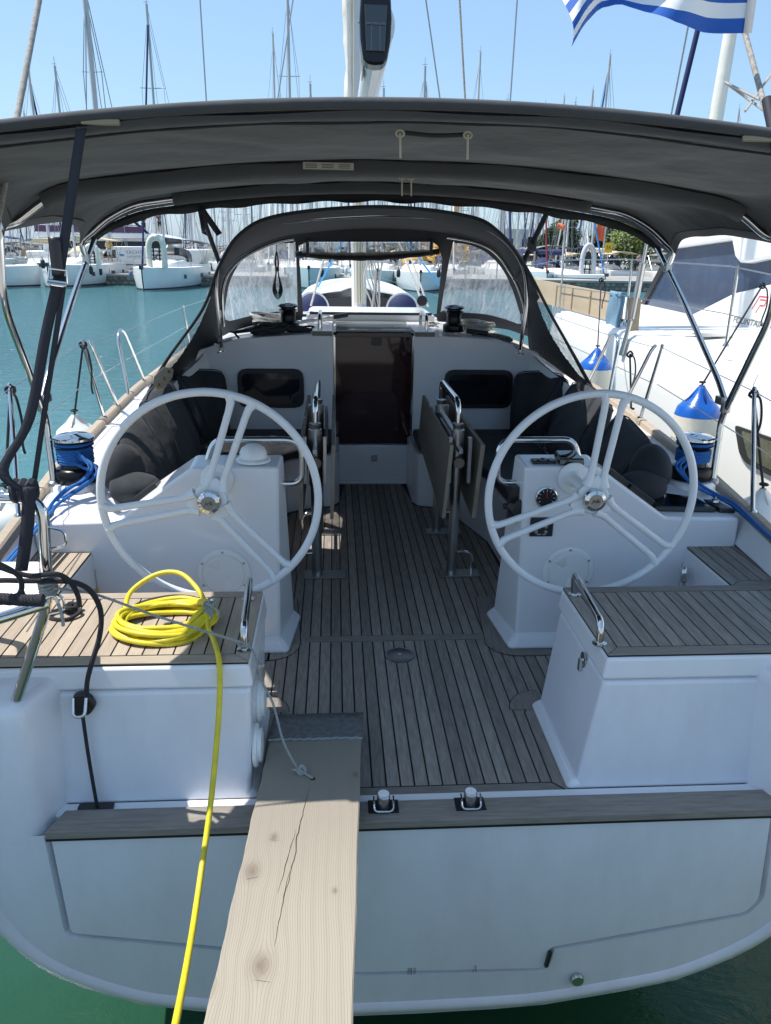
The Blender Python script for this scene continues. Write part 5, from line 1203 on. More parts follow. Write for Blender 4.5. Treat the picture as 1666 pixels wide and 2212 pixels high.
tube('fairlead_loop', rnd([(-1.150, 2.262, .43), (-1.148, 2.235, .375), (-1.110, 2.235, .375), (-1.108, 2.262, .43)], .02), .006, STEEL, o)
prism('rope_slot', rc([(-1.17, 2.212), (-1.05, 2.212), (-1.05, 2.25), (-1.17, 2.25)], .012), 'z', .011, .020, BLK, Y)
# winch ropes
for s in (-1, 1):
    q = MB(); c = Vector((s*1.545, 3.72, 0))
    for k in range(6 if s < 0 else 5): q.tube([c+Vector((math.cos(a)*(.078+.002*(k % 2)), math.sin(a)*(.078), .838+.0125*k+.012*a/6.28)) for a in [i*math.pi/12 for i in range(24)]], .0078, 7, closed=True)
    q.tube([c+Vector((math.cos(a)*.083, math.sin(a)*.083, .935)) for a in [i*math.pi/12 for i in range(24)]], .008, 7, closed=True)
    if s < 0: ends = [[(170, 985), (200, 1005), (185, 1035), (150, 1055), (118, 1085), (104, 1105), (80, 1135), (20, 1215), (-30, 1270)], [(172, 990), (207, 1010), (205, 1030), (170, 1055), (130, 1080), (110, 1102), (70, 1150), (0, 1235), (-40, 1280)], [(168, 975), (194, 1010), (175, 1040), (140, 1058), (112, 1088), (98, 1112), (60, 1160), (-10, 1240)], [(160, 1000), (200, 1022), (196, 1040), (160, 1066), (124, 1090), (106, 1112), (50, 1180), (-20, 1262)]]
    else: ends = [[(1490, 985), (1470, 1005), (1478, 1030), (1510, 1055), (1545, 1072), (1580, 1092), (1650, 1150), (1720, 1210)], [(1500, 975), (1463, 1000), (1470, 1022), (1500, 1046), (1540, 1066), (1575, 1085), (1650, 1142), (1720, 1200)], [(1495, 995), (1476, 1015), (1490, 1040), (1520, 1060), (1552, 1076), (1590, 1098), (1660, 1160), (1720, 1215)], [(1500, 1000), (1500, 1030), (1515, 1048), (1545, 1066), (1590, 1090), (1650, 1146), (1720, 1206)]]
    for j, e in enumerate(ends):
        P = []
        for i, (a, b) in enumerate(e):
            yy = 3.64-.0*i if i == 0 else interp([(0, 3.66), (1, 3.60), (2, 3.57), (3, 3.53)], i) if i < 4 else None
            if yy: P.append(at(a, b, y=yy))
            else: P.append(at(a, b, z=.69-.02*min(i-4, 3)+.004*j))
        q.tube(spl(P, 5), .0075, 7)
    tag(q.build('blue_sheet', BLUEROPE), f'bright blue sheet wound round the {"left" if s < 0 else "right"} cockpit winch and led aft', 'rope')
# rope piles on the coach roof
def pile(name, c, n, R_, r, m, label, flat=.6, ax=1.0, seed=1):
    random.seed(seed); q = MB()
    for k in range(n):
        a_ = R_*random.uniform(.35, 1)*ax; b_ = R_*random.uniform(.3, .8); o_ = Vector((random.uniform(-.5, .5)*R_*ax, random.uniform(-.3, .3)*R_, random.uniform(0, .45)*R_*flat)); th = random.uniform(-.6, .6); tl = random.uniform(-.5, .5); ph = random.random()*6
        P = []
        for i in range(16):
            a = 2*math.pi*i/16; x, y = a_*math.cos(a), b_*math.sin(a); P.append(Vector(c)+o_+Vector((x*math.cos(th)-y*math.sin(th), x*math.sin(th)+y*math.cos(th), r+R_*.25+.25*R_*flat*math.sin(a+ph)+tl*y*.5)))
        q.tube(P, r, 6, closed=True)
    return tag(q.build(name, m), label, 'rope')
pile('rope_pile', (-.80, 6.33, 1.17), 16, .115, .0085, DKROPE, 'dark grey rope heaped on the coach roof before the left winch', .7, 1.25, 2)
pile('rope_pile', (-.56, 6.34, 1.18), 9, .085, .0085, DKROPE, 'smaller dark grey rope bundle beside the left hatch pad', .5, 1.3, 5)
pile('rope_pile', (-.80, 6.85, 1.20), 12, .12, .010, WHTROPE, 'white rope heap behind the left coach roof winch', .9, 1.3, 8)
pile('rope_pile', (.92, 6.70, 1.17), 16, .115, .011, WHTROPE, 'white and black flecked rope heap beside the right roof winch', .9, 1.3, 9)
pile('rope_pile', (.98, 6.36, 1.12), 7, .10, .010, mat('flecked_dark_rope', (.05, .05, .05), .8, noise=(70, (.5, .48, .42), .8)), 'dark flecked rope lying in front of the right white rope heap', .4, 1.6, 4)
pile('rope_pile', (.53, 6.75, 1.20), 6, .07, .008, WHTROPE, 'small white rope tail behind the right hatch handrail', .7, 1.2, 14)
# boathook
q0 = Vector((-1.07, 6.22, 1.205)); q1 = Vector((-.30, 6.75, 1.285))
BH = thing('boathook', 'boathook with pale pole and black hook lying across the left rope pile', 'boathook', tuple(q0))
tube('pole', [q0*.75+q1*.25, q1], .016, WHITE, BH, seg=10)
q = MB(); q.tube([q0, q0*.75+q1*.25], [.012, .021], 8); q.tube(spl([q0, q0+Vector((.03, 0, -.035)), q0+Vector((.055, 0, -.06)), q0+Vector((.095, 0, -.062))], 4), .009, 6); q.tube([q0, q0-Vector((.03, .01, -.006))], .008, 6); q.build('hook', BLK, BH)
tube('grip', [q1, q1+(q1-q0).normalized()*.15], .022, BLK, BH)
# upturned dinghy on the foredeck
DG = thing('inflatable_dinghy', 'grey inflatable dinghy with navy tube ends lashed upside down on the foredeck', 'dinghy', (0, 10.2, 1.0))
for s in (-1, 1):
    pts = [(s*.55, 9.75, 1.13), (s*.56, 10.6, 1.12), (s*.52, 11.6, 1.14), (s*.30, 12.3, 1.18), (0, 12.5, 1.2)]
    tube('tube', spl(pts, 6), .205, mat('pale_hypalon', (.56, .57, .57), .5), DG, seg=24); lathe('end_cone', [(.19, 0), (.16, .03), (.10, .06), (.05, .075), (0, .08)], (s*.55, 9.76, 1.13), (0, -1, 0), NAVY, DG, seg=32)
mb = MB().grid([[Vector((x*.62, y, 1.22+.13*math.cos(x*1.2)+(0.03 if abs(x) < .3 else 0))) for x in [-1+2*i/12 for i in range(13)]] for y in (9.82, 10.5, 11.4, 12.2)]); mb.build('bottom', GREYP, DG, solid=.01)
box('transom_board', -.42, .42, 9.80, 9.84, 1.0, 1.15, GREYP, DG); box('transom_band', -.42, .42, 9.785, 9.80, 1.15, 1.26, BLK, DG)

# ------------------------------------------------------------------ fenders
def fender(c, r, h, m, label, cap=None, hang=None, grp=None, ropem=BLKROPE):
    c = Vector(c); F_ = thing('fender', label, 'fender', tuple(c), group=grp)
    body = [(0, -h*.5), (r*.3, -h*.5), (r*.7, -h*.46), (r*.95, -h*.36), (r, -h*.2), (r, h*.15), (r*.985, h*.28)]
    topp = [(r*.985, h*.28), (r*.90, h*.345), (r*.70, h*.39), (r*.40, h*.44), (r*.22, h*.50), (r*.12, h*.53), (0, h*.53)]
    lathe('body', body if cap else body+topp[1:], c, (0, 0, 1), m, F_, seg=28)
    if cap: lathe('top_cone', topp, c, (0, 0, 1), cap, F_, seg=28)
    for k in range(4):
        a = k*math.pi/2; d = Vector((math.cos(a), math.sin(a), 0)); mesh('rib', [c+d*r*.10+Vector((0, 0, h*.54)), c+d*r*.17+Vector((0, 0, h*.52)), c+d*r*.74+Vector((0, 0, h*.375)), c+d*r*.3+Vector((0, 0, h*.42))], [(0, 1, 2, 3)], cap or m, F_, solid=.012)
    if hang:
        hg = Vector(hang); e = c+Vector((0, 0, h*.54)); q = MB(); q.tube([e, e*.5+hg*.5, hg], .007, 6); q.tube([e+Vector((math.cos(t)*.018, math.sin(t)*.018, .02)) for t in [i*math.pi/5 for i in range(10)]], .007, 6, closed=True)
        q.tube([hg+Vector((math.cos(t)*.02, .01*math.sin(2*t), math.sin(t)*.02)) for t in [i*math.pi/5 for i in range(10)]], .008, 6, closed=True)
        q.tube(spl([hg, hg+Vector((.03, -.02, -.03)), hg+Vector((.045, -.03, -.14)), hg+Vector((.03, -.02, -.25)), hg+Vector((.035, -.02, -.30))], 5), .006, 6); q.build('hanging_line', ropem, F_)
    return F_
WF = mat('white_vinyl', (.74, .76, .74), .3, noise=(4, (.66, .68, .66), .5))
fender((-1.97, 5.05, .50), .135, .56, WF, 'white fender on a navy line outside the left rail, by the gate', None, (-1.84, 4.96, 1.25))
fender((-1.90, 3.72, .37), .135, .62, WF, 'white fender at the left edge of the photo, below the aft stanchion', None, (-1.80, 3.70, 1.19))
fender((2.40, 7.85, .48), .17, .80, CREAM, 'farther cream fender with blue top between the two boats', BLUEV, (2.62, 8.6, 1.55))
fender((2.34, 5.36, .50), .165, .84, CREAM, 'nearer cream fender with blue top between the two boats', BLUEV, (2.96, 5.9, 1.62))
fender((1.98, 5.70, .45), .10, .45, WF, 'small white fender beside the right gate stanchions', None, (1.84, 5.5, 1.15))
fender((1.95, 3.72, .42), .12, .5, WF, 'white fender behind the right cockpit winch', None, (1.80, 3.70, 1.19))
# folded red life jacket bag seen at the top left edge
o = MB().hexa([(-1.46, 2.62, 1.60), (-1.40, 2.62, 1.60), (-1.40, 2.70, 1.60), (-1.46, 2.70, 1.60)], [(-1.44, 2.62, 1.86), (-1.365, 2.62, 1.86), (-1.365, 2.70, 1.86), (-1.44, 2.70, 1.86)]).build('danbuoy_bag', mat('red_orange_cloth', (.42, .045, .015), .8), None, bevel=.012)
tag(o, 'red orange cloth bag hanging at the upper left rail', 'bag')
# ------------------------------------------------------------------ catamaran alongside
CT_ = thing('catamaran', 'white sailing catamaran with dark slanted saloon windows moored on the right', 'catamaran', (2.9, 5, WZ))
CG = mat('cat_gelcoat', (.80, .80, .78), .25, noise=(2, (.75, .75, .70), .4))
def cs(y): return interp([(0, 2.86), (9, 2.86), (11, 2.95), (12.5, 3.15), (13.6, 3.55)], y)
rows = []
for y in (0.6, 2, 4, 6, 8, 9, 10, 11, 12, 12.8, 13.6):
    x = cs(y); z = .99+.012*max(0, y-6); rows.append([Vector((x+.38, y, WZ-.3)), Vector((x+.06, y, WZ+.3)), Vector((x, y, .55)), Vector((x+.005, y, z-.07)), Vector((x+.05, y, z-.01)), Vector((x+.14, y, z+.008)), Vector((max(x+.2, 4.25 if y < 9 else 4.25-(y-9)*.12), y, z+.05)), Vector((max(x+.3, 4.6), y, z+.05))])
mb = MB().grid(rows); n_ = len(rows[0]); mb.f = [f[::-1] for f in mb.f]; mb.f.append(tuple((len(rows)-1)*n_+i for i in range(n_))); mb.f.append(tuple(range(n_))[::-1]); mb.build('hull', CG, CT_, sharp=45)
X0 = 4.3
def cp(l): return [(p.y, p.z) for p in [at(a, b, x=X0) for a, b in l]]
# body: white lower cabin side
low = cp([(1490, 681), (1582, 634), (1666, 613), (1760, 600)]); body = low+[(low[-1][0], .95), (low[0][0], .95)]
prism('cabin_side', [(low[0][0]+.5, 1.05)]+low+[(1.5, low[-1][1]), (1.5, .98), (low[0][0]+.5, .98)], 'x', X0, X0+4.2, CG, CT_, bevel=.03)
gl = cp([(1386, 664), (1455, 530), (1600, 506), (1666, 496), (1760, 480)]); gy0 = gl[0][0]
prism('saloon_window', [(gl[0][0], 1.06)]+gl[1:]+[(1.8, 2.0), (1.8, 1.0), (gl[0][0]-.2, 1.0)], 'x', X0+.03, X0+4.1, CATGL, CT_)
prism('window_post', cp([(1380, 663), (1388, 664), (1459, 534), (1450, 530)]), 'x', X0+.0, X0+.035, BLK, CT_)
rf = cp([(1432, 541), (1450, 511), (1560, 492), (1658, 476), (1760, 462)]); rl = cp([(1760, 545), (1666, 560), (1625, 569), (1607, 568), (1597, 556), (1590, 519)])
prism('cabin_roof', rf+[(1.5, rf[-1][1]+.05), (1.5, rl[0][1])]+rl, 'x', X0-.06, X0+4.3, CG, CT_, bevel=.04, seg=3)
q = MB(); rr = [at(a, b, x=X0+.1) for a, b in ((1440, 513), (1456, 505), (1530, 488), (1612, 470), (1616, 478))]; q.tube(rnd(rr, .1), .022, 8)
for a, b, c in ((1504, 494, 505), (1560, 482, 495)): q.tube([at(a, b, x=X0+.1), at(a, c, x=X0+.1)], .018, 8)
q.build('roof_rail', WHITE, CT_)
for pa, r_ in (((1350, 700), 0),): pass
gx = 2.95
q = MB()
for a, b, c, d in ((1578, 573, 1568, 748), (1353, 560, 1351, 696), (1209, 560, 1208, 676)):
    p0 = at(c, d, x=gx); p1 = at(a, b, x=gx); p1 = Vector((gx, p0.y, p1.z)); q = MB(); q.tube([p0, p1], .0135, 10); q.lathe([(.03, 0), (.025, .012), (.016, .03)], p0, (0, 0, 1), 10); q.build('stanchion', STEEL, CT_)
st = [at(1208, 562, x=gx), at(1353, 560, x=gx), at(1578, 575, x=gx), at(1700, 600, x=gx)]
tube('lifeline', [at(1140, 575, x=3.2)]+st, .006, STEELB, CT_, seg=6); tube('lifeline', [Vector((p.x, p.y, (p.z-1.0)*.5+1.0)) for p in st], .005, STEELB, CT_, seg=6)
# chain plate, toggle and turnbuckle
q = MB(); a = at(1342, 768, x=2.84); b = at(1364, 690, x=2.84)
d = (b-a).normalized(); q.prism(rc([(a.y-.05, a.z), (a.y+.05, a.z), (b.y+.035, b.z), (b.y-.035, b.z)], .03), 'x', 2.825, 2.848); q.build('chain_plate', STEELB, CT_, bevel=.004)
q = MB(); tb = at(1366, 688, x=2.84); tt = at(1402, 500, x=2.84); q.tube([tb, tb*.55+tt*.45], .022, 10); q.tube([tb*.75+tt*.25, tb*.35+tt*.65], .034, 10); q.tube([tb*.4+tt*.6, tt], .018, 10); q.tube([tt, tt+(tt-tb)*.25], .045, 4); q.build('turnbuckle', STEELB, CT_)
tube('shroud', [tt, tt+(tt-tb)*8], .008, WIRE, CT_, seg=6)
# cleat, hatch, hull window, emblem and lettering
p = at(1348, 700, x=3.0); p = at(1355, 716, z=1.04); p = at(1352, 712, x=3.02)
q = MB(); q.tube([(3.02, p.y-.14, 1.10), (3.02, p.y+.14, 1.10)], [.018, .018], 8); q.tube([(3.02, p.y-.05, 1.02), (3.02, p.y-.08, 1.10)], .016, 8); q.tube([(3.02, p.y+.05, 1.02), (3.02, p.y+.08, 1.10)], .016, 8); q.box(2.98, 3.06, p.y-.1, p.y+.1, 1.005, 1.015); q.build('deck_cleat', STEEL, CT_)
P = [at(a, b, z=1.06) for a, b in ((1492, 720), (1550, 719), (1590, 726), (1515, 728))]; mesh('deck_hatch', P, [(0, 1, 2, 3)], mat('hatch_grey', (.25, .26, .27), .2), CT_, smooth=False)
wn = [(p.y, p.z) for p in [at(a, b, x=2.85) for a, b in ((1588, 918), (1666, 945), (1760, 980), (1760, 1065), (1666, 1028), (1612, 1000), (1598, 980))]]
prism('hull_window', rc(wn, .04), 'x', 2.845, 2.862, mat('window_frame_dark', (.015, .013, .011), .2), CT_)
wi = [(p.y, p.z) for p in [at(a, b, x=2.844) for a, b in ((1603, 930), (1666, 954), (1760, 990), (1760, 1052), (1666, 1015), (1618, 990))]]
prism('hull_window_pane', rc(wi, .03), 'x', 2.838, 2.846, mat('smoked_hull_glass', (.05, .055, .03), .05, noise=(2.5, (.20, .19, .12), .8)), CT_)
RED = mat('emblem_red', (.60, .05, .06), .5); GRYL = mat('lettering_grey', (.16, .17, .18), .5)
e = at(1645, 655, x=X0-.003); Z_ = Vector((0, 0, 1)); YY = Vector((0, -1, 0))
def em(u, v): return e+(YY*(u+v*.35)+Z_*v)*.6
for pts in ([(-.16, .03), (-.13, .10), (.16, .10), (.165, .125), (-.15, .125), (-.19, .03)], [(-.16, .03), (-.19, .03), (-.26, -.12), (-.235, -.12)], [(-.10, .045), (.13, .045), (.10, -.03), (-.03, -.03), (-.10, -.18), (-.075, -.18), (-.015, -.055), (.09, -.055), (.135, -.04), (.165, .07), (-.085, .07)]):
    mesh('emblem', [em(a, b) for a, b in pts], [tuple(range(len(pts)))], RED, CT_, smooth=False)
e2 = at(1578, 704, x=X0-.003); text('boat_lettering', 'FOUNTAINE PAJOT', .10, frame(Vector((X0-.004, e2.y-.62, e2.z+.075)), (0, -1, 0), (0, 0, 1)), GRYL, CT_, width=1.2, shear=.3)
# far hull, mast and furled sails of the catamaran
box('starboard_hull', 8.4, 10.2, .8, 13.5, WZ-.2, 1.0, CG, CT_, bevel=.15); box('cross_deck', 4.2, 8.6, .8, 9.5, .0, .98, CG, CT_, bevel=.05)
tube('mast', [(6.4, 7.6, 2.2), (6.4, 7.2, 20)], .14, ALU, CT_, seg=14)
a = at(1548, 250, y=13.5); b = at(1578, 70, y=13.5); d = b-a
tube('furled_genoa', [a-d*1.6, a-d*.5, a, b, b+d, b+d*3], [.07, .10, .11, .10, .08, .04], SAIL, CT_, seg=10)
for pa, pb in (((1567, 178), (1666, 250)), ((1567, 178), (1640, 215)), ((1666, 160), (1610, 240))):
    tube('rig_line', [at(pa[0], pa[1], y=9), at(pb[0], pb[1], y=8)], .014, RB, CT_, seg=6)
# passerelle board and towel tied along its rail
by = [at(1150, 610, x=3.0), at(1345, 637, x=3.0)]; y0, y1 = by[1].y, by[0].y+.6
GW = thing('passerelle', 'pale plywood gangway board lashed upright along the catamaran rail', 'gangway', (3.0, y0, 1.0))
zt0, zt1 = by[1].z, at(1196, 618, x=3.0).z
prism('board', [(y0, 1.06), (y0, zt0), (y1, zt0+.02), (y1, 1.06)], 'x', 3.0, 3.03, mat('birch_ply', (.52, .40, .27), .5, noise=(3, (.42, .32, .2), .7), stretch=(1, .3, 2)), GW)
for k in range(4): box('batten', 2.99, 3.0, y0+.3+k*.8, y0+.34+k*.8, 1.08, zt0-.02, mat('ply_dark', (.30, .22, .14), .6), GW)
rows = [[Vector((2.975-.012*math.sin(v*5+u*6)-.008*math.sin(u*14), y0-.10+.42*u+.01*math.sin(v*7), .985+(zt0+.03-.985)*v)) for v in [j/8 for j in range(9)]] for u in [i/8 for i in range(9)]]
tag(MB().grid(rows).build('towel', mat('blue_towel', (.16, .27, .36), .95, bump=(60, .8, .01)), None, solid=.03), 'faded blue towel hung over the end of the plywood gangway', 'towel')
tag(tube('furled_board', [(3.0, y0-.42, .98), (3.0, y0-.40, zt0-.01)], .07, mat('brown_bundle', (.28, .22, .15), .9)), 'brown rolled canvas bundle standing beside the blue towel', 'bundle')

# ------------------------------------------------------------------ the far side of the harbour
QY = 66.0; QZ = WZ+.85
o = mesh('far_quay', [(-400, QY, QZ), (400, QY, QZ), (400, QY+14, QZ), (-400, QY+14, QZ)], [(0, 1, 2, 3)], CONC, smooth=False); o['kind'] = 'structure'
SW_ = thing('quay_wall', 'low rubble stone quay wall behind the moored yachts', 'wall', (0, QY, WZ))
box('coping', -400, 400, QY-.12, QY+.3, QZ-.16, QZ+.012, CONC, SW_); box('wall_core', -400, 400, QY+.02, QY+.3, WZ-1, QZ-.16, mat('wall_mortar', (.16, .15, .13), .9), SW_); box('wall_core', -400, 400, QY+13.8, QY+14, WZ-1, QZ, CONC, SW_)
STN = mat('quay_stone', (.26, .24, .21), .9, var=.35, noise=(3, (.16, .15, .13), .8))
random.seed(11)
stm = []
for k in range(5):
    bm = bmesh.new(); bmesh.ops.create_icosphere(bm, subdivisions=1, radius=.5)
    for v in bm.verts: v.co = Vector((v.co.x*random.uniform(.8, 1.1), v.co.y*.4, v.co.z*random.uniform(.7, 1.0)))
    me = bpy.data.meshes.new('stone'); bm.to_mesh(me); bm.free(); me.materials.append(STN); stm.append(me)
cnt = 0
for xa, xb in ((-19, -8), (-1.5, 4), (18, 26)):
    x = xa
    while x < xb:
        for r_ in range(2):
            o = bpy.data.objects.new('stone', random.choice(stm)); COL.objects.link(o); o.parent = SW_; o.location = (x+(.2 if r_ else 0)+random.uniform(-.05, .05), .0, .16+.38*r_); s_ = random.uniform(.42, .6); o.scale = (s_, .5, random.uniform(.36, .48)); o.rotation_euler = (0, random.uniform(-.4, .4), 0)
        x += random.uniform(.38, .55)
FH = mat('far_hull_white', (.74, .76, .75), .3, noise=(1, (.66, .68, .66), .5)); FD = mat('far_deck_white', (.78, .77, .74), .5)
FDK = mat('far_black', (.02, .02, .022), .5); FGY = mat('far_canvas_grey', (.22, .22, .21), .8); FNV = mat('far_canvas_navy', (.015, .025, .09), .8); FBG = mat('far_canvas_beige', (.50, .43, .31), .8); FBL = mat('far_canvas_blue', (.02, .17, .50), .8); FOR_ = mat('far_canvas_ochre', (.55, .30, .06), .8); FRD = mat('far_sail_red', (.22, .02, .03), .8)
FMS = mat('far_mast', (.46, .47, .48), .4); FMW = mat('far_mast_white', (.66, .66, .64), .4); ANT = mat('antifoul', (.02, .05, .06), .7)
FHT = mat('far_hull_tint', (.42, .55, .58), .3)
def sailboat(name, label, loc, rz, L=13, Bm=4.0, fb=1.35, mastk=17, furl=None, hood=FDK, bim=None, hullm=None, windows=True, stripe=False, detail=True, group=None, mastm=None, mscale=1.0):
    """bow towards +y of the thing, water line at z 0"""
    B_ = thing(name, label, 'sailing boat', (0, 0, 0), 0, group=group)
    hm = hullm or FH
    prof = [(-.5, .80), (-.35, .93), (-.1, 1), (.1, .97), (.25, .80), (.38, .50), (.46, .22), (.5, .02)]
    rows = []
    for t, b in prof:
        y = t*L; hb = b*Bm/2; sh_ = fb+.25*max(0, t)**2*4*.3; rk = (t == .5)
        rows.append([Vector((-hb, y, sh_)), Vector((-hb*.99, y, sh_*.55)), Vector((-hb*.90, y-(.12 if rk else 0), .14)), Vector((-hb*.75, y-(.2 if rk else 0), -.15)), Vector((0, y-(.3 if rk else 0), -.45)), Vector((hb*.75, y-(.2 if rk else 0), -.15)), Vector((hb*.90, y-(.12 if rk else 0), .14)), Vector((hb*.99, y, sh_*.55)), Vector((hb, y, sh_))])
    mb = MB().grid(rows); mb.f = [f[::-1] for f in mb.f]; mb.f.append(tuple(range(9))); mb.build('hull', hm, B_, sharp=50)
    mb = MB().grid([[Vector((-r[0].x*-1, r[0].y, r[0].z)), Vector((0, r[0].y, r[0].z+.06)), Vector((r[8].x, r[0].y, r[0].z))] for r in rows]); mb.f = [f[::-1] for f in mb.f]; mb.build('deck', FD, B_)
    rows = []
    for t, w_, h in ((-.12, .30, .0), (-.11, .30, .48), (.08, .27, .42), (.24, .16, .20), (.28, .12, .0)):
        y = t*L; W_ = w_*Bm; z = fb+.05; rows.append([Vector((-W_*1.15, y, z)), Vector((-W_, y, z+h*.9)), Vector((0, y, z+h)), Vector((W_, y, z+h*.9)), Vector((W_*1.15, y, z))])
    mb = MB().grid(rows); mb.f = [f[::-1] for f in mb.f]; mb.build('cabin_top', FD, B_, sharp=50)
    my = .06*L
    tube('mast', [(0, my, fb+.3), (0, my, fb+mastk)], .095*mscale, mastm or FMS, B_, seg=8)
    q = MB()
    for s in (-1, 1):
        for zz in (.42, .70): q.tube([(0, my, fb+mastk*zz), (s*.9, my-.1, fb+mastk*zz+.05)], .03, 5)
        w_ = .016*mscale
        q.tube([(s*Bm*.46, my-.2, fb), (s*.9, my-.1, fb+mastk*.42), (s*.8, my-.1, fb+mastk*.70), (0, my, fb+mastk*.96)], w_, 4)
        q.tube([(s*Bm*.44, my-.4, fb), (0, my, fb+mastk*.43)], w_, 4); q.tube([(s*Bm*.30, -.49*L, fb), (0, my, fb+mastk)], w_, 4)
    q.tube([(0, my, fb+mastk), (0, my, fb+mastk+.6)], .02, 4); q.tube([(-.15, my, fb+mastk+.12), (.2, my, fb+mastk+.12)], .02, 4)
    q.build('rigging', WIRE, B_)
    tube('forestay', [(0, .48*L, fb+.2), (0, my, fb+mastk*.93)], (.075 if furl else .02)*mscale, furl or WIRE, B_, seg=6)
    q = MB().tube([(0, my, fb+1.7), (0, -.30*L, fb+1.8)], .11, 8); q.tube([(0, my-.1, fb+1.95), (0, -.28*L, fb+1.95)], [.20, .12], 8); q.build('boom', bim or FGY, B_)
    if detail:
        def arch(name, ya, yb, w_, h0, h1, m, z0):
            n = 12; r0 = []; r1 = []
            for i in range(n+1):
                a = math.pi*i/n; x = -w_*math.cos(a); x = math.copysign(abs(x)**.75*w_**.25, x); r0.append(Vector((x, ya, z0+h0*math.sin(a)**.55))); r1.append(Vector((x*.92, yb, z0+h1*math.sin(a)**.55)))
            return MB().grid([r0, r1]).build(name, m, B_, solid=.02)
        arch('spray_hood', -.13*L, -.04*L, Bm*.33, 1.05, .5, hood, fb+.35)
        if bim:
            rows = [[Vector((x*Bm*.40, y*L, fb+2.0-.25*x*x)) for x in [-1+i/4 for i in range(9)]] for y in (-.46, -.34, -.20)]; MB().grid(rows).build('bimini_top', bim, B_, solid=.04)
            q = MB()
            for s in (-1, 1):
                for y in (-.46, -.34, -.20): q.tube([(s*Bm*.40, y*L, fb+1.75), (s*Bm*.40, -.33*L, fb+.2)], .02, 5)
            q.build('bimini_frame', STEELB, B_)
        q = MB()
        for s in (-1, 1):
            q.tube(rnd([(s*Bm*.20, .40*L, fb+.1), (s*Bm*.18, .42*L, fb+.7), (0, .50*L, fb+.75)], .2), .018, 6)
            for t, b in prof[1:6]: q.tube([(s*b*Bm*.48, t*L, fb), (s*b*Bm*.48, t*L, fb+.62)], .014, 5)
            q.tube([(s*b*Bm*.48, t*L, fb+.6) for t, b in prof[:7]], .008, 4); q.tube([(s*b*Bm*.48, t*L, fb+.32) for t, b in prof[:7]], .008, 4)
        q.build('guard_rails', STEELB, B_)
        MB().box(-.10, .10, .485*L, .52*L, fb-.05, fb+.22).build('bow_roller', FDK, B_, bevel=.02)
        if windows:
            for s in (-1, 1):
                for t, w_ in ((.17, .55), (-.13, .9), (-.36, .5)):
                    hb = interp([(a, b) for a, b in prof], t)*Bm/2; x = s*(hb*.985+.012)
                    MB().box(x-.03, x+.03, t*L-w_/2, t*L+w_/2, fb*.50, fb*.68).build('window', FDK, B_)
                MB().hexa([(s*Bm*.325-.02, -.10*L, fb+.14), (s*Bm*.325+.02, -.10*L, fb+.14), (s*Bm*.22+.02, .17*L, fb+.12), (s*Bm*.22-.02, .17*L, fb+.12)], [(s*Bm*.305-.02, -.10*L, fb+.34), (s*Bm*.305+.02, -.10*L, fb+.34), (s*Bm*.205+.02, .17*L, fb+.22), (s*Bm*.205-.02, .17*L, fb+.22)]).build('cabin_window', FDK, B_)
        if stripe:
            for s in (-1, 1):
                r0 = [Vector((s*(b*Bm/2*.995+.015), t*L, fb*.72)) for t, b in prof]; r1 = [Vector((s*(b*Bm/2*.995+.015), t*L, fb*.80)) for t, b in prof]; MB().grid([r0, r1]).build('sheer_stripe', FNV, B_)
    for s in (-1, 1):
        r0 = [Vector((s*(b*Bm/2*.905+.014), t*L-(.12 if t == .5 else 0), .08)) for t, b in prof]; r1 = [Vector((s*(b*Bm/2*.925+.014), t*L-(.1 if t == .5 else 0), .20)) for t, b in prof]; MB().grid([r0, r1]).build('boot_stripe', ANT, B_)
    B_.location = loc; B_.rotation_euler = (0, 0, rz)
    return B_
def place(bow, stern, L):
    """from the two ends of the water line on the photograph: centre and heading"""
    a = at(bow[0], bow[1], z=WZ); b = at(stern[0], stern[1], z=WZ); d = (a-b); d.z = 0; d.normalize()
    c = a-d*L*.5; return (c.x, c.y, WZ), math.atan2(-d.x, d.y)
def far_fender(px, py, yy, m, label, h=.62, r=.15):
    c = at(px, py, y=yy); F_ = lathe('fender', [(0, -h/2), (r*.6, -h*.47), (r, -h*.3), (r, h*.25), (r*.7, h*.42), (r*.2, h*.5), (.01, h*.75)], c, (0, 0, 1), m, None, seg=12); tag(F_, label, 'fender')
BLKF = mat('navy_fender', (.02, .025, .045), .5); GRF = mat('grey_fender', (.14, .16, .22), .5)
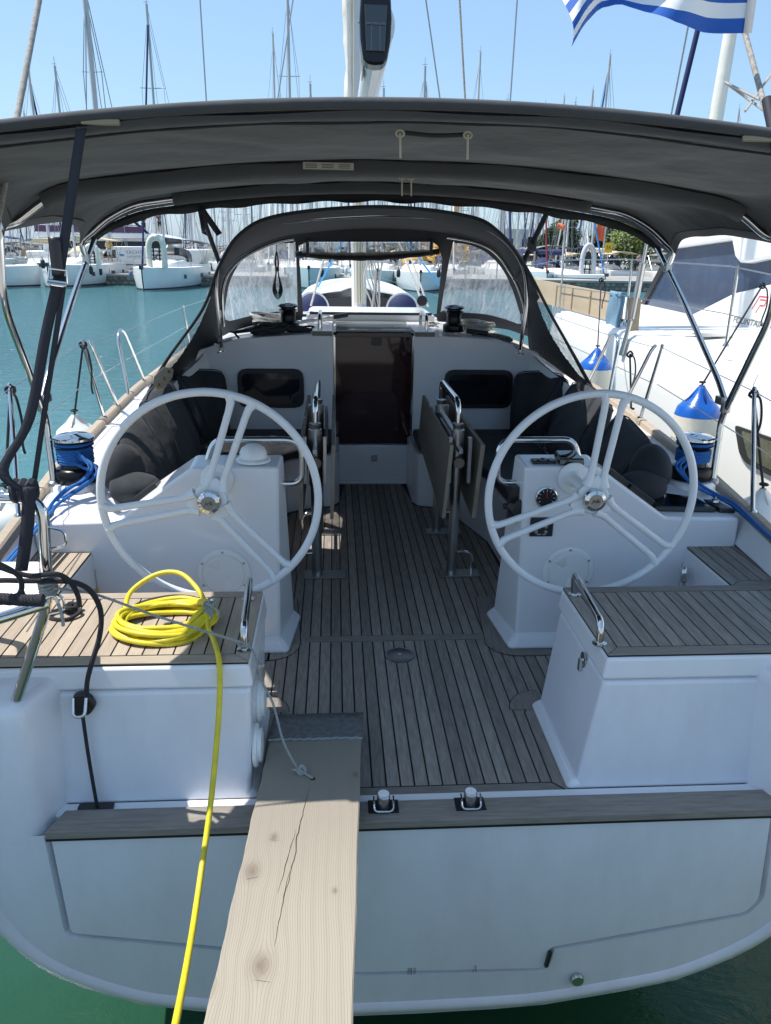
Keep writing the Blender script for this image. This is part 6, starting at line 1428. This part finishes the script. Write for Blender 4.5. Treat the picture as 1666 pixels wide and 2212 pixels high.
# boat C with its dinghy hoisted at the bow
l, r_ = place((310, 630), (424, 611), 13.2); bc = sailboat('sailboat', 'white yacht with navy furled sail and upright dinghy, moored left of the spray hood', l, r_, 13.2, 4.3, 1.55, 17.5, furl=FNV, hood=FDK, bim=FDK); lc = l
def dinghy(px0, px1, pyt, pyb, yy, label, m=CREAM):
    a = at(px0, pyb, y=yy); b = at(px1, pyt, y=yy); w_ = b.x-a.x; h = b.z-a.z; cx = (a.x+b.x)/2; r = w_*.145
    D_ = thing('inflatable_dinghy', label, 'dinghy', (cx, yy, a.z))
    x = w_/2-r
    tube('tube', spl([(cx-x, yy, a.z), (cx-x, yy, a.z+h*.62), (cx-x*.62, yy+.05, a.z+h*.86), (cx-.0, yy+.1, a.z+h-r), (cx+x*.62, yy+.05, a.z+h*.86), (cx+x, yy, a.z+h*.62), (cx+x, yy, a.z)], 6), r, m, D_, seg=12)
    q = MB(); q.prism([(cx-x*.62, a.z+h*.58), (cx+x*.62, a.z+h*.58), (cx+x*.35, a.z+h*.76), (cx, a.z+h*.80), (cx-x*.35, a.z+h*.76)], 'y', yy-.02, yy+.02)
    for t in (.24, .36, .48): q.box(cx-x*.75, cx+x*.75, yy-.03, yy+.03, a.z+h*t, a.z+h*(t+.035))
    for u in (-.4, .4): q.box(cx+x*u-.05, cx+x*u+.05, yy-.03, yy+.03, a.z+h*.2, a.z+h*.62)
    q.build('floor_slats', FDK, D_); return D_
dinghy(318, 358, 506, 578, at(310, 630, z=WZ).y+1.5, 'cream inflatable dinghy stood on end on the foredeck left of the spray hood')
dinghy(184, 214, 526, 580, at(120, 626, z=WZ).y+4, 'cream inflatable dinghy stood upright behind the hanging black strap')
l, r_ = place((108, 624), (232, 609), 12.5); sailboat('sailboat', 'white yacht with beige bimini and dark fenders, left of the big strut', l, r_, 12.5, 4.1, 1.6, 13.8, furl=None, hood=FBG, bim=FBG)
l, r_ = place((92, 620), (-60, 622), 13); sailboat('sailboat', 'white yacht cut by the left edge of the photo, bow beside a black fender', l, r_, 13, 4.0, 1.5, 14.8, hood=FBG, bim=FGY)
l, r_ = place((668, 627), (690, 609), 12); sailboat('sailboat', 'pale blue hulled boat seen through the spray hood, left of the mast', l, r_, 12, 4.4, 1.6, 13.5, hood=FDK, hullm=FHT)
l, r_ = place((815, 628), (838, 611), 11); sailboat('sailboat', 'pale yacht bow half hidden behind the halyard bundle', l, r_, 11, 3.7, 1.45, 13.5, hood=FDK, bim=FGY, hullm=FHT)
l, r_ = place((908, 634), (900, 612), 12.5); sailboat('sailboat', 'white yacht seen bow on with an ochre bimini, right of the mast', l, r_, 12.5, 4.3, 1.45, 14.6, hood=FOR_, bim=FOR_)
l, r_ = place((1306, 626), (1185, 618), 12); sailboat('sailboat', 'pale green yacht with blue stripe beyond the plywood gangway', l, r_, 12, 3.7, 1.15, 14, furl=FBL, hood=FNV, bim=FNV, hullm=FHT, stripe=True)
l, r_ = place((1180, 622), (1130, 612), 12); sailboat('sailboat', 'white yacht with dark red furled sail right of the spray hood', l, r_, 12, 3.8, 1.3, 14, furl=FRD, hood=FBG, hullm=FHT)
dinghy(1248, 1292, 524, 616, at(1250, 622, z=WZ).y-.5, 'pale inflatable dinghy stood on end beside the blue furled sail', GREYP)
dinghy(1196, 1214, 538, 600, at(1250, 622, z=WZ).y+4, 'narrow pale dinghy standing left of the larger upright one', GREYP)
yb = at(310, 630, z=WZ).y
for px, py, dy_, m, lb in ((283, 594, 0, GRF, 'grey fender at the bow of the yacht with the navy furled sail'), (393, 592, 6, GRF, 'grey fender amidships on the yacht with the navy furled sail'), (410, 594, 8, GRF, 'second grey fender near the stern of the yacht with the dinghy'),
                         (425, 596, 10, BLKF, 'dark fender at the stern quarter of the yacht with the dinghy'), (197, 584, 5, BLKF, 'black fender hanging by the big bright strut'), (217, 586, 7, BLKF, 'middle black fender on the stern of the yacht with beige bimini'), (233, 584, 9, BLKF, 'black fender closest to the stone quay on the left yacht'), (93, 570, -1, BLKF, 'black fender between the two leftmost yachts'),
                         (696, 590, 0, BLKF, 'tall black fender on the pale blue boat through the hood'), (748, 585, 4, WF, 'white fender just left of the mast'), (760, 588, 4, WF, 'grey white fender nearest to the mast on its left'), (861, 590, 2, BLKF, 'navy fender on the port bow of the ochre yacht'), (948, 590, 2, BLKF, 'dark fender at the right window post behind the hood')):
    far_fender(px, py, yb+dy_, m, lb)
a = at(1465, 240, y=30); b = at(1505, 75, y=30); d = b-a
WH = thing('furled_sail', 'slim navy furled sail on a leaning stay below the flag', 'sail', (a.x, a.y, WZ)); tube('sail', [a-d*1.5, a, b, b+d*2], .10, FNV, WH, seg=8)
# motor yacht with flybridge
a = at(190, 590, y=80); MYX = at(300, 590, y=80).x
MY = thing('motor_yacht', 'large white flybridge motor yacht behind the van, two people on its upper deck', 'motor yacht', (MYX, 80, WZ))
MB().hexa([(MYX-9, 77.5, WZ), (MYX+5, 77.5, WZ), (MYX+5, 82.5, WZ), (MYX-9, 82.5, WZ)], [(MYX-9.5, 77, 1.1), (MYX+7.5, 77.2, 1.5), (MYX+7.5, 82.8, 1.5), (MYX-9.5, 83, 1.1)]).build('hull', FH, MY, bevel=.2)
MB().hexa([(MYX-8, 77.6, 1.1), (MYX+4.5, 77.6, 1.1), (MYX+4.5, 82.4, 1.1), (MYX-8, 82.4, 1.1)], [(MYX-8, 77.8, 2.3), (MYX+1.8, 77.8, 2.3), (MYX+1.8, 82.2, 2.3), (MYX-8, 82.2, 2.3)]).build('saloon', FD, MY, bevel=.08)
MB().hexa([(MYX-7, 77.55, 1.35), (MYX+3.8, 77.55, 1.35), (MYX+3.8, 77.62, 1.35), (MYX-7, 77.62, 1.35)], [(MYX-7, 77.7, 2.05), (MYX+2.4, 77.7, 2.05), (MYX+2.4, 77.78, 2.05), (MYX-7, 77.78, 2.05)]).build('saloon_windows', FDK, MY)
MB().hexa([(MYX-8.5, 77.2, 2.3), (MYX+4.6, 77.2, 2.3), (MYX+4.6, 82.8, 2.3), (MYX-8.5, 82.8, 2.3)], [(MYX-8.5, 77.2, 2.75), (MYX+2.4, 77.2, 2.75), (MYX+2.4, 82.8, 2.75), (MYX-8.5, 82.8, 2.75)]).build('flybridge_deck', FH, MY, bevel=.08)
box('flybridge_screen', MYX-8.4, MYX+1.3, 77.25, 77.3, 2.78, 3.35, mat('purple_dodger', (.10, .05, .10), .8), MY)
q = MB(); q.tube([(MYX-8.4, 77.2, 3.45), (MYX+1.6, 77.2, 3.45)], .03, 6)
for k in range(8): q.tube([(MYX-8.4+k*1.4, 77.2, 2.7), (MYX-8.4+k*1.4, 77.2, 3.45)], .02, 5)
q.tube([(MYX+1.8, 77.6, 2.7), (MYX-1.1, 77.6, 5.2)], .12, 8); q.tube([(MYX-4.5, 77.6, 2.7), (MYX-5.6, 77.6, 5.2)], .08, 8); q.build('rails_and_arch', FNV, MY)
box('hardtop', MYX-6.2, MYX+.8, 77.3, 82.6, 5.15, 5.38, FD, MY, bevel=.08)
text('boat_lettering', 'LAGOON', .26, frame((MYX-3.9, 77.17, 2.53), (1, 0, 0), (0, 0, 1)), FGY, MY, width=2.4)
# van
vx0 = at(208, 590, y=73.5).x; vx1 = vx0+5.9; vz = QZ
VN = thing('delivery_van', 'white laundry van parked on the far quay behind the moored yachts', 'van', (vx0+2.9, 73.5, vz))
VW = mat('van_white', (.78, .78, .78), .3)
prism('body', [(vx0, vz+.30), (vx0+.05, vz+.95), (vx0+.65, vz+1.15), (vx0+1.35, vz+1.90), (vx0+1.75, vz+2.10), (vx1-.1, vz+2.15), (vx1, vz+1.9), (vx1, vz+.30)], 'y', 72.5, 74.5, VW, VN, bevel=.06, seg=3)
prism('windscreen', [(vx0+.72, vz+1.2), (vx0+1.36, vz+1.86), (vx0+1.40, vz+1.80), (vx0+.80, vz+1.16)], 'y', 72.6, 74.4, DKGLASS, VN)
prism('side_window', [(vx0+.85, vz+1.15), (vx0+1.45, vz+1.80), (vx0+2.15, vz+1.82), (vx0+2.15, vz+1.15)], 'y', 72.485, 72.51, DKGLASS, VN)
prism('side_trim', [(vx0+.9, vz+.55), (vx1-.1, vz+.55), (vx1-.1, vz+.63), (vx0+.9, vz+.63)], 'y', 72.485, 72.51, FDK, VN)
for x in (vx0+1.0, vx0+4.7):
    w_ = lathe('wheel', [(.34, -.1), (.34, .1), (.2, .12), (.18, .06), (0, .06)], (x, 72.6, vz+.34), (0, -1, 0), FDK, VN, seg=20); lathe('rim', [(.19, .121), (.15, .10), (0, .12)], (x, 72.6, vz+.34), (0, -1, 0), STEELB, w_, seg=12)
prism('wing_mirror', [(vx0+.95, vz+1.12), (vx0+1.15, vz+1.12), (vx0+1.15, vz+1.40), (vx0+.95, vz+1.40)], 'y', 72.2, 72.45, FDK, VN); lathe('headlight', [(.14, 0), (.1, .05), (0, .06)], (vx0+.12, 72.9, vz+.88), (-1, -.3, 0), STEEL, VN, seg=12)
GL2 = mat('van_lettering', (.22, .25, .28), .6); text('sign_lettering', 'YACHT', .42, frame((vx0+3.72, 72.49, vz+1.62), (1, 0, 0), (0, 0, 1)), GL2, VN, width=1.45); text('sign_lettering', 'LAUNDRY', .26, frame((vx0+3.78, 72.49, vz+1.27), (1, 0, 0), (0, 0, 1)), GL2, VN, width=1.3)
prism('wave_logo', [(vx0+2.40, vz+1.45), (vx0+2.60, vz+1.50), (vx0+2.77, vz+1.43), (vx0+2.9, vz+1.46), (vx0+2.82, vz+1.32), (vx0+2.65, vz+1.26), (vx0+2.49, vz+1.32)], 'y', 72.484, 72.5, mat('logo_blue', (.03, .28, .62), .5), VN)
# people far away
def person(px, pyf, yy, h, shirt, trousers, label, pose=0):
    f = at(px, pyf, y=yy); k = h/1.75; P_ = thing('person', label, 'person', tuple(f))
    skin = mat('skin', (.35, .20, .13), .6)
    def sk(name, vs, es, rs, m):
        me = bpy.data.meshes.new(name); me.from_pydata([Vector(v)*k for v in vs], es, []); o = bpy.data.objects.new(name, me); COL.objects.link(o); o.parent = P_; md = o.modifiers.new('skin', 'SKIN')
        for i, r_ in enumerate(rs): me.skin_vertices[0].data[i].radius = (r_*k, r_*k)
        me.skin_vertices[0].data[0].use_root = True; s2 = o.modifiers.new('sub', 'SUBSURF'); s2.levels = 1; s2.render_levels = 1; me.materials.append(m); return o
    fx = .25*pose
    sk('body', [(0, 0, .95), (0, 0, 1.2), (fx*.3, -.02, 1.42), (fx*.5, -.03, 1.53), (fx*.6, -.05, 1.66), (-.19, 0, 1.42), (-.26, -.08, 1.18), (-.16+fx, -.30, 1.08), (.19, 0, 1.42), (.27, -.08, 1.18), (.18+fx, -.30, 1.12), (-.10, 0, .88), (-.12, 0, .48), (-.13, .02, .08), (-.13, -.12, .04), (.10, 0, .88), (.13, -.03, .48), (.14, .02, .08), (.14, -.12, .04)],
       [(0, 1), (1, 2), (2, 3), (3, 4), (2, 5), (5, 6), (6, 7), (2, 8), (8, 9), (9, 10), (0, 11), (11, 12), (12, 13), (13, 14), (0, 15), (15, 16), (16, 17), (17, 18)], [.15, .14, .15, .055, .10, .065, .045, .035, .065, .045, .035, .09, .065, .045, .04, .09, .065, .045, .04], skin)
    sk('shirt', [(0, 0, .93), (0, 0, 1.2), (fx*.3, -.02, 1.43), (-.19, 0, 1.42), (-.25, -.06, 1.22), (.19, 0, 1.42), (.26, -.06, 1.22)], [(0, 1), (1, 2), (2, 3), (3, 4), (2, 5), (5, 6)], [.165, .155, .165, .08, .065, .08, .065], shirt)
    sk('trousers', [(0, 0, .95), (-.10, 0, .86), (-.12, 0, .50), (.10, 0, .86), (.13, -.03, .50)], [(0, 1), (1, 2), (0, 3), (3, 4)], [.165, .11, .085, .11, .085], trousers)
    mb = MB(); c = Vector((fx*.6, -.03, 1.70))
    rows = [[(c+Vector((math.cos(a)*.10*math.sin(b), math.sin(a)*.11*math.sin(b), .07+.06*math.cos(b)))) for a in [i*math.pi/5 for i in range(10)]] for b in (.1, .6, 1.1, 1.6)]
    mb.grid(rows, closed=True); mb.v = [v*k+f for v in mb.v]; mb.build('hair', FDK, P_)
person(239, 566, 66, 1.75, mat('yellow_shirt', (.62, .45, .10), .8), mat('pale_shorts', (.5, .52, .5), .8), 'man in a yellow shirt and pale shorts standing beside the left strut', .6)
person(312, 505, 78.2, 1.75, FNV, FDK, 'left of two dark clad people on the motor yacht upper deck', .3)
person(347, 503, 78.2, 1.85, FNV, FDK, 'right of two dark clad people, leaning on the motor yacht arch', -.6)
person(1378, 590, 70, 1.7, mat('mauve_shirt', (.30, .2, .24), .8), FDK, 'person in mauve standing on the far quay left of the catamaran window', 0)
# near masts that rise above the canopy
for px0, px1, pyt, yy, k, lb in ((98, 103, 140, 72, 1.0, 'yacht whose lone short mast shows above the canopy, far left'), (207, 243, -40, 78, 2.3, 'yacht with the tallest pair of spreaders above the canopy on the left'),
                                (600, 605, 72, 95, 1.0, 'yacht whose thin mast shows above the canopy left of the twin lines'), (633, 636, -30, 75, 1.15, 'yacht with the tall mast just left of the furled sail'),
                                (912, 913, 180, 105, 1.0, 'yacht whose masthead just clears the canopy right of the boom'), (1018, 1016, 112, 90, 1, 'yacht with a wind vane masthead right of the striped rope'),
                                (1190, 1190, 208, 110, 1, 'yacht whose masthead tip barely clears the canopy on the right'), (1285, 1283, 110, 88, 1.2, 'yacht with blue furled sail and lone mast under the flag'), (1256, 1254, 188, 100, 1.2, 'yacht with a stubby grey masthead left of the blue one'), (1565, 1560, 230, 84, 1, 'yacht whose mast shows behind the cream furled genoa')):
    top = at(px0, pyt, y=yy); base = at(px1, 545, y=yy)
    bt = sailboat('sailboat', lb, (base.x, yy, WZ), random.choice((.05, math.pi-.08)), 13, 4, 1.4, max(8, top.z-WZ-1.6), furl=FNV if px0 in (98,) else (FBL if px0 == 1285 else None), bim=FBG, detail=False, mscale=k*1.15)
# forest of masts beyond
index_kids()
random.seed(21)
protos = []
for i, (hh, fu, bm_) in enumerate(((13.5, None, FGY), (15.5, FNV, FNV), (12, FMW, FBG))):
    pr_ = sailboat('far_sailboat', 'white yacht in the crowded rows moored beyond the far quay', (0, 0, 0), 0, 12, 3.9, 1.4, hh, furl=fu, hood=FNV if i else FBG, bim=bm_, detail=(i < 3), windows=True, group='yachts moored beyond the far quay', mastm=FMW if i != 1 else FMS, mscale=1.15)
    protos.append(pr_)
index_kids(); used = set(); spots = []; protos_i = {p.name: i for i, p in enumerate(protos)}
for row, (yy, step) in enumerate(((84, 4.3), (94, 4.4), (106, 4.6), (120, 5.0), (136, 5.2), (152, 5.8))):
    x = -.30*yy-10
    while x < .36*yy+8:
        spots.append((x+random.uniform(-.7, .7), yy+random.uniform(-2, 2), row)); x += step
for x, yy, row in spots:
    if row == 0 and MYX-12 < x < MYX+9: continue
    p_ = random.choice(protos)
    if p_.name in used: o = copy_tree(p_)
    else: o = p_; used.add(p_.name)
    vi = ('bare forestay', 'navy furled sail', 'white furled sail')[int(o['label'].startswith('v1') or o.get('v', 0) == 1) if 0 else protos_i[p_.name]]
    sd = 'left of the spray hood' if x < -.13*yy else ('behind the mast' if x < .12*yy else 'right of the spray hood')
    o['label'] = f'white yacht with {vi}, {("first", "second", "third", "fourth", "fifth", "last")[row]} row beyond the quay, {sd}'
    o.location = (x, yy, WZ); o.rotation_euler = (0, random.uniform(-.012, .012), random.choice((0, math.pi))+random.uniform(-.06, .06)); s_ = random.uniform(.9, 1.12); o.scale = (s_, s_, s_*random.uniform(.85, 1.0))
for p_ in protos:
    if p_.name not in used: p_.location = (60, 170, WZ)
# red flags, quay clutter, crane, sign
for px, py, yy, w_, h, m, lb in ((1298, 495, 70, .7, 1.9, mat('orange_flag', (.8, .13, .04), .7), 'tall orange pennant right of the upright dinghy'), (1212, 490, 72, .7, .5, mat('orange_flag_small', (.75, .2, .08), .7), 'small orange flag above the trees right of the strap'), (1288, 465, 74, .6, .6, mat('pale_blue_flag', (.2, .5, .65), .7), 'pale blue pennant high between the masts')):
    c = at(px, py, y=yy); rows = [[c+Vector((w_*(u-.5), .08*math.sin(u*6), h*(v-.5)+.08*math.sin(u*5))) for v in (0, .5, 1)] for u in [i/6 for i in range(7)]]
    F_ = thing('flag', lb, 'flag', tuple(c)); MB().grid(rows).build('cloth', m, F_, solid=.01); tube('staff', [c+Vector((w_*.5, 0, -h*.5-1.5)), c+Vector((w_*.5, 0, h*.55))], .03, FMS, F_, seg=6)
c0 = at(975, 500, y=100); c1 = at(999, 400, y=100); CRN = thing('crane', 'yellow telescopic crane arm rising above the spray hood on the right', 'crane', tuple(c0)); CY_ = mat('crane_yellow', (.70, .33, .02), .5)
tube('jib', [c0, c1], [.55, .35], CY_, CRN, seg=4); box('chassis', c0.x-2, c0.x+2, 98, 101, QZ, c0.z, CY_, CRN, bevel=.1)
tb_ = at(1315, 535, y=75); SG = thing('quay_sign', 'small yellow sign board on a post before the green trees', 'sign', (tb_.x, 75, QZ)); box('board', tb_.x-.36, tb_.x+.36, 74.97, 75, tb_.z-.45, tb_.z+.45, mat('sign_yellow', (.72, .45, .02), .5), SG); tube('post', [(tb_.x, 75.03, QZ), (tb_.x, 75.03, tb_.z)], .04, FMS, SG, seg=6); text('sign_lettering', '3K', .5, frame((tb_.x, 74.965, tb_.z), (1, 0, 0), (0, 0, 1)), FDK, SG)
# ------------------------------------------------------------------ trees
LEAF = [mat('pine_leaf', (.05, .08, .03), .8, noise=(2, (.06, .08, .03), .8), var=.1), mat('bright_leaf', (.15, .20, .05), .8, noise=(2, (.22, .27, .08), .8), var=.1)]
BARK = mat('bark', (.10, .075, .055), .9)
def tree(px, pyt, pyb, wpx, yy, m, label, seed, dens=1.0):
    random.seed(seed); top = at(px, pyt, y=yy); base = at(px, pyb, y=yy); W_ = wpx/1760*yy; x, y = top.x, yy; g = QZ; H = top.z-g
    T_ = thing('tree', label, 'tree', (x, y, g)); q = MB(); q.tube([(x, y, g), (x+.2, y, g+H*.4), (x-.1, y, g+H*.85)], [.28, .18, .05], 8); blobs = []
    for k in range(14):
        a = random.random()*6.28; rr = random.uniform(.25, 1)*W_*.42; hh = random.uniform(.32, .95); c = Vector((x+math.cos(a)*rr*(1.15-.55*hh), y+math.sin(a)*rr*.8, g+H*hh)); blobs.append((c, random.uniform(.16, .30)*W_)); q.tube([(x, y, g+H*hh*.6), tuple(c)], [.09, .03], 5)
    q.build('trunk', BARK, T_); mb = MB()
    for c, r_ in blobs:
        for k in range(int(420*dens)):
            d = Vector((random.gauss(0, 1), random.gauss(0, 1), random.gauss(0, .8))); d = d.normalized()*r_*random.random()**.45; p = c+d; s_ = random.uniform(.07, .16)*1.3
            if p.z > top.z: continue
            u = Vector((random.gauss(0, 1), random.gauss(0, 1), random.gauss(0, 1))).normalized()*s_; v = u.orthogonal().normalized()*s_*.6; n = len(mb.v); mb.v += [p-u, p+v, p+u, p-v]; mb.f.append((n, n+1, n+2, n+3))
    mb.build('crown', m, T_, smooth=False)
tree(1222, 468, 560, 80, 92, LEAF[0], 'feathery dark green tree right of the red furled sail', 1)
tree(1330, 462, 560, 90, 96, LEAF[0], 'tall dark green tree behind the blue furled sail', 2)
tree(1380, 482, 565, 120, 86, LEAF[1], 'yellow green tree behind the yellow sign board', 3, 1.2)
tree(1440, 478, 565, 80, 90, LEAF[1], 'yellow green tree partly behind the catamaran window', 4, 1.2)
tree(1180, 490, 560, 50, 82, LEAF[0], 'small dark tree close to the right edge of the spray hood', 9)
tree(1295, 500, 565, 50, 94, LEAF[0], 'lower dark tree between the two tall ones', 5)
tree(1620, 476, 565, 70, 92, LEAF[0], 'dark tree above the catamaran roof at the right', 6)
tree(800, 540, 590, 60, 93, LEAF[0], 'dark palm like tree seen low through the spray hood opening', 7, .6)
# low buildings and motor boats behind the masts
BW = mat('pale_building', (.55, .54, .50), .8); RF = mat('terracotta', (.40, .16, .08), .8)
for i, (px, yy, w_, h, m, lb) in enumerate(((940, 160, 20, 3, BW, 'low pale building far behind the ochre bimini'), (1075, 165, 30, 6, RF, 'terracotta coloured building seen through the right hood window'), (1150, 150, 12, 5.5, BW, 'white block right of the spray hood in the distance'))):
    c = at(px, 533, y=yy); B_ = thing('building', lb, 'building', (c.x, yy, QZ)); box('wall', c.x-w_/2, c.x+w_/2, yy, yy+8, QZ, QZ+h, m, B_); box('roof', c.x-w_/2-.3, c.x+w_/2+.3, yy-.3, yy+8.3, QZ+h, QZ+h+.3, BW, B_)
    n = int(w_/3)
    for k in range(n): box('window', c.x-w_/2+1+k*3, c.x-w_/2+2.3+k*3, yy-.05, yy, QZ+h*.45, QZ+h*.78, FDK, B_)
o = mesh('far_shore', [(-900, 190, QZ), (900, 190, QZ), (900, 900, QZ+.5), (-900, 900, QZ+.5)], [(0, 1, 2, 3)], mat('far_land', (.16, .15, .12), .9), smooth=False); o['kind'] = 'structure'

GR = {'sailing boat': 'yachts moored along the far quay', 'fender': 'fenders hung from the moored boats', 'dinghy': 'inflatable dinghies', 'cushion': 'charcoal cockpit cushions', 'tree': 'trees beyond the far quay', 'person': 'people around the harbour', 'rope': 'ropes and lines on the yacht', 'building': 'low buildings behind the harbour', 'flag': 'flags and pennants'}
for o in bpy.data.objects:
    if o.parent is None and o.get('category') in GR and not o.get('group'): o['group'] = GR[o['category']]
